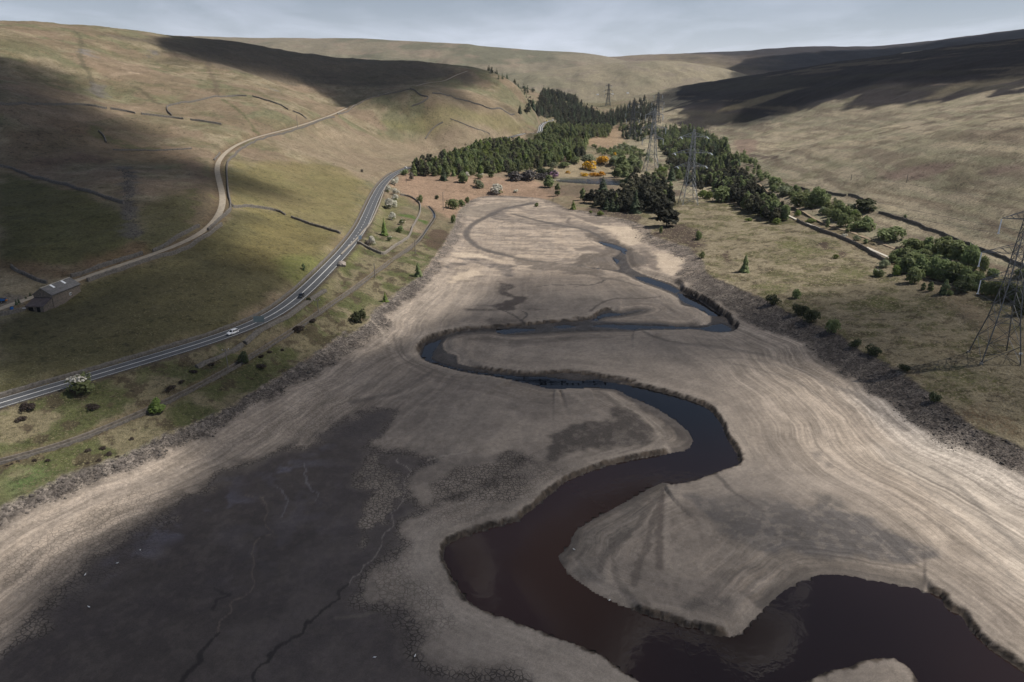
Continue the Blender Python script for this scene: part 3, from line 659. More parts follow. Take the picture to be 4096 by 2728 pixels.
# other damp or cracked patches
for pts, crop, colr, stg, crk in [
    ([(1380, 1540), (1420, 1460), (1500, 1390), (1600, 1350), (1850, 1310), (1830, 1230), (1950, 1250), (2080, 1330), (2130, 1420), (2060, 1470), (1900, 1480), (1750, 1500), (1560, 1530), (1400, 1610)], 'c5', (.078, .068, .062), .85, .3),
    ([(640, 230), (800, 140), (1050, 90), (1130, 20), (1290, 30), (1250, 160), (1290, 250), (1150, 340), (1000, 330), (800, 350), (660, 380), (540, 400), (640, 340)], 'c8', (.175, .150, .130), .5, 1.0),
    ([(510, 395), (620, 370), (760, 310), (960, 230), (1160, 180), (1170, 210), (960, 270), (780, 340), (640, 390), (520, 402)], 'c8', (.095, .082, .074), .8, .3),
    ([(1110, 30), (1270, 20), (1260, 120), (1180, 190), (1110, 150), (1090, 90)], 'c8', (.085, .074, .067), .8, .4),
    ([(90, 310), (250, 330), (420, 300), (600, 300), (900, 390), (1000, 370), (1170, 430), (1500, 570), (1750, 690), (1650, 740), (1300, 690), (900, 705), (700, 690), (450, 620), (300, 500), (170, 400)], 'c9', (.105, .096, .092), .9, .15),
    ([(0, 1000), (150, 960), (330, 1010), (230, 1110), (100, 1140), (0, 1120)], 'c9', (.110, .098, .090), .7, .2),
    ([(920, 40), (1000, 50), (1055, 105), (980, 90)], 'c9', (.105, .096, .09), .8, 0), ([(1110, 175), (1190, 160), (1262, 208), (1180, 210)], 'c9', (.105, .096, .09), .8, 0),
    ([(960, 315), (1080, 340), (1170, 400), (1120, 410), (1000, 350)], 'c9', (.110, .10, .092), .8, 0),
    ([(1550, 640), (1620, 560), (1740, 470), (1850, 400), (2060, 215), (2110, 225), (2060, 470), (1900, 640), (1820, 760), (1800, 900), (1640, 830)], 'c8', (.120, .108, .098), .55, .1),
    ([(1120, 340), (1200, 390), (1310, 410), (1330, 450), (1290, 490), (1380, 540), (1470, 555), (1450, 620), (1350, 650), (1350, 700), (1200, 710), (1100, 660), (1200, 610), (1330, 570), (1200, 540), (1140, 500), (1160, 450), (1190, 400)], 'q5', (.078, .066, .060), .9, 0),
    ([(750, 700), (900, 692), (1100, 700), (1100, 712), (900, 718), (780, 715)], 'q5', (.10, .086, .078), .9, 0), ([(740, 662), (900, 648), (1080, 640), (1090, 656), (900, 664)], 'q5', (.12, .103, .092), .7, 0),
    ([(1360, 690), (1560, 685), (1740, 695), (1700, 708), (1500, 705)], 'q5', (.11, .094, .084), .8, 0), ([(1000, 850), (1100, 800), (1250, 800), (1440, 830), (1480, 900), (1300, 905), (1100, 890)], 'q5', (.105, .090, .080), .7, 0),
    ([(700, 100), (840, 95), (1000, 115), (1200, 170), (1310, 190), (1330, 300), (1240, 310), (1150, 240), (1000, 190), (860, 160), (620, 210), (520, 205), (560, 170), (740, 140)], 'q5', (.105, .092, .086), .9, 0),
    ([(820, 600), (900, 560), (1000, 575), (980, 600), (880, 640)], 'c2', (.1, .09, .085), .5, 0),
    ([(120, 260), (280, 220), (420, 260), (560, 300), (640, 330), (700, 420), (620, 500), (480, 470), (380, 380), (240, 300)], 'q6', (.160, .132, .112), .75, 0),
    ([(30, 15), (200, 30), (330, 80), (420, 140), (380, 160), (240, 120), (160, 170), (60, 60)], 'q6', (.140, .118, .102), .7, 0),
    ([(960, 860), (1120, 810), (1330, 800), (1380, 830), (1200, 880), (1060, 950), (930, 1060), (980, 940)], 'q1', (.1, .09, .085), .0, 0),
    ([(1020, 1460), (1160, 1390), (1260, 1375), (1200, 1400), (1120, 1440), (1250, 1470), (1500, 1500), (1800, 1530), (1800, 1545), (1500, 1530), (1200, 1500)], 'c2', (.120, .104, .094), .85, 0),
    ([(860, 30), (900, 90), (980, 150), (1120, 190), (1180, 215), (1060, 200), (940, 150), (870, 90), (850, 50)], 'c5', (.130, .110, .096), .85, 0),
    ([(2010, 140), (2080, 160), (2140, 210), (2160, 280), (2150, 300), (2120, 230), (2060, 180)], 'c5', (.110, .094, .082), .85, 0)]:
    wz = bzone(pts, crop, soft=2.0 if crop not in ('q5', 'q6', 'c2') else 1.2, amp=4 if crop not in ('q5', 'q6', 'c2') else 2.5, seed=160, freq=.2)
    mb(wz * min(1.0, stg * 1.12), colr); ck = np.maximum(ck, wz * crk)
hs = fbm(bX * .035, bY * .22, 143, 5)
mb(far * sstep(.52, .58, hs) * .55, (.205, .172, .146)); mb(far * sstep(.47, .41, hs) * .4, (.400, .330, .262)); mb(far * sstep(.60, .64, fbm(bX * .12, bY * .3, 145, 5)) * .6, (.130, .110, .095))
for pts, colr, stg in [([(1380, 1180), (1480, 1170), (1560, 1200), (1700, 1270), (1770, 1330), (1760, 1400), (1640, 1380), (1560, 1400), (1400, 1380), (1300, 1370), (1350, 1300), (1480, 1300), (1500, 1250)], (.095, .080, .069), .9), ([(520, 1000), (640, 985), (800, 960), (1000, 950), (1010, 975), (850, 1000), (720, 1050), (620, 1060), (560, 1040)], (.180, .155, .128), .7),
                       ([(470, 1060), (540, 1080), (530, 1180), (470, 1290), (420, 1320), (440, 1200)], (.140, .120, .105), .8), ([(1740, 1280), (1800, 1290), (1880, 1380), (1860, 1420), (1780, 1340)], (.12, .10, .088), .7), ([(900, 1330), (1200, 1370), (1450, 1400), (1500, 1460), (1200, 1420), (950, 1400)], (.120, .102, .088), .8),
                       ([(1280, 1050), (1420, 1060), (1560, 1080), (1700, 1110), (1620, 1090), (1500, 1100), (1380, 1090)], (.130, .110, .095), .7)]:
    mb(bzone(pts, 'x1', soft=1.5, amp=5, seed=165, freq=.12) * stg, colr)
mb(sstep(.56, .62, fbm(bX * .9, bY * .9, 147, 4)) * .22 * (1 - big), (.115, .10, .088)); mb(sstep(.57, .63, fbm(bX * .4, bY * .4, 149, 4)) * .2 * (1 - big), (.31, .268, .228))
# pale bars of sand at the head of the reservoir
for pts, crop in [([(310, 690), (500, 750), (720, 780), (940, 790), (1070, 860), (1095, 910), (1030, 985), (900, 1010), (840, 960), (700, 840), (500, 770)], 'q2'),
                  ([(640, 40), (760, 20), (960, 60), (1150, 120), (1400, 190), (1530, 190), (1300, 165), (1100, 120), (860, 80), (640, 80)], 'q5'),
                  ([(960, 350), (1100, 340), (1210, 380), (1290, 400), (1240, 480), (1140, 590), (1000, 540), (980, 460)], 'q6'),
                  ([(600, 330), (760, 250), (900, 240), (960, 290), (800, 330), (600, 400)], 'q5')]:
    wz = bzone(pts, crop, soft=1.6, amp=3, seed=171); mb(wz * .75, (.440, .365, .285))
wz = bzone([(100, 330), (300, 140), (500, 60), (800, 90), (1100, 130), (1250, 260), (1000, 330), (700, 340), (300, 400)], 'c9', soft=9, amp=9, seed=172, freq=.05); mb(wz * .45, (.270, .235, .205))
# bleached belt of the right foreground
wz = bzone([(1330, 0), (1800, 0), (2354, 330), (2500, 900), (2354, 850), (2000, 420), (1650, 200)], 'c9', soft=9, amp=8, seed=173, freq=.05)
mb(wz * .55, (.420, .375, .325)); mb(wz * sstep(.50, .42, strand) * .5, (.235, .205, .178))
wz = bzone([(1230, 1360), (1340, 1420), (1500, 1500), (1700, 1600), (1640, 1640), (1400, 1690), (1240, 1640), (1160, 1560), (1060, 1500), (980, 1420), (920, 1330), (930, 1260), (960, 1200), (1000, 1200), (1000, 1280), (1050, 1350), (1120, 1400)], 'D', soft=5, amp=6, seed=174, freq=.1)
mb(wz * .5, (.330, .290, .250))
ck = np.maximum(ck, .55 * bzone([(870, 1330), (930, 1290), (990, 1370), (1050, 1430), (980, 1440), (920, 1400)], 'D', soft=3, amp=5, seed=175))
ck = np.maximum(ck, .5 * bzone([(1180, 1050), (1300, 1080), (1200, 1150), (1100, 1190), (1010, 1210), (980, 1170), (1050, 1120)], 'D', soft=3, amp=5, seed=176))
lcr = lside * sstep(12, 16, bD) * sstep(60, 40, bD); ck = np.maximum(ck, lcr * .5 * sstep(.45, .6, f1))
# thin creeks that wander over the mud
for pts, crop, wdt, colr, stg, r_ in [
    ([(1030, 962), (900, 988), (810, 1005), (740, 1045)], 'x1', 3.6, (.088, .076, .068), .9, .5), ([(740, 1045), (650, 1088), (600, 1130), (580, 1180), (620, 1230), (680, 1270), (780, 1300), (880, 1322)], 'x1', 2.4, (.092, .080, .070), .9, .5),
    ([(890, 1035), (1020, 1070), (1150, 1100), (1270, 1120), (1400, 1150), (1480, 1192), (1560, 1250)], 'x1', 2.0, (.088, .076, .066), .9, .5), ([(880, 1325), (1000, 1352), (1150, 1365), (1300, 1380), (1430, 1392)], 'x1', 1.2, (.080, .070, .062), .85, .6),
    ([(1560, 1250), (1640, 1290), (1720, 1320), (1750, 1360)], 'x1', 5.0, (.105, .090, .078), .8, .6), ([(1350, 1275), (1420, 1265), (1500, 1290)], 'x1', 4.0, (.120, .102, .090), .8, .9), ([(1490, 1345), (1580, 1330), (1680, 1350)], 'x1', 6.0, (.110, .094, .082), .8, .7),
    ([(930, 985), (960, 1005), (1100, 1020), (1250, 1030), (1350, 1060), (1480, 1110)], 'x1', 2.5, (.150, .126, .108), .7, .9), ([(1150, 1230), (1160, 1270), (1150, 1300)], 'x1', 1.5, (.2, .17, .145), .6, .9),
    ([(640, 1010), (720, 1025), (860, 975)], 'x1', 3.0, (.16, .135, .115), .6, .9), ([(1280, 1060), (1260, 1090), (1290, 1110)], 'x1', 1.2, (.1, .085, .075), .8, .9),
    ([(2200, 240), (2130, 350), (2070, 470), (1980, 590), (1880, 700), (1820, 800), (1830, 920)], 'c8', .9, (.270, .232, .196), .7, .9), ([(2195, 250), (2110, 370), (2040, 480), (1930, 590), (1800, 690), (1760, 820)], 'c8', .7, (.110, .096, .086), .7, .9),
    ([(2205, 250), (2160, 380), (2110, 500), (2080, 640), (2020, 780), (1990, 900)], 'c8', .8, (.115, .098, .086), .75, .9), ([(2210, 250), (2190, 380), (2170, 520), (2160, 660), (2170, 800)], 'c8', 1.0, (.105, .088, .078), .75, .9), ([(2215, 240), (2220, 380), (2210, 520), (2230, 700)], 'c8', .8, (.255, .220, .188), .7, .9),
    ([(2222, 240), (2260, 360), (2320, 480), (2420, 600)], 'c8', 1.1, (.250, .216, .184), .6, .9), ([(1900, 640), (1850, 740), (1880, 860), (1950, 960), (2080, 1040)], 'c8', .7, (.120, .104, .092), .6, .9),
    ([(0, 560), (120, 590), (220, 640), (300, 720), (330, 800), (420, 880), (560, 930)], 'c5', .7, (.29, .25, .21), .5, .9), ([(420, 760), (430, 830), (470, 890), (560, 940), (700, 1000)], 'c5', .6, (.125, .108, .095), .6, .9), ([(380, 740), (400, 830), (440, 900), (540, 960), (640, 1010)], 'c5', .5, (.125, .108, .095), .6, .9),
    ([(620, 1000), (540, 1040), (470, 1090), (380, 1130), (250, 1160), (100, 1190)], 'c5', 1.2, (.115, .10, .09), .6, .9), ([(640, 1040), (560, 1090), (440, 1140), (300, 1170)], 'c5', .8, (.28, .24, .205), .5, .9), ([(1800, 1100), (1900, 1180), (2020, 1260), (2120, 1350), (2170, 1420), (2120, 1480), (1980, 1530), (1850, 1560)], 'c5', .6, (.29, .25, .21), .6, .9), ([(1760, 1105), (1880, 1200), (2020, 1290), (2100, 1390), (2080, 1470), (1900, 1540)], 'c5', .5, (.12, .104, .092), .6, .9),
    ([(1410, 1105), (1540, 1130), (1620, 1160), (1640, 1190), (1590, 1240)], 'c5', .7, (.26, .225, .19), .5, .9),
    ([(395, 70), (410, 95), (470, 125), (500, 155), (455, 200), (450, 300), (410, 380), (360, 430), (365, 480), (385, 520), (330, 560), (300, 600), (285, 680), (245, 745), (190, 775), (160, 820), (110, 860), (85, 910), (30, 935), (0, 1005)], 'c8', .16, (.24, .21, .19), .6, .4),
    ([(2354, 905), (2290, 950), (2270, 1010), (2150, 1105), (2065, 1170), (2030, 1230), (1930, 1280), (1840, 1350), (1790, 1430), (1730, 1480), (1700, 1564), (1690, 1640)], 'c7', .32, (.026, .023, .022), .85, .6),
    ([(1640, 305), (1700, 315), (1760, 320), (1800, 395), (1780, 500), (1830, 560), (1740, 600), (1700, 680), (1720, 760), (1690, 840), (1715, 890), (1690, 945), (1600, 1000), (1550, 1030), (1545, 1090), (1490, 1150), (1465, 1200), (1450, 1250)], 'c7', .16, (.15, .122, .10), .6, .6),
    ([(1450, 1250), (1400, 1310), (1340, 1370), (1335, 1440), (1270, 1500), (1230, 1564)], 'c7', .38, (.026, .023, .022), .85, .6),
    ([(1450, 920), (1500, 960), (1540, 975), (1460, 1010), (1440, 1070)], 'c7', .3, (.03, .026, .025), .7, .6),
    ([(2050, 90), (2060, 200), (2090, 270), (2140, 300), (2120, 340)], 'c7', .2, (.16, .15, .16), .6, .4), ([(1870, 250), (1920, 320), (1930, 380), (1890, 450)], 'c7', .18, (.15, .14, .15), .6, .4),
    ([(-10, 1130), (60, 1120), (160, 1105), (260, 1080), (330, 1065)], 'c8', .5, (.13, .115, .10), .6, .9),
    ([(600, 70), (720, 45), (850, 25), (900, 0)], 'c8', .4, (.30, .265, .23), .5, .9),
    ([(1440, 720), (1500, 760), (1440, 830), (1480, 870)], 'q5', .5, (.04, .036, .034), .8, .7), ([(1180, 700), (1280, 740), (1370, 790), (1460, 860)], 'q5', .5, (.04, .036, .034), .8, .7),
    ([(0, 715), (200, 705), (300, 670), (370, 640)], 'q6', .6, (.09, .08, .072), .7, .9), ([(290, 620), (480, 640), (650, 690), (760, 720)], 'q6', 1.0, (.10, .088, .078), .7, .9),
    ([(180, 1010), (260, 950), (400, 880), (600, 860), (850, 860), (1000, 840)], 'q6', .8, (.085, .073, .066), .8, .9),
    ([(1340, 415), (1420, 405), (1600, 400), (1760, 395), (1790, 365)], 'c5', .6, (.085, .076, .07), .7, .9),
    ([(1060, 180), (1160, 205), (1300, 240), (1500, 250), (1700, 280), (1800, 300)], 'c5', .9, (.115, .098, .086), .7, .9),
    ([(2060, 715), (2150, 760), (2354, 800)], 'c5', .9, (.090, .080, .073), .7, .9), ([(0, 875), (200, 890), (480, 930), (600, 960), (760, 1030), (960, 1130), (1100, 1180), (1250, 1290), (1400, 1400)], 'c6', 1.5, (.135, .120, .108), .55, .9),
    ([(360, 1000), (500, 1030), (700, 1090), (850, 1170), (1000, 1300)], 'c6', .8, (.14, .124, .11), .5, .9), ([(240, 965), (420, 965), (600, 1000), (720, 1060)], 'c6', .8, (.14, .124, .11), .5, .9),
    ([(1740, 120), (1900, 240), (2000, 330), (2120, 470), (2354, 700)], 'c9', .9, (.18, .16, .14), .6, .9), ([(1480, 60), (1640, 220), (1860, 420), (2050, 600), (2300, 900)], 'c9', .5, (.2, .178, .155), .5, .9),
    ([(260, 150), (340, 230), (400, 290), (500, 350), (590, 410)], 'c9', .7, (.11, .097, .088), .8, .9)]:
    P = catmull(hits(crop, pts, GZ0), 4)
    m = (bX > P[:, 0].min() - 8) & (bX < P[:, 0].max() + 8) & (bY > P[:, 1].min() - 8) & (bY < P[:, 1].max() + 8)
    dd = np.full(bX.shape, 99.0); dd[m] = seg_dist(bX[m] + (f3[m] - .5) * 1.4, bY[m] + (f2[m] - .5) * 2.0, P)
    w = sstep(wdt * 1.5, wdt * .5, dd) * stg
    mb(w, colr); ro = lerp(ro, r_, w)
# channel floor, cut banks
inch = sstep(-.2, .5, sdW)
mb(inch, (.050, .043, .038)); mb(inch * sstep(.52, .66, fbm(bX * .5, bY * .5, 181, 4)) * .5, (.095, .083, .074)); ro = lerp(ro, .45, inch); st = np.maximum(st * (1 - inch), inch * .5); ck *= 1 - inch
cliff = sstep(1.5, .6, -sdW + (f3 - .5) * 1.2) * (sdW < .3) * sstep(3.5, 1.6, bW)
mb(cliff * .95, (.024, .019, .016)); mb(cliff * sstep(.52, .60, fbm(bX * .7, bY * .7, 183, 4)) * .8, (.120, .094, .072)); mb(cliff * sstep(.8, .2, -sdW) * .5, (.075, .060, .048))  # bank faces painted near-black to carry their shade
damp = sstep(4.5, .3, -sdW) * (sdW < .3) * sstep(3.5, 7, bW); mb(damp * .75, (.075, .064, .056)); ro = lerp(ro, .5, damp * .8)
dp = sstep(-3, -.3, sdP) * inch; mb(dp * .5, (.030, .026, .024)); ro = lerp(ro, .25, dp * .7)
# coordinates of the strandlines, for the fine lines the shader draws on the mud
wS = np.maximum(rside * sstep(4, 14, bD) * sstep(85, 45, sc_) * sstep(420, 330, bY), lside * sstep(4, 10, bD) * sstep(62, 34, sc_) * sstep(430, 350, bY) * .8)
wS = np.maximum(wS, .22 * sstep(300, 360, bY)) * (1 - big * .9) * (1 - inch) * (1 - sm)
wR = sstep(26, 6, -sdW) * (sdW < 0) * (1 - inch) * (1 - big) * (.25 + .45 * sstep(2, 8, bW))
FL1, FL2 = FLOWINIT()
FL1[B] = np.stack([sc_, along, np.clip(wS, 0, 1), np.ones_like(sc_)], -1); FL2[B] = np.stack([inner, along, np.clip(wR, 0, 1), np.ones_like(sc_)], -1)
c *= np.array((1.005, .99, .975))
# shoreline blend to grass
wl2 = sstep(-1.2, 1.2, bD + (f3 - .5) * 3)[..., None]
RGB[B] = RGB[B] * (1 - wl2) + c * wl2
RO[B] = lerp(RO[B], ro, wl2[..., 0]); CRK[B] = ck * wl2[..., 0]; STN[B] = st * wl2[..., 0]; GRS[B] = 1 - wl2[..., 0]
# verges along road and tracks
def verge(Q, w0, w1, colr, stg):
    m = (GX > Q[:, 0].min() - 20) & (GX < Q[:, 0].max() + 20) & (GY > Q[:, 1].min() - 20) & (GY < Q[:, 1].max() + 20)
    d = seg_dist(GX[m], GY[m], Q[:, :2]) + (fbm(GX[m] * .3, GY[m] * .3, 191, 3) - .5) * 2
    mixc(sstep(w1, w0, d) * stg, colr, m)
verge(ROADL, 4.6, 7.2, (.075, .058, .045), .85); verge(ROAD2L, 5, 8, (.09, .075, .055), .7); verge(TRACKL, 2.4, 6.5, (.125, .088, .055), .7)
verge(CATCHL, 1.0, 3.6, (.120, .090, .058), .6)
verge(TRAILL, 3, 9, (.16, .12, .08), .6)
zpaint([(0, 580), (120, 470), (300, 500), (460, 500), (460, 640), (300, 690), (170, 780), (0, 850)], 'p3', (.150, .130, .108), .9, soft=1.0, amp=1.5, seed=192, freq=.3)

# ------------------------------------------------------------------ terrain: mesh
def nodes_mat(name):
    m = bpy.data.materials.new(name); m.use_nodes = True
    nt = m.node_tree; b = nt.nodes['Principled BSDF']
    return m, nt, nt.nodes, nt.links, b
def N(nt, typ, **k):
    n = nt.nodes.new(typ)
    for a, v in k.items():
        if a.startswith('i_'): n.inputs[a[2:]].default_value = v
        else: setattr(n, a, v)
    return n
def math_n(nt, op, a, b=None):
    n = nt.nodes.new('ShaderNodeMath'); n.operation = op
    for i, q in enumerate((a, b)):
        if q is None: continue
        if isinstance(q, (int, float)): n.inputs[i].default_value = q
        else: nt.links.new(q, n.inputs[i])
    return n.outputs[0]
M_TERR, nt, nn, ll, bs = nodes_mat('ground_cover')
pos = N(nt, 'ShaderNodeNewGeometry').outputs['Position']
at_c = N(nt, 'ShaderNodeAttribute', attribute_name='albedo'); at_m = N(nt, 'ShaderNodeAttribute', attribute_name='matter')
sep = N(nt, 'ShaderNodeSeparateColor'); ll.new(at_m.outputs['Color'], sep.inputs[0])
grs, crk, stn = sep.outputs[0], sep.outputs[1], sep.outputs[2]
rough = at_m.outputs['Alpha']
def noise(scale, detail=4, rough_=.6):
    n = N(nt, 'ShaderNodeTexNoise', i_Scale=scale, i_Detail=detail, i_Roughness=rough_); ll.new(pos, n.inputs['Vector']); return n.outputs['Fac']
na1, na2, na3 = noise(.9, 4), noise(4.0, 3), noise(.12, 5)
vor = N(nt, 'ShaderNodeTexVoronoi', feature='DISTANCE_TO_EDGE', i_Scale=.95); 
vsc = N(nt, 'ShaderNodeMapping'); ll.new(pos, vsc.inputs[0]); vsc.inputs['Scale'].default_value = (1, 1, .05)
dn = N(nt, 'ShaderNodeTexNoise', i_Scale=1.2, i_Detail=2); ll.new(pos, dn.inputs['Vector'])
dv = N(nt, 'ShaderNodeVectorMath', operation='SCALE'); ll.new(dn.outputs['Color'], dv.inputs[0]); dv.inputs['Scale'].default_value = .5
da = N(nt, 'ShaderNodeVectorMath', operation='ADD'); ll.new(vsc.outputs[0], da.inputs[0]); ll.new(dv.outputs[0], da.inputs[1])
ll.new(da.outputs[0], vor.inputs['Vector'])
cr = N(nt, 'ShaderNodeMapRange', i_1=.02) if False else N(nt, 'ShaderNodeMapRange')
cr.inputs['From Min'].default_value = .02; cr.inputs['From Max'].default_value = .12; cr.inputs['To Min'].default_value = 1; cr.inputs['To Max'].default_value = 0
ll.new(vor.outputs['Distance'], cr.inputs['Value'])
crack = math_n(nt, 'MULTIPLY', cr.outputs[0], crk)
vst = N(nt, 'ShaderNodeTexVoronoi', i_Scale=1.7); ll.new(da.outputs[0], vst.inputs['Vector'])
ssep = N(nt, 'ShaderNodeSeparateColor'); ll.new(vst.outputs['Color'], ssep.inputs[0])
# brightness = (.62 + .76*mix of noises) * stones * cracks
def mr(v, a, b, c_, d_):
    n = N(nt, 'ShaderNodeMapRange'); n.inputs['From Min'].default_value = a; n.inputs['From Max'].default_value = b; n.inputs['To Min'].default_value = c_; n.inputs['To Max'].default_value = d_
    ll.new(v, n.inputs['Value']); return n.outputs[0]
g1 = mr(na1, .3, .7, .72, 1.28); g2 = mr(na2, .3, .7, .68, 1.32); g3 = mr(na3, .3, .7, .86, 1.14)
gg = math_n(nt, 'MULTIPLY', math_n(nt, 'MULTIPLY', g1, g2), g3)
na4, na5 = noise(.33, 5, .7), noise(.045, 5, .65)
gg = math_n(nt, 'MULTIPLY', gg, mr(na4, .54, .64, 1.08, .62)); gg = math_n(nt, 'MULTIPLY', gg, mr(na5, .3, .7, .84, 1.16))
mudv = math_n(nt, 'MULTIPLY', mr(na1, .3, .7, .88, 1.12), mr(na2, .3, .7, .82, 1.18)); mudv = math_n(nt, 'MULTIPLY', mudv, g3)
vmix = N(nt, 'ShaderNodeMix'); ll.new(grs, vmix.inputs[0]); ll.new(mudv, vmix.inputs[2]); ll.new(gg, vmix.inputs[3])
def strands(attr, k):
    a_ = N(nt, 'ShaderNodeAttribute', attribute_name=attr); sv = N(nt, 'ShaderNodeSeparateXYZ'); ll.new(a_.outputs['Vector'], sv.inputs[0])
    out = None
    for f_, lo, hi in ((k, .79, 1.17), (k * .23, .84, 1.14)):
        cb = N(nt, 'ShaderNodeCombineXYZ'); ll.new(math_n(nt, 'MULTIPLY', sv.outputs[0], f_), cb.inputs[0]); ll.new(math_n(nt, 'MULTIPLY', sv.outputs[1], 1.6), cb.inputs[1])
        nz = N(nt, 'ShaderNodeTexNoise', i_Scale=1.0, i_Detail=4, i_Roughness=.65); ll.new(cb.outputs[0], nz.inputs['Vector'])
        v_ = mr(nz.outputs['Fac'], .40, .60, lo, hi); out = v_ if out is None else math_n(nt, 'MULTIPLY', out, v_)
    mxx = N(nt, 'ShaderNodeMix'); ll.new(sv.outputs[2], mxx.inputs[0]); mxx.inputs[2].default_value = 1.0; ll.new(out, mxx.inputs[3]); return mxx.outputs[0]
mudv = math_n(nt, 'MULTIPLY', mudv, math_n(nt, 'MULTIPLY', strands('strandline', .95), strands('bankline', 1.3)))
ll.new(mudv, vmix.inputs[2])
stv = mr(ssep.outputs[0], 0, 1, .45, 1.6)
smix = N(nt, 'ShaderNodeMix'); ll.new(stn, smix.inputs[0]); smix.inputs[2].default_value = 1.0; ll.new(stv, smix.inputs[3])
ckv = math_n(nt, 'SUBTRACT', 1.0, math_n(nt, 'MULTIPLY', crack, .58))
val = math_n(nt, 'MULTIPLY', math_n(nt, 'MULTIPLY', vmix.outputs[0], smix.outputs[0]), ckv)
vm = N(nt, 'ShaderNodeVectorMath', operation='SCALE'); ll.new(at_c.outputs['Color'], vm.inputs[0]); ll.new(val, vm.inputs['Scale'])
ll.new(vm.outputs[0], bs.inputs['Base Color']); ll.new(rough, bs.inputs['Roughness'])
bs.inputs['Specular IOR Level'].default_value = .18
hgt = math_n(nt, 'ADD', math_n(nt, 'MULTIPLY', math_n(nt, 'MULTIPLY', na2, grs), .35), math_n(nt, 'MULTIPLY', math_n(nt, 'MULTIPLY', na1, grs), .8))
hgt = math_n(nt, 'ADD', hgt, math_n(nt, 'MULTIPLY', math_n(nt, 'MULTIPLY', math_n(nt, 'SUBTRACT', 1.0, vst.outputs['Distance']), stn), .35))
hgt = math_n(nt, 'SUBTRACT', hgt, math_n(nt, 'MULTIPLY', crack, .18))
hgt = math_n(nt, 'ADD', hgt, math_n(nt, 'MULTIPLY', na2, .03))
bmp = N(nt, 'ShaderNodeBump', i_Strength=.8, i_Distance=1.0); ll.new(hgt, bmp.inputs['Height']); ll.new(bmp.outputs[0], bs.inputs['Normal'])

def grid_mesh(name, quads, V, mat, attrs=None, smooth=True):
    used = np.unique(quads); remap = np.zeros(len(V), np.int64); remap[used] = np.arange(len(used))
    q = remap[quads]; v = V[used]
    me = bpy.data.meshes.new(name)
    me.vertices.add(len(v)); me.vertices.foreach_set('co', v.astype(np.float32).ravel())
    me.loops.add(q.size); me.loops.foreach_set('vertex_index', q.astype(np.int32).ravel())
    me.polygons.add(len(q)); me.polygons.foreach_set('loop_start', np.arange(0, q.size, 4, dtype=np.int32)); me.polygons.foreach_set('loop_total', np.full(len(q), 4, np.int32))
    me.update(calc_edges=True)
    me.polygons.foreach_set('use_smooth', np.full(len(q), smooth))
    for nm, arr in (attrs or {}).items():
        a = me.attributes.new(nm, 'FLOAT_COLOR', 'POINT'); a.data.foreach_set('color', arr[used].astype(np.float32).ravel())
    me.materials.append(mat); me.update()
    o = bpy.data.objects.new(name, me); COL.objects.link(o); return o
V = np.stack([GX, GY, GZ], -1).reshape(-1, 3)
ALB = np.concatenate([np.clip(RGB, 0, 1), np.ones(GX.shape + (1,))], -1).reshape(-1, 4)
FA1 = FL1.reshape(-1, 4); FA2 = FL2.reshape(-1, 4)
MAT = np.stack([GRS, CRK, STN, RO], -1).reshape(-1, 4)
I = np.arange(NR * NT).reshape(NR, NT)
Q = np.stack([I[:-1, :-1], I[:-1, 1:], I[1:, 1:], I[1:, :-1]], -1).reshape(-1, 4)
dsq = DS[:-1, :-1].reshape(-1); lq = left[:-1, :-1].reshape(-1)
def structure(o): o['kind'] = 'structure'; return o
bedq = dsq > 0.4
structure(grid_mesh('reservoir_bed', Q[bedq], V, M_TERR, {'albedo': ALB, 'matter': MAT, 'strandline': FA1, 'bankline': FA2}))
structure(grid_mesh('hillside', Q[~bedq & lq], V, M_TERR, {'albedo': ALB, 'matter': MAT}))
structure(grid_mesh('moorland', Q[~bedq & ~lq], V, M_TERR, {'albedo': ALB, 'matter': MAT}))

# ------------------------------------------------------------------ water
M_WAT, nt, nn, ll, bs = nodes_mat('peaty_water')
sa = N(nt, 'ShaderNodeAttribute', attribute_name='silt'); ll.new(sa.outputs['Color'], bs.inputs['Base Color']); bs.inputs['Roughness'].default_value = .03; bs.inputs['IOR'].default_value = 1.38; bs.inputs['Specular IOR Level'].default_value = .5
pos = N(nt, 'ShaderNodeNewGeometry').outputs['Position']
wv = N(nt, 'ShaderNodeTexNoise', i_Scale=.5, i_Detail=3); ll.new(pos, wv.inputs['Vector'])
bp = N(nt, 'ShaderNodeBump', i_Strength=.05, i_Distance=.4); ll.new(wv.outputs['Fac'], bp.inputs['Height']); ll.new(bp.outputs[0], bs.inputs['Normal'])
def water_grid(name, P, step, zf, pad=2.0, sdmask=None):
    x = np.arange(P[:, 0].min() - pad, P[:, 0].max() + pad + step, step); y = np.arange(P[:, 1].min() - pad, P[:, 1].max() + pad + step, step)
    X, Y = np.meshgrid(x, y); Z = zf(Y)
    sd = sdist(X, Y, P, pad + 2 * step)
    ok = sd > -pad
    Ii = np.arange(X.size).reshape(X.shape)
    q = np.stack([Ii[:-1, :-1], Ii[:-1, 1:], Ii[1:, 1:], Ii[1:, :-1]], -1)
    k = ok[:-1, :-1] & ok[:-1, 1:] & ok[1:, 1:] & ok[1:, :-1]
    # the slack lower pool carries brown peat silt, the deeper bends run clear and dark
    silt = sstep(215, 165, Y) * (1 - .62 * sstep(10, 52, X + (150 - Y) * .25)) * (.8 + .4 * fbm(X * .03, Y * .03, 401, 3))
    base = np.array((.0035, .0034, .0042)) + silt[..., None] * (np.array((.036, .0190, .0155)) - np.array((.0035, .0034, .0042)))
    A_ = np.concatenate([base, np.ones(X.shape + (1,))], -1).reshape(-1, 4)
    return structure(grid_mesh(name, q[k], np.stack([X, Y, Z], -1).reshape(-1, 3), M_WAT, {'silt': A_}))
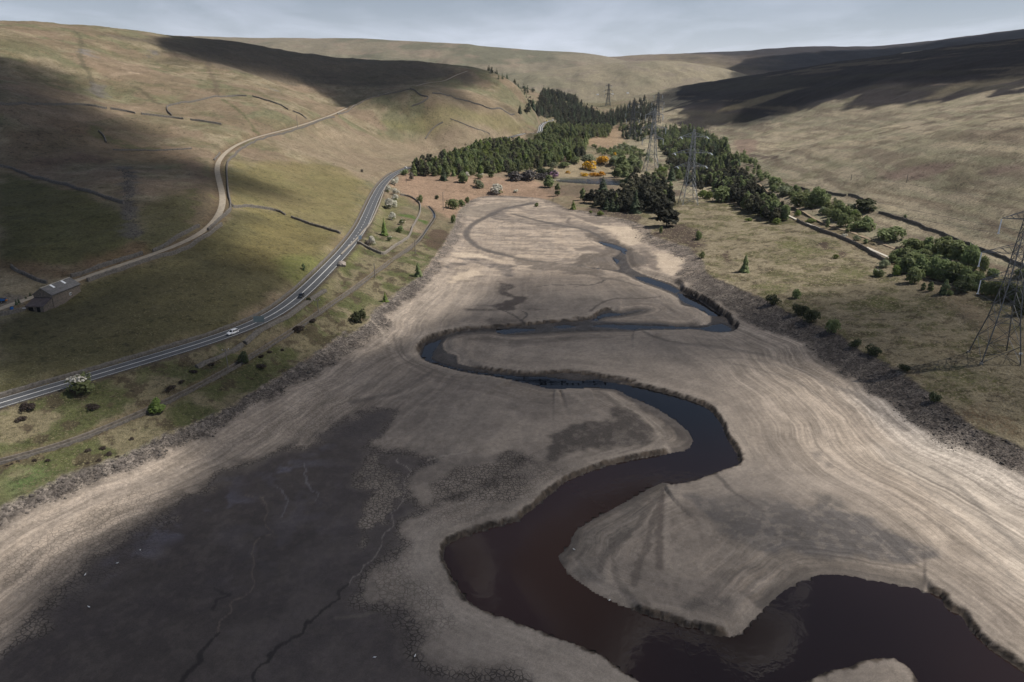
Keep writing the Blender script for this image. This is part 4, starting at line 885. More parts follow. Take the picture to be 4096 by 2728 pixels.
water_grid('river_water', np.vstack([POOL]), 2.0, z_w, 1.6)
water_grid('stream_water', CHAN, 2.0, lambda y: z_w(y), .6)
# ------------------------------------------------------------------ far moors
def simple_mat(name, col, rough=.8, var=.25, scale=3.0, metal=0.0, spec=.35, bump=0.0, objspace=True):
    m, nt, nn, ll, bs = nodes_mat(name)
    tc = N(nt, 'ShaderNodeTexCoord')
    n = N(nt, 'ShaderNodeTexNoise', i_Scale=scale, i_Detail=4, i_Roughness=.6); ll.new(tc.outputs['Object' if objspace else 'Generated'], n.inputs['Vector'])
    r = N(nt, 'ShaderNodeMapRange'); r.inputs['From Min'].default_value = .3; r.inputs['From Max'].default_value = .7; r.inputs['To Min'].default_value = 1 - var; r.inputs['To Max'].default_value = 1 + var
    ll.new(n.outputs['Fac'], r.inputs['Value'])
    s = N(nt, 'ShaderNodeVectorMath', operation='SCALE'); s.inputs[0].default_value = col; ll.new(r.outputs[0], s.inputs['Scale'])
    ll.new(s.outputs[0], bs.inputs['Base Color']); bs.inputs['Roughness'].default_value = rough; bs.inputs['Metallic'].default_value = metal; bs.inputs['Specular IOR Level'].default_value = spec
    if bump:
        b = N(nt, 'ShaderNodeBump', i_Strength=bump, i_Distance=.1); ll.new(n.outputs['Fac'], b.inputs['Height']); ll.new(b.outputs[0], bs.inputs['Normal'])
    return m
def far_hill(name, sil, foot, colf, bulge=.18, seed=0, n=260, m=56):
    S = catmull(np.array(sil, float), 8); Fo = catmull(np.array(foot, float), 8)
    def rs(P): 
        L = np.r_[0, np.cumsum(np.hypot(np.diff(P[:, 0]), np.diff(P[:, 1])))]; s = np.linspace(0, L[-1], n)
        return np.stack([np.interp(s, L, P[:, k]) for k in range(3)], 1)
    S, Fo = rs(S), rs(Fo)
    C = np.array([at_t(u * 1.74, v * 1.74, t) for u, v, t in S]); A = np.array([at_t(u * 1.74, v * 1.74, t) for u, v, t in Fo])
    rr_ = np.linspace(0, 1, m)
    P = A[None] + (C - A)[None] * rr_[:, None, None]
    P[..., 2] += (np.sin(rr_ * math.pi) * bulge)[:, None] * (C - A)[None, :, 2]
    gull = fbm(P[..., 0] * .004 + seed, P[..., 1] * .0012, 201 + seed, 4) - .5
    P[..., 2] += gull * 70 * np.sin(np.minimum(rr_ * math.pi, math.pi))[:, None] + (fbm(P[..., 0] * .02, P[..., 1] * .02, 203 + seed, 4) - .5) * 10 * (1 - rr_[:, None] ** 4)
    P[-1, :, 2] += (fbm(C[:, 0] * .012, C[:, 0] * 0, 205 + seed, 3) - .5) * 5
    back = []
    d = C / np.linalg.norm(C[:, :2], axis=1)[:, None]
    for k in (1, 2, 3, 4):
        q = C.copy(); q[:, :2] += d[:, :2] * 260 * k; q[:, 2] -= 12 * k * k + 6 * k; back.append(q)
    P = np.concatenate([P, np.array(back)], 0)
    M_, N_ = P.shape[:2]
    uu = np.linspace(0, 1, N_)[None] + np.zeros((M_, 1)); vv = np.r_[rr_, 1, 1, 1, 1][:, None] + np.zeros((1, N_))
    su = np.interp(uu, np.linspace(0, 1, n), S[:, 0])
    col = colf(P, su, vv)
    alb = np.concatenate([col, np.ones(col.shape[:2] + (1,))], -1).reshape(-1, 4)
    mt = np.zeros((M_ * N_, 4)); mt[:, 0] = 1; mt[:, 3] = .95
    Ii = np.arange(M_ * N_).reshape(M_, N_)
    q = np.stack([Ii[:-1, :-1], Ii[:-1, 1:], Ii[1:, 1:], Ii[1:, :-1]], -1).reshape(-1, 4)
    return structure(grid_mesh(name, q, P.reshape(-1, 3), M_TERR, {'albedo': alb, 'matter': mt}))
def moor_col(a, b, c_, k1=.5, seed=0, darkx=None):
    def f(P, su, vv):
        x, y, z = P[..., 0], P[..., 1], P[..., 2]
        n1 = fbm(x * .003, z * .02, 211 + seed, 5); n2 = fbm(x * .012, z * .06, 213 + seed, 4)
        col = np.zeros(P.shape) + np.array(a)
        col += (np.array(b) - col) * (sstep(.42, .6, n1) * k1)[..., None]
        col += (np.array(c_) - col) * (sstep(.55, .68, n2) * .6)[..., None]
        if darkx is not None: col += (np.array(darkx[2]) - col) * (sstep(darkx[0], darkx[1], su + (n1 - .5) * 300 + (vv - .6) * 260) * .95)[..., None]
        return col
    return f
far_hill('far_fell', [(330, 82, 3300), (420, 82, 3300), (560, 86, 3250), (700, 88, 3200), (820, 88, 3100), (900, 92, 3050), (1000, 97, 3000), (1065, 100, 2950), (1110, 106, 2950), (1200, 113, 2950), (1280, 118, 2950), (1340, 122, 2950), (1400, 131, 3000), (1450, 143, 3100)],
         [(330, 240, 2300), (900, 238, 2300), (1200, 238, 2300), (1450, 236, 2300), (1560, 236, 2350)], moor_col((.170, .148, .108), (.110, .108, .075), (.195, .155, .118), .8, 1), .10, 1)
far_hill('far_knoll', [(1140, 178, 2500), (1220, 166, 2500), (1300, 156, 2480), (1380, 147, 2450), (1450, 141, 2430), (1510, 139, 2420), (1570, 142, 2430), (1630, 151, 2450), (1690, 164, 2500), (1760, 185, 2550)],
         [(1100, 236, 2080), (1300, 238, 2060), (1450, 236, 2060), (1600, 234, 2100), (1760, 232, 2150)], moor_col((.195, .168, .118), (.150, .140, .095), (.165, .138, .108), .7, 2), .12, 2)
far_hill('far_moor', [(1340, 134, 4300), (1430, 129, 4300), (1500, 125, 4250), (1560, 123, 4200), (1700, 117, 4100), (1780, 111, 4050), (1850, 107, 4000), (2000, 106, 3900), (2100, 98, 3800), (2200, 86, 3700), (2354, 66, 3600), (2500, 48, 3500)],
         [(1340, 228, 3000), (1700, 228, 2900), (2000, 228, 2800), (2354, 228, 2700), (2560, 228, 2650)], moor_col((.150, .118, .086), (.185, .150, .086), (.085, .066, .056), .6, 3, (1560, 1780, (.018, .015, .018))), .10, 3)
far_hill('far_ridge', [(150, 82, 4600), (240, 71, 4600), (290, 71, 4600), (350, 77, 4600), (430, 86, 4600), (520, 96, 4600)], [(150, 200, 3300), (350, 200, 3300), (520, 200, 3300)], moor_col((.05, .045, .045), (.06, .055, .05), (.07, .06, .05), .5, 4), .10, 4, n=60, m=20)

# ------------------------------------------------------------------ road, tracks, markings
def ribbon(name, Q, w0, w1, dz, mat, parent=None, close_sides=0.0):
    """strip between lateral offsets w0..w1 (left positive) of a line, dz above it"""
    T = np.gradient(Q[:, :2], axis=0); T /= np.linalg.norm(T, axis=1)[:, None] + 1e-9
    Nn = np.stack([-T[:, 1], T[:, 0]], 1)
    a = np.c_[Q[:, :2] + Nn * w0, Q[:, 2] + dz]; b = np.c_[Q[:, :2] + Nn * w1, Q[:, 2] + dz]
    n = len(Q); vs = np.vstack([a, b]); fs = [(i, i + 1, n + i + 1, n + i) for i in range(n - 1)]
    if close_sides:
        a2 = a.copy(); b2 = b.copy(); a2[:, 2] -= close_sides; b2[:, 2] -= close_sides
        vs = np.vstack([vs, a2, b2])
        fs += [(2 * n + i, 2 * n + i + 1, i + 1, i) for i in range(n - 1)] + [(n + i, n + i + 1, 3 * n + i + 1, 3 * n + i) for i in range(n - 1)]
    me = bpy.data.meshes.new(name); me.from_pydata(vs.tolist(), [], fs); me.materials.append(mat); me.update()
    o = bpy.data.objects.new(name, me); COL.objects.link(o)
    if parent: o.parent = parent
    return o
M_ASPH = simple_mat('asphalt', (.075, .077, .082), .75, .22, .35, spec=.4)
M_LINE = simple_mat('road_paint', (.70, .69, .66), .6, .15, 2.0)
M_GRAV = simple_mat('gravel_track', (.310, .265, .205), .95, .22, .5)
M_EARTH = simple_mat('earth_path', (.235, .180, .125), .95, .25, .3)
M_PALE = simple_mat('pale_stone_chippings', (.46, .42, .36), .95, .15, .6)
road = structure(ribbon('road', ROADL, -3.9, 3.9, .06, M_ASPH, None, .4))
ribbon('edge_line', ROADL, 3.35, 3.52, .07, M_LINE, road); ribbon('edge_line', ROADL, -3.52, -3.35, .07, M_LINE, road)
iy = np.argmin(np.abs(ROADL[:, 1] - 375))
ribbon('centre_line', ROADL[:iy], -.17, .17, .07, M_LINE, road)
seg = resample(ROADL[iy:], 1.0); dash_proto = None
k = 6
while k < len(seg) - 5:
    ribbon('centre_dash', seg[k:k + 5], -.11, .11, .07, M_LINE, road); k += 9
road2 = structure(ribbon('road', ROAD2L, -3.9, 3.9, .06, M_ASPH, None, .4))
q2 = ROAD2L[np.argmin(np.abs(ROAD2L[:, 1] - 1180)):]
ribbon('edge_line', q2, 3.3, 3.65, .08, M_LINE, road2); ribbon('edge_line', q2, -3.65, -3.3, .08, M_LINE, road2); ribbon('centre_line', q2, -.35, .35, .08, M_LINE, road2)
structure(ribbon('farm_track', TRACKL, -1.75, 1.75, .05, M_GRAV, None, .4))
def drape(c, pts, step=2.0, smooth=5):
    P = on(c, pts); Q = profile_line(P, step, smooth); Q[:, 2] = gz(Q[:, 0], Q[:, 1])
    k = np.ones(5) / 5; Q[2:-2, 2] = np.convolve(Q[:, 2], k, 'valid'); return Q
PATHL = drape('q3', [(250, 165), (300, 215), (380, 280), (470, 335), (560, 400), (640, 465), (720, 530), (800, 550), (880, 582), (1000, 650), (1130, 720), (1300, 790), (1500, 852), (1700, 930), (1900, 1000), (2060, 1062)], 3.0)
structure(ribbon('footpath', PATHL, -1.5, 1.5, .10, M_EARTH, None, .5))
for pts in ([(735, 648), (800, 680), (850, 706)], [(940, 738), (1020, 768), (1100, 800), (1200, 845), (1300, 890), (1400, 925), (1500, 962), (1600, 1003)], [(1645, 1022), (1720, 1055), (1800, 1090), (1900, 1135), (1975, 1166)]):
    structure(ribbon('gravel_path', drape('q3', pts, 2.0), -1.1, 1.1, .22, M_PALE, None, .6))

# ------------------------------------------------------------------ clouds (they throw the shade on the valley)
def vol_mat(name, dens, col, aniso=0.0):
    m = bpy.data.materials.new(name); m.use_nodes = True; nt = m.node_tree; nt.nodes.clear()
    o = nt.nodes.new('ShaderNodeOutputMaterial'); v = nt.nodes.new('ShaderNodeVolumePrincipled')
    v.inputs['Color'].default_value = col + (1,); v.inputs['Density'].default_value = dens; v.inputs['Anisotropy'].default_value = aniso
    nt.links.new(v.outputs[0], o.inputs['Volume']); return m
M_CLOUD = vol_mat('cloud_vapour', .020, (.97, .97, .98), .3)
M_CLOUDT = vol_mat('thin_cloud_vapour', .0125, (.97, .97, .98), .3)
def cloud(P, alt, thick, taper, seed, vmat=None, step=14.0):
    """a flat-based cumulus whose shade falls on polygon P of the ground"""
    P = np.array(P)
    L = (alt - P[:, 2]) / SUN[2]
    C = P[:, :2] + L[:, None] * SUN[None, :2]
    C = catmull(C, 3, True)
    step = max(step, (np.ptp(C[:, 0]) + np.ptp(C[:, 1])) / 150)
    x = np.arange(C[:, 0].min() - step, C[:, 0].max() + 2 * step, step); y = np.arange(C[:, 1].min() - step, C[:, 1].max() + 2 * step, step)
    X, Y = np.meshgrid(x, y)
    sd = sdist(X, Y, C, 1e5) + (fbm(X * .012, Y * .012, seed, 4) - .5) * taper * .9
    T = sstep(0, taper, sd) ** .8 * thick * (.75 + .5 * fbm(X * .01, Y * .01, seed + 5, 3))
    bot = alt - .22 * T; top = alt + .78 * T * (.85 + .3 * fbm(X * .03, Y * .03, seed + 9, 3))
    pos_ = T > 1e-6
    ny, nx = X.shape
    cell = pos_[:-1, :-1] | pos_[:-1, 1:] | pos_[1:, 1:] | pos_[1:, :-1]
    Ib = np.arange(X.size).reshape(X.shape); It = np.where(pos_, Ib + X.size, Ib)
    f = []
    def qd(G): return np.stack([G[:-1, :-1], G[:-1, 1:], G[1:, 1:], G[1:, :-1]], -1)[cell]
    quads = np.vstack([qd(It), qd(Ib)[:, ::-1]])
    Vv = np.vstack([np.stack([X, Y, np.where(pos_, bot, alt)], -1).reshape(-1, 3), np.stack([X, Y, np.where(pos_, top, alt)], -1).reshape(-1, 3)])
    o = grid_mesh('cloud', quads, Vv, vmat or M_CLOUD)
    o['kind'] = 'structure'
    return o
def gpoly(pts, zdef=None):
    out = []
    for u, v in pts:
        if zdef is None: out.append(hit([u * 1.74], [v * 1.74], GZ)[0])
        else: out.append(at_z(u * 1.74, v * 1.74, zdef))
    return np.array(out)
CL1 = gpoly([(-160, 60), (-60, 112), (0, 122), (51, 133), (113, 147), (154, 164), (205, 178), (222, 219), (245, 246), (290, 263), (342, 287), (372, 312), (427, 335), (460, 345), (495, 362), (533, 369), (581, 386), (632, 407), (683, 430), (728, 458), (700, 486), (620, 478), (545, 470), (505, 500), (535, 545), (610, 575), (690, 612), (745, 632)]) 
CL2 = gpoly([(770, 660), (850, 742), (960, 745), (1060, 705), (1150, 655), (1240, 618), (1330, 612), (1420, 622), (1500, 655), (1600, 672), (1720, 672), (1840, 655), (1960, 640), (2100, 625), (2230, 610), (2354, 590), (2540, 590), (2800, 700), (2800, 1040), (2500, 1040), (2354, 1000), (2230, 950), (2100, 892), (1990, 850), (1890, 850), (1840, 900), (1900, 1020), (2000, 1150), (2120, 1260), (2260, 1350), (2400, 1440), (2600, 1580)])
far_pts = np.array([[230, 40, 0], [60, -160, 0], [-130, -120, 0], [-190, 40, 8]])
mid_pts = gpoly([(-60, 1480), (60, 1400), (200, 1290), (330, 1200), (470, 1120), (520, 1060), (430, 1015), (250, 985), (100, 955), (-60, 925), (-260, 850)])
wide = np.array([[-420, 300, 45], [-560, 480, 110]])
CLA = np.vstack([CL1, gpoly([(640, 640), (560, 640), (470, 610), (330, 690), (150, 800), (-60, 860), (-260, 850)]), wide])
cloud(CLA, 1000.0, 130.0, 52.0, 301, M_CLOUD)
CLD = np.vstack([gpoly([(-260, 800), (-60, 760), (200, 690), (420, 620), (600, 590), (745, 632)]), CL2, far_pts, mid_pts])
cloud(CLD, 1040.0, 120.0, 60.0, 303, M_CLOUDT)
CLB = gpoly([(290, 64), (376, 99), (461, 144), (581, 171), (700, 197), (776, 238), (860, 252), (930, 264), (1010, 274), (1118, 266), (1186, 266), (1176, 247), (1083, 222), (1100, 205), (1185, 204), (1150, 190)])
CLB = np.vstack([CLB, [[60, 1700, 110], [-300, 1750, 170], [-640, 1400, 190], [-640, 1150, 190]]])
cloud(CLB, 1000.0, 115.0, 60.0, 311)
CLF = np.array([at_t(u * 1.74, v * 1.74, t) for u, v, t in [(1480, 232, 1750), (1640, 262, 1350), (1900, 232, 1080), (2120, 212, 930), (2354, 190, 760), (2650, 170, 760)]] + [[2400, 1500, 250], [3600, 2600, 420], [3400, 3700, 400], [2300, 4000, 380], [1250, 3900, 300], [900, 3000, 200], [620, 2250, 120]])  # unseen cloud, outline stretched down over the heather to darken it
cloud(CLF, 1250.0, 95.0, 90.0, 321, M_CLOUD, 24.0)
CLG = np.array([[-2600, 4200, 400], [-1500, 4000, 380], [-1300, 5000, 380], [-2800, 5200, 380]]); cloud(CLG, 1300.0, 110.0, 120.0, 331, M_CLOUD, 30.0)
# ------------------------------------------------------------------ air
HAZE = True
if HAZE:
    bm = bmesh.new(); bmesh.ops.create_cube(bm, size=1.0)
    for v in bm.verts: v.co = Vector((v.co.x * 15000, 1500 + v.co.y * 13000, 290 + v.co.z * 700))
    me = bpy.data.meshes.new('haze'); bm.to_mesh(me); bm.free(); me.materials.append(vol_mat('haze_air', 2.2e-5, (.74, .85, 1.0), .1))
    hz = bpy.data.objects.new('haze', me); COL.objects.link(hz); hz['kind'] = 'stuff'
# ------------------------------------------------------------------ dry stone walls
def tag(o, label=None, cat=None, group=None, kind=None):
    if label: o['label'] = label
    if cat: o['category'] = cat
    if group: o['group'] = group
    if kind: o['kind'] = kind
    return o
def empty(name, loc, rz=0.0, scale=1.0):
    o = bpy.data.objects.new(name, None); COL.objects.link(o); o.location = loc; o.rotation_euler = (0, 0, rz)
    o.scale = (scale,) * 3 if isinstance(scale, (int, float)) else scale
    o.empty_display_size = .5; return o
def mesh_obj(name, vs, fs, mat, parent=None, smooth=False, mats=None, midx=None):
    me = bpy.data.meshes.new(name); me.from_pydata([tuple(map(float, v)) for v in vs], [], [tuple(map(int, f)) for f in fs])
    for m in (mats or [mat]): me.materials.append(m)
    if midx is not None: me.polygons.foreach_set('material_index', np.array(midx, np.int32))
    if smooth: me.polygons.foreach_set('use_smooth', np.ones(len(fs), bool))
    me.update(); o = bpy.data.objects.new(name, me); COL.objects.link(o)
    if parent is not None: o.parent = parent
    return o
M_WALL = simple_mat('gritstone', (.125, .112, .098), .95, .45, 1.3, bump=.6)
M_COPE = simple_mat('pale_gritstone', (.330, .300, .255), .95, .25, 1.0, bump=.4)
WRNG = np.random.RandomState(5)
def wall_mesh(Ls, h, th, step=1.1, ruin=.0):
    vs, fs = [], []
    for Q in Ls:
        Q = resample(catmull(Q, 5), step); Q[:, 2] = gz(Q[:, 0], Q[:, 1]); n = len(Q)
        T = np.gradient(Q[:, :2], axis=0); T /= np.linalg.norm(T, axis=1)[:, None] + 1e-9; Nn = np.stack([-T[:, 1], T[:, 0]], 1)
        hh = h * (1 + (WRNG.rand(n) - .5) * .22 - ruin * sstep(.5, .72, fbm(np.arange(n) * .16, np.zeros(n), WRNG.randint(999), 3)))
        tt = th * (1 + (WRNG.rand(n) - .5) * .25); b0 = len(vs)
        for i in range(n):
            for w, z in ((tt[i] * .62, -.5), (tt[i] * .5, hh[i] * .86), (tt[i] * .22, hh[i] + .08), (-tt[i] * .22, hh[i] + .08), (-tt[i] * .5, hh[i] * .86), (-tt[i] * .62, -.5)):
                vs.append((Q[i, 0] + Nn[i, 0] * w, Q[i, 1] + Nn[i, 1] * w, Q[i, 2] + z))
        for i in range(n - 1):
            a = b0 + 6 * i
            for k in range(5): fs.append((a + k, a + k + 1, a + 7 + k, a + 6 + k))
        fs.append(tuple(b0 + k for k in range(5, -1, -1))); e = b0 + 6 * (n - 1); fs.append(tuple(e + k for k in range(6)))
    return vs, fs
def stone_wall(label, crop_lines, h=1.35, th=.75, mat=None, ruin=.5, cat='stone wall', group='dry stone walls on the hillside', name='stone_wall'):
    Ls = [on(c, p) for c, p in crop_lines]
    vs, fs = wall_mesh(Ls, h, th, 1.1, ruin)
    c = np.array(vs)[0]
    o = mesh_obj(name, np.array(vs) - c, fs, mat or M_WALL); o.location = c
    return tag(o, label, cat, group)
stone_wall('long tumbledown stone wall crossing the shaded upper hillside from the left edge', [('c1', [(-40, 705), (120, 705), (250, 706), (400, 708), (540, 708), (640, 718), (720, 733)]), ('c1', [(745, 735), (850, 752), (910, 765)]), ('c1', [(950, 770), (1050, 780), (1130, 790), (1170, 795), (1235, 803)]), ('c1', [(1280, 808), (1400, 825), (1490, 840)])], 1.7, 1.0, ruin=.15)
stone_wall('curved ruined wall ringing the sunlit sheepfold field on the upper hillside', [('c1', [(1155, 780), (1125, 740), (1135, 715), (1200, 700), (1280, 690), (1380, 668), (1480, 655), (1580, 648), (1660, 648)]), ('c1', [(1700, 650), (1760, 668), (1850, 695), (1900, 715), (1940, 740)]), ('c1', [(1970, 750), (2030, 775), (2060, 800)])], 1.6, 1.0, ruin=.20)
stone_wall('thick dark wall slanting down between two shaded fields to the stony gully', [('c1', [(-40, 1110), (0, 1120), (100, 1145), (200, 1185), (330, 1220), (440, 1245), (560, 1285), (700, 1330), (835, 1370)])], 1.6, 1.1, ruin=.13)
stone_wall('short broken wall curving down a shaded slope above the gully', [('c1', [(665, 885), (700, 920), (715, 960)])], 1.4, .9)
stone_wall('faint low wall running level across the slope above the gully head', [('c1', [(760, 1010), (900, 1012), (1050, 1015), (1180, 1008), (1290, 1000)])], .9, .8, ruin=.31)
stone_wall('wall along the lower side of the farm track, from the upper bend down to the barn', [('c1', [(2250, 790), (2100, 835), (1990, 872), (1840, 914), (1740, 942), (1625, 1003), (1560, 1062), (1528, 1112), (1528, 1200), (1538, 1300), (1552, 1385), (1532, 1432), (1455, 1502), (1400, 1552)]), ('c4', [(1492, 0), (1400, 72), (1290, 142), (1150, 202), (1000, 242), (850, 292), (700, 342), (590, 380)])], 1.5, .9, ruin=.06)
stone_wall('wall along the upper side of the farm track above the barn', [('c4', [(1340, 10), (1240, 60), (1100, 150), (1030, 180)]), ('c4', [(960, 195), (850, 230), (700, 275), (560, 330), (480, 350)])], 1.4, .9, ruin=.09)
stone_wall('short stub of wall on the upper side of the track at its sharp bend', [('c1', [(1480, 1030), (1440, 1080)])], 1.3, .9)
stone_wall('wall arching across the sunlit pasture from the track bend to the road', [('c1', [(1560, 1390), (1640, 1392), (1750, 1400), (1850, 1420), (1920, 1450)]), ('c1', [(1960, 1465), (2080, 1510), (2200, 1545), (2290, 1575)])], 1.5, .9, ruin=.09)
stone_wall('thin dark wall following the far stretch of track up to the spur', [('c2', [(490, 602), (400, 622), (280, 647), (220, 662), (160, 692), (90, 732), (0, 770)])], 1.5, .9, ruin=.09)
stone_wall('crooked wall dropping from the far track across the brown spur', [('c2', [(490, 598), (560, 640), (610, 655), (570, 690), (500, 715)])], 1.8, 1.1, ruin=.18)
stone_wall('long dark wall crossing the spur towards the conifer plantation', [('c2', [(640, 630), (720, 640), (820, 670), (950, 705), (1050, 735), (1190, 770)])], 1.9, 1.1, ruin=.11)
stone_wall('short dark wall running downhill over the pinkish field', [('c2', [(710, 825), (660, 850), (620, 890), (590, 935)])], 1.4, .9, ruin=.22)
stone_wall('broken wall sloping towards the wood below the plantation', [('c2', [(760, 800), (860, 840), (960, 875), (1025, 905)])], 1.3, .9, ruin=.27)
stone_wall('wall coming down the bank behind the barn', [('p3', [(230, -60), (290, 0), (450, 80), (600, 150), (700, 200), (800, 235), (930, 268)])], 1.4, .8, ruin=.09)
stone_wall('wall at the lower edge of the farm yard', [('p3', [(0, 890), (120, 870), (260, 840), (400, 800), (480, 770)])], 1.2, .8, ruin=.13)
stone_wall('pale wall enclosing the small field between the road bend and the shore', [('q1', [(870, 630), (960, 645), (1060, 680), (1130, 730), (1175, 780), (1182, 860), (1160, 950), (1120, 1030), (1060, 1130), (1020, 1250), (920, 1350), (790, 1430), (612, 1556), (480, 1520), (330, 1450), (190, 1390)])], 1.5, .9, M_COPE if False else simple_mat('weathered_walling', (.180, .160, .138), .95, .35, 1.2, bump=.5), .05)
stone_wall('dark boundary wall at the foot of the right hand moor', [('q3', [(660, 300), (760, 318)]), ('q3', [(850, 330), (930, 345), (980, 360)]), ('q3', [(1145, 375), (1250, 395), (1330, 410), (1420, 425)]), ('q3', [(1455, 415), (1540, 430), (1620, 470)]), ('q3', [(1810, 625), (1950, 660), (2100, 705), (2230, 745), (2354, 805)]), ('c6', [(1400, 120), (1560, 185), (1700, 240), (1850, 300), (1960, 340), (2125, 405), (2250, 460)])], 1.35, .8, ruin=.04)
stone_wall('dark wall beside the pale gravel path on the right bank', [('q3', [(850, 716), (935, 762), (1100, 824), (1300, 896), (1400, 936), (1580, 1016), (1650, 1054), (1780, 1134), (1930, 1222)])], 1.6, .9, ruin=.02)
stone_wall('rough stone revetment on the bank below the road near the white car', [('p6', [(-300, 1500), (0, 1372), (280, 1242), (560, 1075)]), ('p6', [(600, 1050), (880, 815), (1050, 722), (1300, 602), (1450, 522), (1700, 335), (1900, 190), (2120, 60)])], .7, 1.8, ruin=.18)
stone_wall('low roadside wall on the shore side of the sunlit road bend', [('q1', [(715, 400), (640, 500), (590, 620), (540, 760), (480, 900), (430, 1010), (380, 1100), (280, 1210), (180, 1330), (60, 1450), (-60, 1570)])], .9, .7, simple_mat('pale_walling', (.230, .205, .175), .95, .3, 1.2), .2)
up_l = ROADL[(ROADL[:, 1] > 120) & (ROADL[:, 1] < 745)]
T = np.gradient(up_l[:, :2], axis=0); T /= np.linalg.norm(T, axis=1)[:, None]
vs, fs = wall_mesh([np.c_[up_l[:, 0] - T[:, 1] * 5.6, up_l[:, 1] + T[:, 0] * 5.6, up_l[:, 2]][::3]], 1.1, .8, 1.1, .15)
o = mesh_obj('stone_wall', np.array(vs) - np.array(vs)[0], fs, M_WALL); o.location = vs[0]; tag(o, 'dark wall hugging the uphill edge of the main road', 'stone wall', 'dry stone walls on the hillside')
# catchwater: a leat with stone sides running along the bank below the road
M_LEAT = simple_mat('leat_stone', (.150, .130, .108), .95, .4, .8)
cw = empty('catchwater_leat', CATCHL[len(CATCHL) // 2]); tag(cw, 'stone sided water channel running straight along the bank below the road', 'water channel')
def wall_along(name, Q, off, h, th, mat, parent, base=-1.3):
    T = np.gradient(Q[:, :2], axis=0); T /= np.linalg.norm(T, axis=1)[:, None] + 1e-9; Nn = np.stack([-T[:, 1], T[:, 0]], 1); vs, fs = [], []
    org = np.array(parent.location)
    for i in range(len(Q)):
        for w, z in ((off + th / 2, base), (off + th / 2, h), (off - th / 2, h), (off - th / 2, base)):
            vs.append((Q[i, 0] + Nn[i, 0] * w - org[0], Q[i, 1] + Nn[i, 1] * w - org[1], Q[i, 2] + z - org[2]))
    for i in range(len(Q) - 1):
        a = 4 * i
        for k in range(3): fs.append((a + k, a + k + 1, a + 5 + k, a + 4 + k))
    return mesh_obj(name, vs, fs, mat, parent)
wall_along('side_wall', CATCHL, .95, .35, .4, M_LEAT, cw); wall_along('side_wall', CATCHL, -.95, .25, .4, M_WALL, cw)
cq = CATCHL[CATCHL[:, 1] > 440]
M_CWAT = bpy.data.materials.get('peaty_water')
ob = ribbon('channel_water', cq, -.7, .7, -.45, M_CWAT); structure(ob)

# ------------------------------------------------------------------ pond at the head of the reservoir
vs = [tuple(p) for p in PONDP]
M_PWAT = M_CWAT.copy(); M_PWAT.name = 'rippled_pond_water'; M_PWAT.node_tree.nodes['Principled BSDF'].inputs['IOR'].default_value = 1.5
for n_ in M_PWAT.node_tree.nodes:
    if n_.type == 'BUMP': n_.inputs['Strength'].default_value = .6; n_.inputs['Distance'].default_value = .7
    if n_.type == 'TEX_NOISE': n_.inputs['Scale'].default_value = 1.1
pond = structure(mesh_obj('pond_water', vs, [tuple(range(len(vs)))], M_PWAT))
pw = empty('pond_wall', PONDP[0]); tag(pw, 'pale masonry edge wall along the far side of the blue pond', 'masonry wall')
far_e = np.array([at_z(*px('p4', [q])[0], PONDZ) for q in [(1478, 366), (1600, 362), (1750, 361), (1900, 360), (2020, 359)]])
Qp = resample(far_e, 3.0)
wall_along('parapet', Qp, 0, .9, .9, M_COPE, pw, -1.0)
pw2 = empty('pond_wall', PONDP[0]); tag(pw2, 'short pale wall at the left corner of the pond beside the dark rhododendrons', 'masonry wall')
Qp = resample(np.array([at_z(*px('p4', [q])[0], PONDZ) for q in [(1285, 400), (1340, 392), (1420, 384), (1505, 376)]]), 3.0)
wall_along('parapet', Qp, 0, .8, .9, M_COPE, pw2, -1.0)
M_WOOD = simple_mat('weathered_timber', (.115, .095, .075), .9, .3, 3.0)
fn_ = empty('post_fence', PONDP[5]); tag(fn_, 'row of short dark posts along the near edge of the pond', 'fence')
near_e = resample(np.array([at_z(*px('p4', [q])[0], PONDZ) for q in [(1500, 396), (1640, 410), (1760, 416), (1860, 421), (1980, 426)]]), 4.2)
def box_vf(cx, cy, z0, z1, sx, sy, rz=0.0):
    c_, s_ = math.cos(rz), math.sin(rz)
    v = [(cx + a * sx / 2 * c_ - b * sy / 2 * s_, cy + a * sx / 2 * s_ + b * sy / 2 * c_, z) for z in (z0, z1) for a, b in ((-1, -1), (1, -1), (1, 1), (-1, 1))]
    return v, [(3, 2, 1, 0), (4, 5, 6, 7), (0, 1, 5, 4), (1, 2, 6, 5), (2, 3, 7, 6), (3, 0, 4, 7)]
pv, pf = box_vf(0, 0, -.6, 1.5, .35, .35)
post_me = None
for i, q in enumerate(near_e):
    if post_me is None:
        po = mesh_obj('post', pv, pf, M_WOOD, fn_); post_me = po.data
    else:
        po = bpy.data.objects.new('post', post_me); COL.objects.link(po); po.parent = fn_
    po.location = Vector(q) - Vector(PONDP[5])
rl = mesh_obj('rail', [tuple(np.array(q) - PONDP[5] + (0, 0, z)) for q in near_e for z in (1.15, 1.32)] + [tuple(np.array(q) - PONDP[5] + (0, .12, z)) for q in near_e for z in (1.15, 1.32)],
     [(2 * i, 2 * i + 1, 2 * i + 3, 2 * i + 2) for i in range(len(near_e) - 1)] + [(2 * len(near_e) + 2 * i, 2 * len(near_e) + 2 * i + 2, 2 * len(near_e) + 2 * i + 3, 2 * len(near_e) + 2 * i + 1) for i in range(len(near_e) - 1)], M_WOOD, fn_)
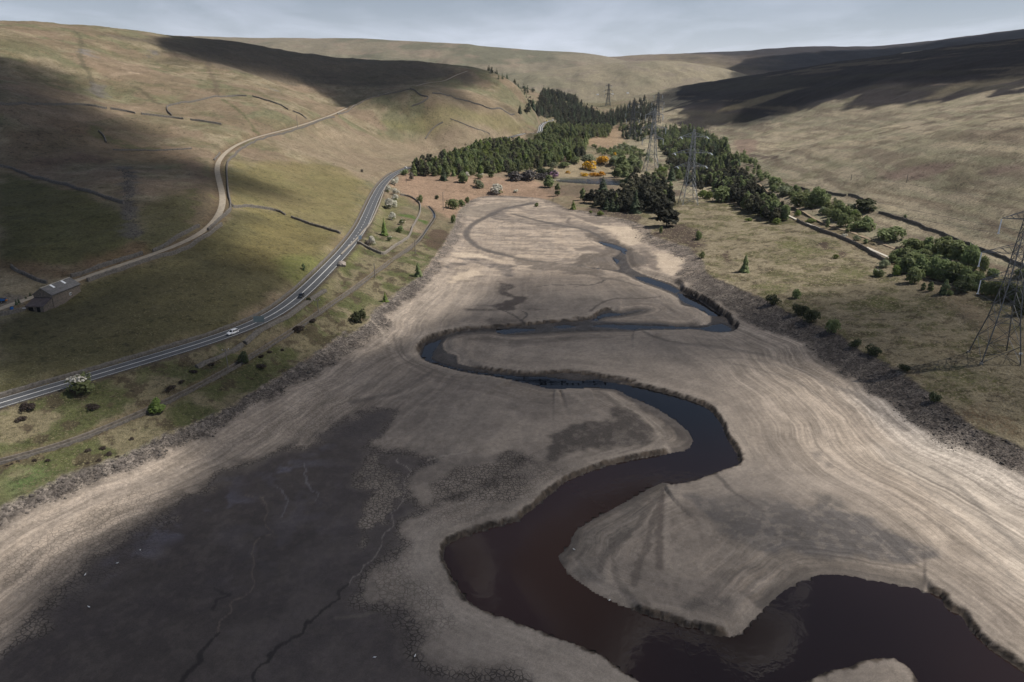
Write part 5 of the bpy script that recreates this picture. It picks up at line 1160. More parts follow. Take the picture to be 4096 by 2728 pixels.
# ------------------------------------------------------------------ trees and shrubs
def leaf_mat(name, col, var=.35, trans=.45):
    m, nt, nn, ll, bs = nodes_mat(name)
    oi = N(nt, 'ShaderNodeObjectInfo'); pos = N(nt, 'ShaderNodeNewGeometry').outputs['Position']
    n = N(nt, 'ShaderNodeTexNoise', i_Scale=.9, i_Detail=3); ll.new(pos, n.inputs['Vector'])
    f = math_n(nt, 'ADD', math_n(nt, 'MULTIPLY', oi.outputs['Random'], .55), math_n(nt, 'MULTIPLY', n.outputs['Fac'], .9))
    r = N(nt, 'ShaderNodeMapRange'); r.inputs['From Min'].default_value = .25; r.inputs['From Max'].default_value = 1.2; r.inputs['To Min'].default_value = 1 - var; r.inputs['To Max'].default_value = 1 + var
    ll.new(f, r.inputs['Value'])
    h = N(nt, 'ShaderNodeHueSaturation'); h.inputs['Color'].default_value = col + (1,); h.inputs['Saturation'].default_value = 1.0 if name in ('gorse_flowers', 'pink_blossom', 'may_blossom') else .92
    hv = math_n(nt, 'ADD', .485, math_n(nt, 'MULTIPLY', oi.outputs['Random'], .03)); ll.new(hv, h.inputs['Hue']); ll.new(r.outputs[0], h.inputs['Value'])
    ll.new(h.outputs[0], bs.inputs['Base Color']); bs.inputs['Roughness'].default_value = .7; bs.inputs['Specular IOR Level'].default_value = .2
    t = N(nt, 'ShaderNodeBsdfTranslucent'); ll.new(h.outputs[0], t.inputs['Color']); mx = N(nt, 'ShaderNodeMixShader'); mx.inputs[0].default_value = trans
    ll.new(bs.outputs[0], mx.inputs[1]); ll.new(t.outputs[0], mx.inputs[2]); ll.new(mx.outputs[0], nt.nodes['Material Output'].inputs['Surface']); return m
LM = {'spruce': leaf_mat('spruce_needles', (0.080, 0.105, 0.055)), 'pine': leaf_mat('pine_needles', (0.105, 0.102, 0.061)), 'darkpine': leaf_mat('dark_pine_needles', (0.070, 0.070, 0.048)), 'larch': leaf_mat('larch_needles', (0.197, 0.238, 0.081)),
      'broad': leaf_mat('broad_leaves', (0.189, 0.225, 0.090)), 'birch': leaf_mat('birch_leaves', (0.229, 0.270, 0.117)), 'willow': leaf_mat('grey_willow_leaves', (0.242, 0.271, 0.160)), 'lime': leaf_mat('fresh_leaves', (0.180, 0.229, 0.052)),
      'dark': leaf_mat('dark_leaves', (0.083, 0.096, 0.044)), 'may': leaf_mat('may_blossom', (.52, .50, .42), .2, .1), 'gorse': leaf_mat('gorse_flowers', (.50, .25, .010), .25, .1), 'gorseg': leaf_mat('gorse_leaves', (0.096, 0.108, 0.037)),
      'rhodo': leaf_mat('rhododendron_leaves', (.088, .078, .074), .35, .1), 'pink': leaf_mat('pink_blossom', (.36, .20, .34), .2, .1), 'heath': leaf_mat('heather_twigs', (.036, .026, .020), .4, 0), 'grey': leaf_mat('bare_grey_twigs', (.175, .150, .120), .3, .1)}
M_BARK = simple_mat('bark', (.070, .055, .042), .95, .3, 2.0)
TRNG = np.random.RandomState(11)
def quads_from(P, Nrm, size, rng, aspect=.8):
    n = len(P); r = rng.randn(n, 3); t = np.cross(Nrm, r); t /= np.linalg.norm(t, axis=1)[:, None] + 1e-9; b = np.cross(Nrm, t); s = (size * (.6 + .8 * rng.rand(n)))[:, None]
    v = np.stack([P - t * s - b * s * aspect, P + t * s - b * s * aspect * .7, P + t * s * .8 + b * s * aspect, P - t * s * .7 + b * s * aspect], 1).reshape(-1, 3)
    return v
def crown_lobes(lobes, n, size, seed, up=.25, squash=1.0):
    rng = np.random.RandomState(seed); P, Nn = [], []
    w = np.array([l[3] ** 2 for l in lobes]); w = w / w.sum()
    for l, k in zip(lobes, rng.multinomial(n, w)):
        d = rng.randn(k, 3); d /= np.linalg.norm(d, axis=1)[:, None]; d[:, 2] = np.where((d[:, 2] < -.35), -d[:, 2], d[:, 2])
        rad = l[3] * (.72 + .34 * rng.rand(k))[:, None]
        P.append(np.array(l[:3]) + d * rad * np.array([1, 1, squash])); nn_ = d + rng.randn(k, 3) * .45 + np.array([0, 0, up]); Nn.append(nn_ / np.linalg.norm(nn_, axis=1)[:, None])
    P = np.vstack(P); Nn = np.vstack(Nn); P[:, 2] = np.maximum(P[:, 2], .1)
    return quads_from(P, Nn, size, rng)
def trunk_vf(h, r, seed, limbs=3, lean=.03):
    rng = np.random.RandomState(seed); vs, fs = [], []
    def limb(a, b, r0, r1):
        a, b = np.array(a, float), np.array(b, float); d = b - a; d /= np.linalg.norm(d); u = np.cross(d, (0.3, 1, .2)); u /= np.linalg.norm(u); w = np.cross(d, u); o = len(vs)
        for p, q in ((a, r0), ((a + b) / 2 + rng.randn(3) * r0 * .3, (r0 + r1) / 2), (b, r1)):
            for k in range(5): vs.append(tuple(p + q * (u * math.cos(k * 1.2566) + w * math.sin(k * 1.2566))))
        for j in range(2):
            for k in range(5): fs.append((o + j * 5 + k, o + j * 5 + (k + 1) % 5, o + j * 5 + 5 + (k + 1) % 5, o + j * 5 + 5 + k))
    limb((0, 0, -.5), (rng.randn() * lean * h, rng.randn() * lean * h, h * .92), r, r * .2)
    for k in range(limbs):
        z = h * (.3 + .45 * rng.rand()); a = rng.rand() * 6.28; l = h * (.22 + .15 * rng.rand()); limb((0, 0, z), (math.cos(a) * l, math.sin(a) * l, z + l * .7), r * .5, r * .12)
    return vs, fs
def conifer_vf(h, rad, seed, dens=1.0, open_=.0, taper=.85, droop=.28, base=.06):
    rng = np.random.RandomState(seed); vs, fs = [], []
    nl = int(15 * dens)
    for i in range(nl):
        f = (i + .2 * rng.rand()) / nl; z = h * (base + (1 - base) * f); r = rad * (1 - f) ** taper * (.85 + .3 * rng.rand()) + .03 * h * (1 - f) + .05
        nb = max(5, int(9 * (1 - f * .5))); a0 = rng.rand() * 6.28
        for k in range(nb):
            if rng.rand() < open_: continue
            a = a0 + 6.283 * k / nb + rng.randn() * .18; rr_ = r * (.72 + .45 * rng.rand()); w = rr_ * .36 + .12
            d = np.array([math.cos(a), math.sin(a)]); p = np.array([-d[1], d[0]]); zt = z - droop * rr_ + rng.randn() * .03 * h; zm = z + .05 * rr_; o = len(vs)
            for q in ((d * .05 * rr_, z + .16 * rr_), (d * rr_ * .55 + p * w, zm - .10 * rr_), (d * rr_ * .55 - p * w, zm - .10 * rr_), (d * rr_ + p * w * .35, zt), (d * rr_ - p * w * .35, zt)): vs.append((q[0][0], q[0][1], max(q[1], .05)))
            vs.append((d[0] * rr_ * .6, d[1] * rr_ * .6, zm + .14 * rr_))
            fs += [(o, o + 5, o + 1), (o, o + 2, o + 5), (o + 5, o + 3, o + 1), (o + 5, o + 2, o + 4), (o + 5, o + 4, o + 3)]
    o = len(vs)
    for k in range(5): vs.append((math.cos(k * 1.2566) * rad * .07, math.sin(k * 1.2566) * rad * .07, h * .9))
    vs.append((0, 0, h * 1.03))
    fs += [(o + k, o + (k + 1) % 5, o + 5) for k in range(5)]
    return vs, fs
def lobes_round(h, rad, seed, k=7, low=.25):
    rng = np.random.RandomState(seed); L = [(0, 0, h * .60, rad * .62)]
    for i in range(k):
        a = 6.283 * i / k + rng.randn() * .3; q = rad * (.42 + .2 * rng.rand()); L.append((math.cos(a) * q, math.sin(a) * q, h * (low + .45 * rng.rand()), rad * (.40 + .18 * rng.rand()))); L.append((math.cos(a + .4) * q * .9, math.sin(a + .4) * q * .9, h * low * .8, rad * .38))
    L.append((rad * .1 * rng.randn(), rad * .1 * rng.randn(), h * .78, rad * .36)); return L
def leaf_faces(v): return [(i, i + 1, i + 2, i + 3) for i in range(0, len(v), 4)]
PROTO = {}
def protos(kind):
    """crown and trunk meshes of one unit-ish plant, three variants of each kind (height 10)"""
    if kind in PROTO: return PROTO[kind]
    out = []
    for s in range(3):
        seed = abs(hash_(kind)) % 1000 + s * 37; tr = trunk_vf(8.0, .20, seed); crown = None; mats = None; mi = None
        if kind in ('spruce', 'darkspruce', 'larch', 'roundfir', 'yewgreen'):
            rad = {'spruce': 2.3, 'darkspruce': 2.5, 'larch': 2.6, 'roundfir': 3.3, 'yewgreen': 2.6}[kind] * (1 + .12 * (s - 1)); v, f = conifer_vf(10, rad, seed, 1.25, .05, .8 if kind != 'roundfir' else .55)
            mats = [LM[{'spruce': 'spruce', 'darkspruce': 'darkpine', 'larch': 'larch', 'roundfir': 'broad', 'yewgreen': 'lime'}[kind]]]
        elif kind in ('pine', 'darkpine'):
            rng = np.random.RandomState(seed); L = [(rng.randn() * .4, rng.randn() * .4, 8.6, 1.2), (rng.randn() * .5, rng.randn() * .5, 7.2, 1.6)]
            for i in range(9): a = rng.rand() * 6.28; z = 2.4 + 5 * rng.rand(); q = 1.8 * (1.05 - z / 12) + .3; L.append((math.cos(a) * q, math.sin(a) * q, z * .85 - .4, 1.6 + .6 * rng.rand()))
            v = crown_lobes(L, 760, .50, seed, .35, .85); f = leaf_faces(v); mats = [LM[kind]]
        elif kind in ('broad', 'birch', 'willow', 'lime', 'dark', 'slim'):
            rad = {'broad': 4.2, 'birch': 3.2, 'willow': 4.6, 'lime': 4.0, 'dark': 4.6, 'slim': 2.2}[kind]
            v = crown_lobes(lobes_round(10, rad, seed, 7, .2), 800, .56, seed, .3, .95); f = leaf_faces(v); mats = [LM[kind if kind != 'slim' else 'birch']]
        elif kind in ('bush', 'willowbush', 'darkbush', 'rhodo', 'heath', 'greybush', 'limebush'):
            rng = np.random.RandomState(seed); L = [(rng.randn() * 2.4, rng.randn() * 2.4, 1.6 + 4.2 * (i / 9.0), 3.3 + 1.3 * rng.rand()) for i in range(10)]
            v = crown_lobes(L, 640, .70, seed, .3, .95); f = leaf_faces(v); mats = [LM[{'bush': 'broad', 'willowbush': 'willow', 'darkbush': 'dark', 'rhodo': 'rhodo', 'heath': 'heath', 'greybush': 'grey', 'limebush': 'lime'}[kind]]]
        elif kind in ('hawthorn', 'hawthorngreen', 'gorse', 'rhodopink'):
            rng = np.random.RandomState(seed); L = [(rng.randn() * 2.2, rng.randn() * 2.2, 1.8 + 5 * (i / 8.0), 3.0 + 1.2 * rng.rand()) for i in range(9)]
            v = crown_lobes(L, 640, .58, seed, .3, .95); f = leaf_faces(v); n = len(f)
            cz = v.reshape(-1, 4, 3)[:, :, 2].mean(1); cx = v.reshape(-1, 4, 3)[:, :, 0].mean(1); cl = vnoise(cx * .35 + seed, cz * .35, seed)
            thr = {'hawthorn': .25, 'hawthorngreen': .97, 'gorse': .22, 'rhodopink': .6}[kind]
            mi = ((cl + .25 * rng.rand(n) + .03 * (cz - 5)) > thr).astype(int)
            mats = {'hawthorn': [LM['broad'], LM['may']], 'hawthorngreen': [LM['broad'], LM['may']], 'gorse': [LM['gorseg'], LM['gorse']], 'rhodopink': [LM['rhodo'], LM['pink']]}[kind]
        cm = bpy.data.meshes.new('crown'); cm.from_pydata([tuple(map(float, p)) for p in v], [], [tuple(map(int, q)) for q in f])
        for m_ in mats: cm.materials.append(m_)
        if mi is not None: cm.polygons.foreach_set('material_index', mi.astype(np.int32))
        cm.update()
        sh = kind in ('bush', 'willowbush', 'darkbush', 'rhodo', 'heath', 'greybush', 'limebush', 'hawthorn', 'hawthorngreen', 'gorse', 'rhodopink')
        tv, tf = trunk_vf(5.0 if sh else 8.4, .22 if sh else .20, seed + 5, 4 if sh else 3)
        tm = bpy.data.meshes.new('trunk'); tm.from_pydata(tv, [], tf); tm.materials.append(M_BARK); tm.update()
        ext = np.array(v); wid = max(np.ptp(ext[:, 0]), np.ptp(ext[:, 1])); top = ext[:, 2].max()
        out.append((cm, tm, wid, top))
    PROTO[kind] = out
    return out
def hash_(s):
    h = 7
    for ch in s: h = (h * 31 + ord(ch)) % 100003
    return h
NAMES = {'spruce': 'conifer', 'darkspruce': 'conifer', 'larch': 'conifer', 'roundfir': 'conifer', 'yewgreen': 'conifer', 'pine': 'pine_tree', 'darkpine': 'pine_tree', 'broad': 'broadleaf_tree', 'birch': 'broadleaf_tree', 'willow': 'broadleaf_tree', 'lime': 'broadleaf_tree',
         'dark': 'broadleaf_tree', 'slim': 'sapling', 'bush': 'bush', 'willowbush': 'bush', 'darkbush': 'bush', 'rhodo': 'rhododendron_bush', 'heath': 'heather_clump', 'greybush': 'bush', 'limebush': 'bush', 'hawthorn': 'hawthorn_bush', 'hawthorngreen': 'hawthorn_bush', 'gorse': 'gorse_bush', 'rhodopink': 'rhododendron_bush'}
def plant(kind, p, h, w, label, group=None, rz=None, cat=None):
    cm, tm, wid, top = protos(kind)[TRNG.randint(3)]
    r = empty(NAMES[kind], (float(p[0]), float(p[1]), float(p[2]) - .1), TRNG.rand() * 6.28 if rz is None else rz, (w / wid, w / wid, h / top))
    nm = NAMES[kind]
    tag(r, label, cat or {'conifer': 'tree', 'pine_tree': 'tree', 'broadleaf_tree': 'tree', 'sapling': 'tree'}.get(nm, 'bush' if nm != 'heather_clump' else 'heather'), group)
    for n_, me in (('trunk' if nm.endswith('tree') or nm in ('conifer', 'sapling') else 'stem', tm), ('crown', cm)):
        o = bpy.data.objects.new(n_, me); COL.objects.link(o); o.parent = r
    return r
def plant_px(kind, crop, x, yb, yt, wpx, label, group=None):
    s = CROPS[crop][2]; q = px(crop, [(x, yb)])[0]; p = hit([q[0]], [q[1]], GZ)[0]
    t = p[1] * CP - (p[2] - CAM_H) * SP; mpp = t / F_PX / s          # metres per crop pixel at that depth
    dep = math.atan2(CAM_H - p[2], math.hypot(p[0], p[1])); h = (yb - yt) * mpp / max(math.cos(dep), .5); w = wpx * mpp
    w *= 1.45 if 'pine' in kind else 1.25; h = max(h * 1.12 - w * .22 * math.sin(dep), h * .6)
    p = p + np.array([p[0], p[1], 0]) / math.hypot(p[0], p[1]) * w * .25; p[2] = gz(p[0], p[1])
    return plant(kind, p, h, w, label, group)
HG = 'white blossoming hawthorns below the road bend'
for k, c, x, yb, yt, w, lab, g in [
    ('hawthorn', 'q1', 775, 480, 372, 110, 'white blossoming hawthorn nearest the top of the road bend', HG), ('hawthorn', 'q1', 808, 420, 345, 60, 'small white hawthorn tucked behind the topmost one by the road', HG),
    ('hawthorn', 'q1', 672, 592, 490, 90, 'greyish white hawthorn right against the roadside wall', HG), ('hawthorn', 'q1', 790, 628, 525, 105, 'white hawthorn on the bank, downhill of the one against the roadside wall', HG),
    ('hawthorn', 'q1', 785, 716, 625, 105, 'pale hawthorn between the large double blossom clump and the bank above', HG), ('hawthorn', 'q1', 690, 845, 695, 130, 'left and greener half of the large double hawthorn clump', HG),
    ('hawthorn', 'q1', 768, 825, 708, 110, 'right and whitest half of the large double hawthorn clump', HG), ('hawthorn', 'q1', 742, 1025, 905, 110, 'white hawthorn standing alone above the bright green tree', HG),
    ('hawthorngreen', 'q1', 895, 1105, 1010, 90, 'small hawthorn with few blossoms inside the walled field', HG), ('hawthorn', 'q1', 428, 1405, 1280, 105, 'hawthorn with drooping blossom beside the blue backed road sign', HG),
    ('greybush', 'q1', 360, 1425, 1345, 90, 'dry grey thorn bush at the lowest corner of the walled field', None), ('hawthorngreen', 'q1', 700, 1352, 1272, 80, 'low sparse hawthorn near the bottom wall of the small field', HG),
    ('bush', 'q1', 858, 1222, 1115, 120, 'dark green bush in the middle of the walled field', None), ('yewgreen', 'q1', 620, 1272, 1010, 110, 'bright green upright tree below the sunlit road bend', None),
    ('bush', 'q1', 1178, 748, 635, 90, 'upright green bush just outside the curve of the field wall', None), ('darkbush', 'q1', 1440, 698, 625, 60, 'small dark bush alone on the bracken slope', None),
    ('bush', 'q1', 1690, 852, 692, 185, 'large round green bush on the shore at the head of the reservoir', None), ('bush', 'q1', 1838, 808, 705, 110, 'middle sized round bush next to the large shore bush', None), ('bush', 'q1', 1910, 752, 660, 75, 'smallest of the three round bushes at the head of the reservoir', None),
    ('bush', 'q1', 1694, 1068, 940, 75, 'upright bush at the edge of the stony left shore', None), ('spruce', 'q1', 1545, 408, 200, 125, 'dark broad conifer standing forward of the roadside wood', None),
    ('broad', 'q1', 1845, 445, 275, 140, 'green tree standing forward of the wood with blossom behind it', None), ('hawthorn', 'q1', 1905, 360, 268, 85, 'white hawthorn half hidden behind a green tree at the wood edge', None),
    ('hawthorngreen', 'q1', 2110, 380, 300, 115, 'half blossoming hawthorn by the foot of the wood', None), ('willowbush', 'q1', 2098, 528, 405, 145, 'grey green rounded bush on the bracken flat', None), ('broad', 'q1', 2290, 355, 250, 85, 'light green young tree at the right of the wood edge', None),
    ('bush', 'q1', 935, 320, 235, 125, 'rounded bush where the road meets the wood', None), ('greybush', 'q1', 1040, 400, 270, 85, 'pale grey bare bush beside the pole at the wood corner', None), ('greybush', 'q1', 265, 272, 225, 40, 'tiny pale bush alone on the pinkish pasture above the road', None),
    ('hawthorn', 'p4', 908, 518, 432, 120, 'largest white hawthorn on the flat above the reservoir head', None), ('hawthorn', 'p4', 1088, 496, 470, 40, 'tiny low white bush on the bracken flat', None), ('broad', 'p4', 1402, 452, 345, 85, 'leafy tree at the left corner of the pond', None),
    ('slim', 'p4', 1482, 528, 420, 50, 'slender tree by the stream below the pond', None), ('spruce', 'p4', 1910, 482, 362, 95, 'pointed conifer standing in front of the pond', None), ('slim', 'p4', 1720, 542, 462, 50, 'slim sapling left of the pines on the point', None),
    ('yewgreen', 'p4', 1632, 656, 572, 58, 'small rounded conifer at the left end of the stony point', None), ('bush', 'p4', 1282, 630, 592, 42, 'low bush on the grassy shore at the reservoir head', None),
    ('rhodo', 'p4', 1090, 388, 305, 150, 'leftmost purple grey rhododendron mass below the wood', None), ('rhodo', 'p4', 1215, 388, 298, 160, 'middle purple grey rhododendron mass below the wood', None), ('rhodo', 'p4', 1325, 380, 310, 130, 'rightmost purple grey rhododendron mass towards the pond', None),
    ('darkbush', 'p4', 1060, 345, 268, 110, 'dark bush behind the rhododendrons at the wood edge', None), ('darkbush', 'p4', 1330, 345, 262, 110, 'dark rhododendron clump with pale tips above the pond', None), ('rhodopink', 'p4', 1462, 362, 290, 75, 'rhododendron with bright pink blossom at the pond corner', None), ('darkbush', 'p4', 1400, 345, 270, 95, 'dark clump between the rhododendrons and the pink blossom', None),
    ('gorse', 'p4', 1778, 288, 208, 140, 'left yellow gorse clump on the slope above the pond', 'yellow gorse'), ('gorse', 'p4', 1900, 236, 165, 120, 'uppermost yellow gorse clump above the pond', 'yellow gorse'), ('gorse', 'p4', 1735, 345, 312, 85, 'left end of the yellow gorse along the pond wall', 'yellow gorse'),
    ('gorse', 'p4', 1820, 345, 305, 100, 'middle of the yellow gorse along the pond wall', 'yellow gorse'), ('gorse', 'p4', 1905, 342, 300, 85, 'right end of the yellow gorse along the pond wall', 'yellow gorse'), ('gorse', 'p4', 1576, 318, 290, 45, 'small brownish gorse left of the pond track', 'yellow gorse'), ('gorse', 'p4', 2015, 155, 118, 40, 'small yellow gorse high up among the green valley shrubs', 'yellow gorse'),
    ('bush', 'p4', 1640, 228, 168, 95, 'green bush on the bracken knoll below the wood', None), ('willowbush', 'p4', 1452, 262, 215, 70, 'grey green bush left of the gorse slope', None), ('bush', 'p4', 1545, 264, 215, 110, 'wide green bush on the slope left of the gorse', None), ('willowbush', 'p4', 1785, 215, 150, 120, 'rounded grey green willow just above the gorse', None),
    ('willow', 'p4', 2015, 238, 158, 95, 'grey green willow right of the upper gorse', None), ('broad', 'p4', 2090, 318, 165, 130, 'large leafy tree at the right end of the pond', None), ('broad', 'p4', 2040, 355, 270, 90, 'green tree overhanging the right corner of the pond', None), ('birch', 'p4', 2190, 260, 150, 120, 'pale green birch in the valley beyond the pond', None),
    ('darkpine', 'q2', 425, 505, 400, 70, 'leftmost dark pine on the stony point', None), ('darkpine', 'q2', 480, 515, 360, 80, 'second dark pine from the left on the stony point', None), ('darkpine', 'q2', 545, 520, 365, 80, 'third dark pine from the left on the stony point', None), ('darkpine', 'q2', 605, 528, 365, 100, 'bushy dark pine left of the yellow green conifer', None), ('darkpine', 'q2', 685, 525, 385, 85, 'dark pine touching the yellow green conifer', None),
    ('larch', 'q2', 772, 578, 400, 120, 'yellow green tiered conifer at the front of the stony point', None), ('spruce', 'q2', 1000, 632, 370, 140, 'deep green tiered conifer at the front of the stony point', None), ('pine', 'q2', 835, 530, 290, 140, 'tall brownish pine behind the yellow green conifer', None), ('pine', 'q2', 930, 480, 245, 150, 'tall pine in the middle of the grove on the point', None),
    ('birch', 'q2', 880, 300, 150, 120, 'pale tree behind the grove near the pond corner', None), ('pine', 'q2', 1010, 330, 110, 140, 'broad brownish pine at the back of the grove', None), ('pine', 'q2', 1140, 500, 215, 170, 'largest brownish pine of the grove on the point', None), ('darkpine', 'q2', 1090, 580, 320, 130, 'dark pine right of the deep green conifer', None), ('darkpine', 'q2', 1220, 580, 400, 120, 'dark pine at the right side of the grove', None),
    ('broad', 'q2', 1330, 520, 370, 110, 'green tree at the right end of the grove', None), ('darkpine', 'q2', 1370, 795, 520, 230, 'big dark spreading pine on the shore bank casting a black shadow', None), ('darkpine', 'q2', 1290, 690, 540, 110, 'dark pine leaning behind the big spreading pine on the bank', None),
    ('slim', 'q2', 380, 472, 342, 60, 'thin pale sapling above the left end of the point', None), ('limebush', 'q2', 590, 658, 602, 72, 'bright green low bush in the dark heather of the point', None), ('limebush', 'q2', 485, 628, 596, 40, 'tiny bright bush left of the low bright bush on the point', None), ('bush', 'q2', 1300, 862, 785, 40, 'thin shrub on the near edge of the dark heather bank', None),
    ('bush', 'q2', 1755, 948, 850, 62, 'upright shrub at the right side of the heather bank', None), ('bush', 'q2', 1785, 1158, 1085, 70, 'round bush at the stony shore below the heather bank', None), ('slim', 'q2', 1415, 352, 262, 52, 'small upright sapling on the pale grass left of the second pylon', None), ('limebush', 'q2', 1310, 162, 88, 130, 'round yellow green bush behind the grove', None),
    ('bush', 'q2', 1140, 182, 138, 60, 'small bush on the pale patch beside the third pylon', None), ('spruce', 'q2', 1425, 250, 85, 110, 'dark conifer left of the second pylon at mid height', None), ('limebush', 'q2', 1790, 455, 360, 110, 'left bright bush at the foot of the second pylon', None), ('limebush', 'q2', 1870, 465, 365, 90, 'middle bright bush right of the second pylon foot', None), ('bush', 'q2', 1985, 495, 325, 200, 'wide pale green bush mass right of the second pylon foot', None),
    ('roundfir', 'c6', 422, 442, 340, 58, 'lone green conifer on the pale grass of the right bank', None), ('bush', 'c6', 730, 602, 545, 48, 'small dark bush on the open grass right of the lone conifer', None), ('darkbush', 'c6', 590, 642, 580, 80, 'dark low bush at the grass edge above the stony shore', None), ('darkbush', 'c6', 755, 708, 640, 80, 'left part of the dark shrub row along the right shore', None),
    ('darkbush', 'c6', 830, 748, 665, 90, 'right part of the dark shrub row along the right shore', None), ('bush', 'c6', 955, 808, 730, 75, 'rounded bush hanging over the stony right shore', None), ('bush', 'c6', 1240, 472, 425, 62, 'small bush beside the faint path on the right bank', None), ('darkbush', 'c6', 1575, 1238, 1180, 65, 'low dark bush on the shore edge below the near pylon', None), ('slim', 'c6', 1550, 556, 500, 28, 'small sapling below the big bush mass', None), ('slim', 'c6', 1635, 582, 490, 45, 'slim conifer like sapling below the right part of the bush mass', None),
    ('bush', 'c6', 145, 240, 190, 38, 'thin shrub right of the heather bank on the grass', None), ('darkbush', 'c6', 1100, 900, 850, 70, 'dark overhanging scrub on the shore edge, left clump', None), ('darkbush', 'c6', 1200, 950, 890, 80, 'dark overhanging scrub on the shore edge, middle clump', None), ('darkbush', 'c6', 1390, 1045, 1000, 70, 'dark overhanging scrub on the shore edge, right clump', None),
    ('bush', 'q3', 590, 305, 208, 140, 'rounded bush at the upper end of the trail shrubs', None), ('willowbush', 'q3', 700, 432, 320, 190, 'grey green bush mass above the trail bend', None), ('bush', 'q3', 560, 380, 300, 90, 'bush just left of the grey green mass above the trail', None), ('bush', 'q3', 850, 550, 385, 200, 'left half of the large pale bush mass above the footpath', None),
    ('bush', 'q3', 985, 572, 430, 130, 'front middle of the large pale bush mass above the footpath', None), ('bush', 'q3', 1080, 560, 345, 170, 'tallest part of the large pale bush mass above the footpath', None), ('bush', 'q3', 1180, 545, 440, 130, 'right end of the large pale bush mass above the footpath', None), ('dark', 'q3', 1650, 625, 478, 220, 'dark rounded tree beside the moor wall', None),
    ('bush', 'q3', 1380, 690, 525, 190, 'upper part of the middle bush clump right of the footpath', None), ('bush', 'q3', 1280, 730, 580, 130, 'left part of the middle bush clump right of the footpath', None), ('bush', 'q3', 1390, 795, 640, 160, 'lower part of the middle bush clump right of the footpath', None), ('limebush', 'q3', 1520, 700, 600, 100, 'bright bush between the middle clump and the dark tree', None),
    ('bush', 'q3', 1650, 840, 695, 205, 'neat dome shaped bush below the dark rounded tree', None), ('bush', 'q3', 1500, 830, 740, 90, 'bush left of the neat dome shaped bush', None), ('bush', 'q3', 1920, 965, 812, 300, 'wide low bush spreading between path and moor wall', None), ('bush', 'q3', 2210, 1062, 950, 260, 'long low bush near the brown path end', None),
    ('lime', 'q3', 480, 690, 572, 130, 'yellow green tree at the near end of the dark pines', None), ('broad', 'q3', 625, 700, 575, 120, 'dark green tree at the near end of the dark pines', None), ('limebush', 'q3', 600, 760, 690, 90, 'low yellowish bush under the dark pines', None), ('slim', 'q3', 2115, 692, 645, 36, 'tiny lone shrub on the moor wall', None), ('limebush', 'q3', 845, 662, 590, 85, 'yellow green bush between path and gravel strip', None),
    ('limebush', 'q3', 1010, 742, 690, 120, 'low light bush beside the gravel strip', None), ('slim', 'q3', 1198, 805, 690, 45, 'thin sapling left of the brown path', None), ('slim', 'q3', 1435, 855, 765, 45, 'thin sapling just below the middle bush clump', None), ('hawthorn', 'q3', 1390, 920, 868, 80, 'little white blossoming bush on the gravel path edge', None), ('willowbush', 'q3', 1540, 950, 890, 80, 'grey green scrub beside the gravel path', None),
    ('slim', 'q3', 1650, 990, 930, 50, 'small sapling by the brown path bend', None), ('hawthorngreen', 'q3', 1800, 1382, 1300, 95, 'low hawthorn on the grass beside the faint path', None), ('limebush', 'q3', 1290, 1162, 1112, 75, 'low green bush on the faint path', None), ('limebush', 'q3', 280, 720, 685, 80, 'bright low bush on the grass above the heather bank', None)]:
    plant_px(k, c, x, yb, yt, w, lab, g)
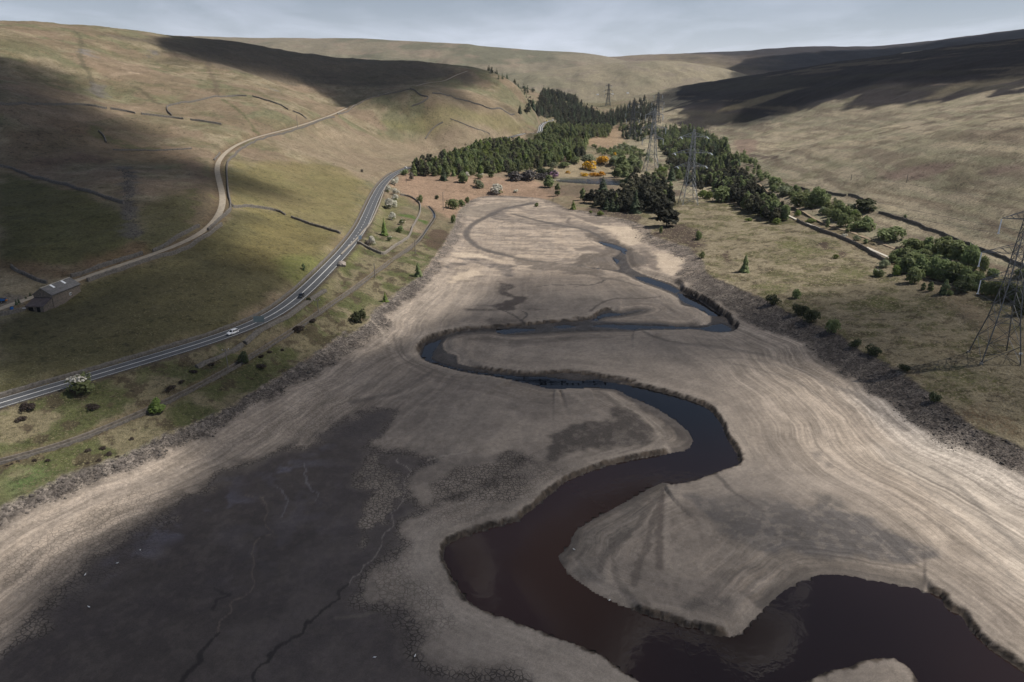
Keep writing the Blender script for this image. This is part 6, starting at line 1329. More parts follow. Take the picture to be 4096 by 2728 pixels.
for i, (x, yb, yt, w, k, lab) in enumerate([(650, 402, 222, 270, 'bush', 'left part of the upper roadside thicket by the near pylon'), (820, 385, 190, 130, 'bush', 'pointed part of the upper thicket by the near pylon'), (990, 470, 270, 230, 'bush', 'second part of the upper thicket by the near pylon'), (1150, 540, 262, 260, 'bush', 'highest middle part of the upper thicket by the near pylon'),
        (1290, 600, 300, 230, 'broad', 'leafy tree in the upper thicket left of the near pylon'), (1440, 680, 340, 230, 'bush', 'right part of the upper thicket, behind the middle insulator'), (1560, 720, 420, 170, 'bush', 'last bush of the upper thicket beside the moor wall'), (1690, 770, 510, 130, 'bush', 'tall bush just right of the hanging middle insulator'),
        (290, 560, 385, 160, 'bush', 'bush at the end of the gravel path'), (440, 600, 380, 200, 'broad', 'leafy tree at the end of the gravel path'), (330, 800, 640, 130, 'limebush', 'bright low bush at the corner of the lower thicket'), (480, 760, 470, 210, 'broad', 'tree at the left of the lower thicket'), (610, 930, 680, 230, 'bush', 'front bush of the lower thicket'),
        (700, 780, 500, 240, 'broad', 'second tree of the lower thicket'), (890, 850, 520, 220, 'bush', 'middle crest of the lower thicket'), (1080, 880, 570, 280, 'bush', 'large rounded crown in the lower thicket'), (1260, 900, 610, 240, 'bush', 'right shoulder of the lower thicket'), (1420, 950, 700, 230, 'bush', 'lower right crown of the lower thicket'),
        (1560, 1000, 790, 190, 'bush', 'bush of the lower thicket left of the low crossarm'), (1380, 1060, 880, 260, 'darkbush', 'shaded front bush of the lower thicket'), (1060, 1100, 880, 130, 'spruce', 'small conifer in front of the lower thicket'), (1170, 1110, 1020, 90, 'bush', 'low bush beside the small conifer of the lower thicket'), (860, 1040, 900, 85, 'slim', 'upright sapling in front of the lower thicket'), (748, 1025, 915, 65, 'slim', 'smaller sapling in front of the lower thicket'),
        (1760, 1110, 880, 230, 'bush', 'bush behind the left leg of the near pylon'), (1930, 1160, 900, 220, 'bush', 'bush framed between the legs of the near pylon'), (2110, 1200, 900, 260, 'darkbush', 'dark bush behind the right leg of the near pylon'), (2290, 1250, 980, 240, 'bush', 'bush at the right picture edge behind the near pylon'), (2290, 840, 700, 180, 'bush', 'bush at the right picture edge under the moor wall'), (1850, 830, 700, 170, 'bush', 'low scrub between the thickets behind the near pylon'),
        (2250, 1450, 1210, 220, 'darkbush', 'dark scrub at the right picture edge beyond the pylon foot'), (130, 680, 560, 180, 'willowbush', 'pale scrub under the end of the gravel path wall'), (30, 810, 700, 130, 'hawthorngreen', 'hawthorn beside the faint path at the thicket corner')]):
    plant_px(k, 'q4', x, yb, yt, w, lab, 'thickets along the old railway trail')
for k, c, x, yb, yt, w, lab, g in [('hawthorngreen', 'c4', 568, 1152, 1030, 150, 'large dark hawthorn with traces of blossom beside the main road', None), ('lime', 'c4', 1062, 1275, 1175, 92, 'bright green round tree on the leat bank', None), ('darkbush', 'c4', 1652, 940, 850, 66, 'dark bush on the leat bank near the tall pole', None), ('darkbush', 'c4', 2080, 522, 488, 30, 'small dark bush below the roadside by the dark car', None),
    ('darkbush', 'c5', 142, 668, 575, 96, 'dark round bush at the left shore edge', None), ('yewgreen', 'c5', 322, 518, 455, 42, 'small bright conifer at the left shore edge', None), ('roundfir', 'c5', 544, 348, 262, 50, 'lone conifer on the left shore bank', None), ('slim', 'c4', 2045, 308, 262, 24, 'tiny shrub on the uphill verge of the road', None)]: plant_px(k, c, x, yb, yt, w, lab, g)
for i, (c, x, y, r) in enumerate([('c4', 195, 1250, 42), ('c4', 155, 1320, 32), ('c4', 635, 1250, 40), ('c4', 1160, 1108, 28), ('c4', 1225, 1064, 20), ('c4', 1130, 1124, 12), ('c4', 885, 1450, 17), ('c4', 598, 1526, 19), ('c4', 697, 1512, 19), ('c4', 740, 1550, 22), ('c7', 230, 80, 16), ('c7', 318, 82, 15), ('c7', 670, 78, 16), ('c7', 590, 98, 12),
        ('c7', 125, 84, 11), ('c7', 75, 106, 12), ('c7', 795, 52, 12), ('c7', 50, 110, 8), ('c4', 1815, 862, 16), ('c4', 1755, 895, 18), ('c4', 1760, 970, 32), ('c4', 1900, 850, 14), ('c4', 2010, 715, 40), ('c4', 2100, 660, 24), ('c4', 1425, 950, 20), ('c4', 1310, 1000, 24)]):
    plant_px('heath', c, x, y, y - r * .9, r * 2.0, 'dark brown heather clump on the grassy bank below the road', 'heather clumps on the left bank')

# woods: every tree of the near plantations is its own object, the far ones are joined
def scatter(pts, spacing, seed, crop='D'):
    P = hits(crop, pts); rng = np.random.RandomState(seed)
    x0, x1, y0, y1 = P[:, 0].min(), P[:, 0].max(), P[:, 1].min(), P[:, 1].max()
    gx, gy = np.meshgrid(np.arange(x0, x1, spacing), np.arange(y0, y1, spacing)); gx = gx.ravel() + rng.uniform(-.42, .42, gx.size) * spacing; gy = gy.ravel() + rng.uniform(-.42, .42, gy.size) * spacing
    k = inside(gx, gy, P); gx, gy = gx[k], gy[k]
    return np.c_[gx, gy, gz(gx, gy)], rng
POOLW = []
def wood(pts, spacing, kinds, hrange, wr, label, group, seed, road_gap=None):
    P, rng = scatter(pts, spacing, seed)
    for p in P:
        if road_gap is not None:
            if min(np.hypot(ROAD2L[:, 0] - p[0], ROAD2L[:, 1] - p[1]).min(), np.hypot(ROADL[:, 0] - p[0], ROADL[:, 1] - p[1]).min()) < road_gap: continue
        patch = fbm(p[0] * .018 + seed, p[1] * .018, seed, 3) + rng.randn() * .09
        k = kinds[int(np.clip((patch - .30) / .42 * len(kinds), 0, len(kinds) - 1))]
        h = rng.uniform(*hrange); POOLW.append((k, p, h, h * rng.uniform(*wr), label, group))
def plant_woods(limit):
    left_ = dict(limit); rest = {}
    byg = {}
    for q in POOLW: byg.setdefault(q[5], []).append(q)
    ext = {g: (np.percentile([q[1][0] / q[1][1] for q in L], (33, 67)), np.percentile([q[1][1] for q in L], 45)) for g, L in byg.items()}
    for q in sorted(POOLW, key=lambda q: np.hypot(q[1][0], q[1][1]) / q[2]):
        k, p, h, w, label, group = q; n = NAMES[k]; (lo, hi), mid = ext[group]; az = p[0] / p[1]
        if left_.get(n, 60) > 0:
            left_[n] = left_.get(n, 60) - 1
            side = 'left' if az < lo else 'right' if az > hi else 'middle'; row = 'near' if p[1] < mid else 'far'
            plant(k, p, h, w, label[n] + ', %s %s part' % (row, side), group)
        else: rest.setdefault(group, []).append(q)
    rng = np.random.RandomState(3)
    for g, L in rest.items():
        vs, fs, mi, mats = [], [], [], []
        for k, p, h, w, _, _ in L:
            cm, tm, wid, top = protos(k)[rng.randint(3)]
            co = np.empty(len(cm.vertices) * 3, np.float32); cm.vertices.foreach_get('co', co); co = co.reshape(-1, 3) * (w / wid, w / wid, h / top)
            a = rng.rand() * 6.28; co = np.c_[co[:, 0] * math.cos(a) - co[:, 1] * math.sin(a), co[:, 0] * math.sin(a) + co[:, 1] * math.cos(a), co[:, 2]] + p
            if cm.materials[0] not in mats: mats.append(cm.materials[0])
            polys = list(cm.polygons); o = len(vs); vs += co.tolist()
            polys = polys[::3] if len(polys) > 450 else polys[::2]
            fs += [tuple(v + o for v in q.vertices) for q in polys]; mi += [mats.index(cm.materials[0])] * len(polys)
        ob = mesh_obj('distant_wood', vs, fs, None, mats=mats, midx=mi); ob['kind'] = 'stuff'
G1 = 'trees of the roadside wood'
wood([(940, 402), (975, 406), (1030, 408), (1100, 405), (1180, 398), (1240, 390), (1300, 376), (1345, 362), (1342, 342), (1290, 335), (1240, 330), (1170, 336), (1110, 340), (1060, 354), (1000, 364), (957, 378)], 7.0, ['broad', 'larch', 'pine', 'lime', 'broad', 'darkpine', 'larch', 'spruce', 'lime', 'pine', 'broad'], (9, 15), (.52, .74),
     {'conifer': 'conifer of the roadside wood above the reservoir', 'pine_tree': 'brownish pine of the roadside wood above the reservoir', 'broadleaf_tree': 'leafy tree of the roadside wood above the reservoir'}, G1, 41, 8.5)
G2 = 'trees of the hillside plantation'
wood([(1190, 266), (1215, 242), (1246, 216), (1290, 218), (1330, 242), (1375, 264), (1418, 286), (1370, 301), (1322, 304), (1292, 300), (1278, 288), (1262, 274), (1240, 275)], 11.0, ['spruce', 'pine', 'spruce', 'pine', 'darkpine', 'darkspruce', 'spruce'], (16, 22), (.50, .68),
     {'conifer': 'dark conifer of the dense far hillside plantation', 'pine_tree': 'brownish pine of the dense far hillside plantation'}, G2, 43, 12)
wood([(1264, 297), (1300, 300), (1340, 303), (1395, 300), (1404, 314), (1350, 326), (1344, 346), (1300, 342), (1235, 334), (1225, 322), (1250, 312)], 9, ['broad', 'spruce', 'pine', 'broad', 'larch'], (12, 17), (.55, .75), {'conifer': 'conifer below the far road bend', 'pine_tree': 'pine below the far road bend', 'broadleaf_tree': 'leafy tree below the far road bend'}, 'trees below the far road', 45, 10)
wood([(1118, 166), (1150, 172), (1200, 186), (1245, 200), (1250, 214), (1225, 212), (1180, 196), (1140, 182)], 17, ['darkspruce', 'spruce', 'pine'], (10, 15), (.40, .55), {'conifer': 'small dark conifer in the ragged line along the spur crest', 'pine_tree': 'small pine in the ragged line along the spur crest'}, 'trees along the spur crest', 47)
wood([(1372, 268), (1400, 262), (1430, 246), (1480, 232), (1505, 246), (1510, 272), (1470, 290), (1425, 292)], 12, ['darkspruce', 'spruce', 'darkspruce', 'darkpine'], (14, 20), (.40, .55), {'conifer': 'blue dark conifer in the narrow valley behind the far pylons', 'pine_tree': 'dark pine in the narrow valley behind the far pylons'}, 'trees in the narrow valley', 49)
G4 = 'trees of the long wood on the right bank'
LB4 = {'conifer': 'conifer of the long wood right of the second pylon', 'pine_tree': 'dark pine of the long wood right of the second pylon', 'broadleaf_tree': 'leafy tree of the long wood right of the second pylon'}
wood([(1505, 305), (1540, 298), (1600, 300), (1640, 318), (1675, 350), (1700, 388), (1690, 400), (1650, 400), (1610, 395), (1575, 370), (1545, 345), (1515, 330)], 9.0, ['spruce', 'broad', 'pine', 'spruce', 'broad', 'larch'], (11, 17), (.55, .75), LB4, G4, 51)
wood([(1612, 400), (1650, 402), (1692, 402), (1715, 420), (1745, 445), (1790, 485), (1806, 505), (1795, 514), (1745, 502), (1700, 480), (1665, 455), (1630, 430)], 7.0, ['darkpine', 'pine', 'broad', 'darkpine', 'birch', 'pine'], (10, 14), (.6, .85), LB4, G4, 53)
wood([(1690, 345), (1712, 352), (1740, 385), (1775, 418), (1800, 440), (1785, 446), (1750, 420), (1718, 395), (1700, 372)], 10, ['broad', 'birch', 'bush', 'broad'], (5, 8), (.8, 1.1), {'broadleaf_tree': 'round leafy tree along the upper edge of the railway trail', 'bush': 'round bush along the upper edge of the railway trail'}, 'shrubs along the upper railway trail', 55)
wood([(1395, 378), (1420, 372), (1450, 370), (1475, 378), (1470, 396), (1440, 402), (1425, 392)], 7.5, ['willow', 'birch', 'broad', 'willowbush'], (6, 10), (.8, 1.1), {'broadleaf_tree': 'leafy tree on the valley floor beyond the pond', 'bush': 'grey green bush on the valley floor beyond the pond'}, 'trees on the valley floor', 57)
wood([(1400, 345), (1440, 335), (1480, 350), (1500, 372), (1480, 378), (1440, 366), (1410, 362), (1370, 352), (1360, 338)], 8.5, ['willowbush', 'darkbush', 'bush', 'darkbush', 'bush'], (4, 7), (1.1, 1.6), {'bush': 'scrubby bush on the slope beyond the pond', 'heather_clump': 'dark heather scrub on the slope beyond the pond'}, 'scrub beyond the pond', 59)
wood([(1500, 390), (1540, 382), (1565, 400), (1560, 420), (1520, 412)], 10, ['bush', 'willowbush', 'broad'], (4, 7), (.8, 1.2), {'bush': 'bush between the second and third pylon', 'broadleaf_tree': 'leafy tree between the second and third pylon'}, 'bushes between the pylons', 61)

wood([(1516, 332), (1550, 350), (1590, 385), (1622, 412), (1612, 442), (1580, 428), (1552, 402), (1530, 372)], 8.5, ['broad', 'pine', 'spruce', 'broad', 'darkpine'], (8, 13), (.6, .9), LB4, G4, 63)
wood([(1350, 472), (1395, 466), (1440, 452), (1478, 424), (1512, 422), (1538, 452), (1546, 482), (1505, 490), (1440, 490), (1380, 484)], 6.0, ['darkpine', 'pine', 'darkpine', 'spruce', 'pine', 'broad'], (8, 14), (.6, .85), {'conifer': 'conifer in the grove on the stony point', 'pine_tree': 'dark pine in the grove on the stony point', 'broadleaf_tree': 'leafy tree in the grove on the stony point'}, 'trees of the grove on the stony point', 65)
wood([(1420, 300), (1460, 290), (1500, 292), (1505, 312), (1470, 326), (1430, 318)], 11, ['spruce', 'darkpine', 'darkbush', 'broad'], (7, 13), (.6, .9), {'conifer': 'conifer around the feet of the far pylons', 'pine_tree': 'dark pine around the feet of the far pylons', 'broadleaf_tree': 'leafy tree around the feet of the far pylons', 'bush': 'dark bush around the feet of the far pylons'}, 'trees round the far pylons', 67)
TH_ = {'bush': 'bush of the lower thicket, merged among its neighbours beside the trail', 'broadleaf_tree': 'leafy tree of the lower thicket, merged among its neighbours beside the trail'}
POOLQ = [(230, 580), (420, 420), (700, 500), (1100, 580), (1400, 700), (1620, 850), (1800, 1000), (2100, 1080), (2330, 1150), (2330, 1260), (2000, 1180), (1700, 1080), (1350, 1020), (900, 880), (600, 860), (350, 760)]
def wood_q(crop, pts, *a): 
    P = px(crop, pts); wood([(x / 1.74, y / 1.74) for x, y in P], *a)
wood_q('q4', POOLQ, 4.6, ['bush', 'broad', 'bush', 'darkbush', 'bush'], (3.6, 5.6), (1.0, 1.4), TH_, 'thickets along the old railway trail', 71)
wood_q('q4', [(520, 370), (820, 270), (1150, 300), (1420, 400), (1580, 520), (1680, 680), (1560, 700), (1280, 580), (1000, 480), (760, 400)], 5.0, ['bush', 'broad', 'bush', 'bush'], (3.6, 5.6), (1.0, 1.4), {'bush': 'bush of the upper thicket, merged among its neighbours below the moor wall', 'broadleaf_tree': 'leafy tree of the upper thicket, merged among its neighbours below the moor wall'}, 'thickets along the old railway trail', 73)
wood_q('q3', [(530, 270), (640, 250), (760, 340), (1100, 380), (1260, 470), (1440, 560), (1640, 700), (1740, 760), (1660, 820), (1480, 800), (1250, 700), (950, 540), (760, 480), (560, 350)], 7.0, ['bush', 'bush', 'willowbush', 'broad', 'bush'], (3.6, 6), (1.0, 1.3), {'bush': 'bush in the strip of shrubs between footpath and moor wall', 'broadleaf_tree': 'leafy tree in the strip of shrubs between footpath and moor wall'}, 'shrubs between footpath and moor wall', 75)
plant_woods({'conifer': 268, 'pine_tree': 282, 'broadleaf_tree': 250, 'bush': 190, 'heather_clump': 60})
# ------------------------------------------------------------------ electricity pylons
M_STEEL = simple_mat('shade_darkened_steel', (.105, .110, .115), .55, .2, .5, .5)  # cloud shade on the nearest pylon is put into this darker steel
M_INS = simple_mat('glass_insulator', (.52, .56, .60), .35, .1, 2.0)
M_WHITE = simple_mat('white_enamel', (.80, .80, .79), .4, .05, 2.0, spec=.5)
M_STEELP = simple_mat('pale_galvanised_steel', (.30, .31, .32), .55, .15, .5, .3)
class MB:
    def __init__(s): s.v = []; s.f = []
    def bar(s, a, b, w):
        a = np.array(a, float); b = np.array(b, float); d = b - a; d /= np.linalg.norm(d) + 1e-9; u = np.cross(d, (0, 0, 1.0) if abs(d[2]) < .95 else (1.0, 0, 0)); u /= np.linalg.norm(u); q = np.cross(d, u); o = len(s.v)
        for p in (a, b):
            for i, j in ((-1, -1), (1, -1), (1, 1), (-1, 1)): s.v.append(p + u * i * w / 2 + q * j * w / 2)
        s.f += [(o, o + 1, o + 5, o + 4), (o + 1, o + 2, o + 6, o + 5), (o + 2, o + 3, o + 7, o + 6), (o + 3, o, o + 4, o + 7), (o + 3, o + 2, o + 1, o), (o + 4, o + 5, o + 6, o + 7)]
    def box(s, c, dx, dy, dz, rz=0.0):
        o = len(s.v); v, f = box_vf(c[0], c[1], c[2], c[2] + dz, dx, dy, rz); s.v += [np.array(q) for q in v]; s.f += [tuple(k + o for k in q) for q in f]
    def cyl(s, a, b, r, n=8, r2=None):
        a = np.array(a, float); b = np.array(b, float); d = b - a; d /= np.linalg.norm(d); u = np.cross(d, (0.1, .2, 1) if abs(d[2]) < .9 else (1, .1, 0)); u /= np.linalg.norm(u); q = np.cross(d, u); o = len(s.v); r2 = r if r2 is None else r2
        for p, rr_ in ((a, r), (b, r2)):
            for k in range(n): s.v.append(p + rr_ * (u * math.cos(6.2832 * k / n) + q * math.sin(6.2832 * k / n)))
        s.f += [(o + k, o + (k + 1) % n, o + n + (k + 1) % n, o + n + k) for k in range(n)] + [tuple(o + k for k in range(n - 1, -1, -1)), tuple(o + n + k for k in range(n))]
    def build(s, name, mat, parent=None): return mesh_obj(name, s.v, s.f, mat, parent)
def pylon(base, H, rz, label, tension=False, armL=(8.0, 11.5, 9.8), k=1.0, thick=1.0, steel=None):
    M_STEEL = steel or globals()['M_STEEL']
    """lattice tower of height H (built at 54 m and scaled)"""
    s = H / 54.0; r = empty('pylon', (float(base[0]), float(base[1]), float(base[2])), rz); tag(r, label, 'pylon', 'electricity pylons along the valley')
    def hw(z):                       # half width of the body at height z
        return np.interp(z, [0, 14, 27.8, 48.7, 54], [6.0, 3.6, 2.1, 1.15, .45]) * s
    zs = [0, 6.5, 14, 19, 23.5, 27.8, 31.5, 34.5, 37.3, 40.5, 43.4, 46.1, 48.7, 51.5, 54]
    cs = ((-1, -1), (1, -1), (1, 1), (-1, 1)); lw = .30 * thick
    for a, b in cs:
        m = MB()
        for z0, z1 in zip(zs[:-1], zs[1:]): m.bar((a * hw(z0), b * hw(z0), z0 * s - (1.0 if z0 == 0 else 0)), (a * hw(z1), b * hw(z1), z1 * s), lw if z0 < 40 else lw * .7)
        m.build('leg', M_STEEL, r)
    m = MB(); bw = .13 * thick
    for z0, z1 in zip(zs[:-1], zs[1:]):
        for q in range(4):
            a0, b0 = cs[q]; a1, b1 = cs[(q + 1) % 4]; h0, h1 = hw(z0), hw(z1)
            m.bar((a0 * h0, b0 * h0, z0 * s), (a1 * h1, b1 * h1, z1 * s), bw); m.bar((a1 * h0, b1 * h0, z0 * s), (a0 * h1, b0 * h1, z1 * s), bw)
            if z0 in (14, 27.8, 37.3, 48.7): m.bar((a0 * h0, b0 * h0, z0 * s), (a1 * h0, b1 * h0, z0 * s), bw * 1.2)
            if z0 == 0:
                mid0 = np.array((a0 * h0, b0 * h0, 0)); mid1 = np.array((a1 * h1, b1 * h1, z1 * s)); m.bar((mid0 + mid1) / 2, (a0 * hw(3.2), b0 * hw(3.2), 3.2 * s), bw)
    m.build('bracing', M_STEEL, r)
    tips = []
    for L, z in zip(armL, (48.7, 37.3, 27.8)):
        m = MB(); h = hw(z); h2 = hw(z + 3)
        for sd in (-1, 1):
            tip = np.array((sd * L * s, 0, z * s))
            for b in (-1, 1):
                lo = np.array((sd * h, b * h, z * s)); hi = np.array((sd * h2, b * h2, (z + 3.0) * s)); m.bar(lo, tip, .17 * thick); m.bar(hi, tip, .15 * thick)
                for f0, f1 in ((.0, .22), (.22, .45), (.45, .68), (.68, .85)): m.bar(lo + (tip - lo) * f0, hi + (tip - hi) * f1, bw * .8); m.bar(lo + (tip - lo) * f1, np.array((sd * h, -b * h, z * s)) * (1 - f1) + tip * f1, bw * .7)
            tips.append(tip)
        arm = m.build('crossarm', M_STEEL, r)
        for sd in (-1, 1):
            tip = np.array((sd * L * s, 0, z * s))
            if tension:
                for dy in (-1, 1):
                    mi = MB()
                    for dx in (-.25, .25): mi.cyl(tip + (dx, 0, -.15), tip + (dx * 1.2, dy * 4.6 * s, -1.3 * s), .17 * thick * .9, 6)
                    mi.build('insulator', M_INS, arm)
            else:
                mi = MB(); mi.cyl(tip + (0, 0, -.3), tip + (0, 0, -4.9 * s), .19 * thick, 7); mi.box(tip + (0, 0, -5.1 * s), .7, .35, .25); mi.build('insulator', M_INS, arm)
    m = MB(); m.box((hw(4) * .98, -hw(4) * .98 - .1, 3.9 * s), .95 * s, .08, .65 * s); m.build('warning_plate', M_WHITE, r)
    m = MB()
    for a, b in cs: m.box((a * hw(0), b * hw(0), -1.2), .9, .9, 1.35)
    m.build('footing', M_COPE, r)
    R_ = np.array([[math.cos(rz), -math.sin(rz), 0], [math.sin(rz), math.cos(rz), 0], [0, 0, 1]])
    return [R_ @ (t + np.array((0, 0, -1.0 if tension else -5.0 * s))) + np.array(base) for t in tips] + [R_ @ np.array((0, 0, 54 * s)) + np.array(base)]
def pyl_px(crop, xb, yb, yt, rz, label, **k):
    q = px(crop, [(xb, yb), (xb, yt)]); p = hit([q[0][0]], [q[0][1]], GZ)[0]
    a, b, c = ray(q[1][0], q[1][1]); t = p[1] / b
    H = CAM_H + c * t - p[2]
    return pylon(p, H, rz, label, **k), p, H
PA, pa, ha = pyl_px('p2', 350, 1462, 70, math.radians(-14), 'nearest pylon, cut by the right picture edge, with long white hanging insulators', thick=1.0)
PB, pb, hb = pyl_px('p1', 1080, 1440, 570, math.radians(4), 'second pylon, wide armed with slanted insulators, beside the grove of pines', tension=True, armL=(9.7, 13.6, 10.8), thick=1.5, steel=M_STEELP)
PC, pc, hc = pyl_px('p1', 648, 1048, 330, math.radians(6), 'third pylon, narrow armed with white hanging insulators, beyond the grove', thick=2.0, steel=M_STEELP)
PD, pd_, hd = pyl_px('p1', 428, 690, 240, math.radians(10), 'hazy pylon left of the two overlapping ones, down in the valley', thick=2.3)
PE, pe, he = pyl_px('p1', 715, 505, 140, math.radians(8), 'farther pylon rising just behind the third pylon against the dark moor', thick=2.3)
PF, pf_, hf = pyl_px('p1', 150, 300, 40, math.radians(8), 'most distant pylon, a faint lattice standing against the far tan slope', thick=2.4)
M_CABLE = simple_mat('aluminium_cable', (.17, .17, .175), .5, .1, 1.0, spec=.6)
def cable(a, b, sag, r, label):
    n = 22; m = MB(); P = [np.array(a) + (np.array(b) - np.array(a)) * t - np.array((0, 0, sag * 4 * t * (1 - t))) for t in np.linspace(0, 1, n)]
    vs, fs = [], []; d = (P[-1] - P[0]); d /= np.linalg.norm(d); u = np.cross(d, (0, 0, 1)); u /= np.linalg.norm(u); w = np.cross(u, d)
    for p in P:
        for k in range(3): vs.append(p - P[0] + r * (u * math.cos(2.094 * k) + w * math.sin(2.094 * k)))
    for i in range(n - 1):
        for k in range(3): fs.append((3 * i + k, 3 * i + (k + 1) % 3, 3 * i + 3 + (k + 1) % 3, 3 * i + 3 + k))
    o = mesh_obj('power_cable', vs, fs, M_CABLE); o.location = P[0]; tag(o, label, 'cable', 'cables strung between the pylons')
for i in range(7):
    cable(PA[i], PB[i], 9 if i < 6 else 6, .045 if i < 6 else .03, 'thin sagging cable strung between the nearest and the second pylon')
    cable(PB[i], PC[i], 6 if i < 6 else 4, .05, 'thin sagging cable strung between the second and the third pylon')
    cable(PC[i], PE[i], 8 if i < 6 else 5, .06, 'thin sagging cable strung between the third pylon and the one behind it')
    q = np.array(PA[i]) + np.array((30, -320, 6)); cable(PA[i], q, 9, .045, 'thin cable running from the nearest pylon out of the picture on the right')

# ------------------------------------------------------------------ poles, signs, boulder
M_POLE = simple_mat('grey_pole_wood', (.165, .150, .135), .9, .2, 3.0)
def pole_px(crop, x, yb, yt, label, bars=1, group='wooden poles of the small power line', rz=.5):
    q = px(crop, [(x, yb), (x, yt)]); p = hit([q[0][0]], [q[0][1]], GZ)[0]; a, b, c = ray(q[1][0], q[1][1]); H = CAM_H + c * (p[1] / b) - p[2]; H = min(max(H, 4.0), 15.0)
    r = empty('utility_pole', tuple(map(float, p)), rz); tag(r, label, 'utility pole', group)
    th = .17 if np.hypot(p[0], p[1]) < 330 else .24
    m = MB(); m.cyl((0, 0, -.6), (0, 0, H), th * 1.1, 7, th * .8); m.build('pole', M_POLE, r)
    if bars:
        m = MB(); m.box((0, 0, H - .55), 2.3, .16, .16); arm = m.build('crossbar', M_POLE, r)
        for xx in (-1.0, 0, 1.0): m = MB(); m.cyl((xx, 0, H - .4), (xx, 0, H - .05), .09, 6); m.build('insulator', M_INS, arm)
    return p, H
for c, x, yb, yt, lab, b in [('c4', 1540, 995, 832, 'tall pole with crossbar standing on the leat bank near the white car', 1), ('c4', 2145, 610, 500, 'pole on the grassy bank between the dark car and the leat', 1), ('q1', 1102, 1548, 1335, 'pale pole at the bottom corner of the walled field', 0), ('c5', 252, 355, 258, 'slim pole on the green bank below the boulder', 0),
        ('q1', 1542, 868, 500, 'tall thin pole on the bracken slope left of the round shore bush', 1), ('q1', 960, 432, 300, 'grey pole at the corner of the roadside wood', 1), ('q1', 2325, 622, 520, 'pole beside the largest white hawthorn', 0), ('p4', 1905, 482, 405, 'pole in front of the pointed conifer by the pond', 1), ('p4', 1442, 580, 522, 'thin pole beside the stream below the pond', 0),
        ('q3', 1483, 240, 172, 'short pole on the open right hand moor', 0), ('q3', 2137, 266, 170, 'pale pole on the open right hand moor, farther right', 0), ('c1', 2003, 862, 775, 'pole beside the ruined fold on the far farm track', 0)]:
    pole_px(c, x, yb, yt, lab, b)
M_SIGN = simple_mat('sign_back_green_grey', (.165, .205, .200), .6, .08, 1.0)
M_SIGNB = simple_mat('sign_back_blue_grey', (.20, .25, .31), .5, .08, 1.0)
def sign_px(crop, x, yb, w, h, zb, mat, label, rz, posts):
    q = px(crop, [(x, yb)])[0]; p = hit([q[0]], [q[1]], GZ)[0]; r = empty('road_sign', tuple(map(float, p)), rz); tag(r, label, 'road sign')
    m = MB(); m.box((0, 0, zb), w, .06, h); m.build('panel', mat, r)
    for xx in posts: m = MB(); m.cyl((xx, .09, -.5), (xx, .09, zb + h), .06, 6); m.build('post', M_STEEL, r)
    m = MB()
    for zz in (.25, .75): m.box((0, .06, zb + h * zz - .05), w * .96, .05, .1)
    m.build('stiffening_rail', M_STEEL, r)
sign_px('p6', 885, 700, 4.0, 2.5, 1.0, M_SIGN, 'large grey green road sign panel on two posts beside the road', math.radians(12), (-1.6, 1.6))
sign_px('q1', 240, 1345, 1.9, 2.4, .9, M_SIGNB, 'small blue grey road sign panel at the roadside wall corner', math.radians(25), (-.7, .7))
def rock_mesh(name, r, mat, seed, sq=.75, parent=None):
    bm = bmesh.new(); bmesh.ops.create_icosphere(bm, subdivisions=3, radius=1.0); rng = np.random.RandomState(seed)
    for v in bm.verts:
        n = fbm(np.array([v.co.x * 1.3 + seed]), np.array([v.co.y * 1.3 + v.co.z * 1.7]), seed, 3)[0]; v.co = v.co * (r * (.72 + .55 * n)); v.co.z *= sq
    me = bpy.data.meshes.new(name); bm.to_mesh(me); bm.free(); me.materials.append(mat); o = bpy.data.objects.new(name, me); COL.objects.link(o); return o
p = on('c5', [(28, 272)])[0]; o = rock_mesh('boulder', 2.4, simple_mat('pale_boulder', (.27, .235, .205), .9, .25, .8, bump=.5), 5); o.location = (p[0], p[1], p[2] + .7); tag(o, 'large pale pinkish boulder beside the road bend', 'boulder')

# ------------------------------------------------------------------ vehicles
M_GLASS = simple_mat('dark_car_glass', (.012, .014, .017), .08, .05, 1.0, spec=.7)
M_TYRE = simple_mat('tyre_rubber', (.016, .016, .017), .85, .1, 3.0)
M_RIM = simple_mat('alloy_rim', (.35, .35, .36), .35, .05, 3.0, metal=.7)
M_LAMP = simple_mat('headlamp_lens', (.62, .64, .66), .15, .03, 3.0, spec=.8)
M_RED = simple_mat('tail_lamp_lens', (.25, .012, .010), .2, .03, 3.0, spec=.8)
PLATE_W = simple_mat('number_plate', (.65, .64, .58), .5, .03, 3.0)
def paint(name, col): return simple_mat(name, col, .28, .03, 2.0, spec=.6)
def loft(sections, closed_ends=True):
    vs, fs = [], []; n = len(sections[0])
    for s in sections: vs += [tuple(map(float, q)) for q in s]
    for i in range(len(sections) - 1):
        for k in range(n): fs.append((i * n + k, i * n + (k + 1) % n, (i + 1) * n + (k + 1) % n, (i + 1) * n + k))
    fs.append(tuple(range(n - 1, -1, -1))); fs.append(tuple((len(sections) - 1) * n + k for k in range(n))); return vs, fs
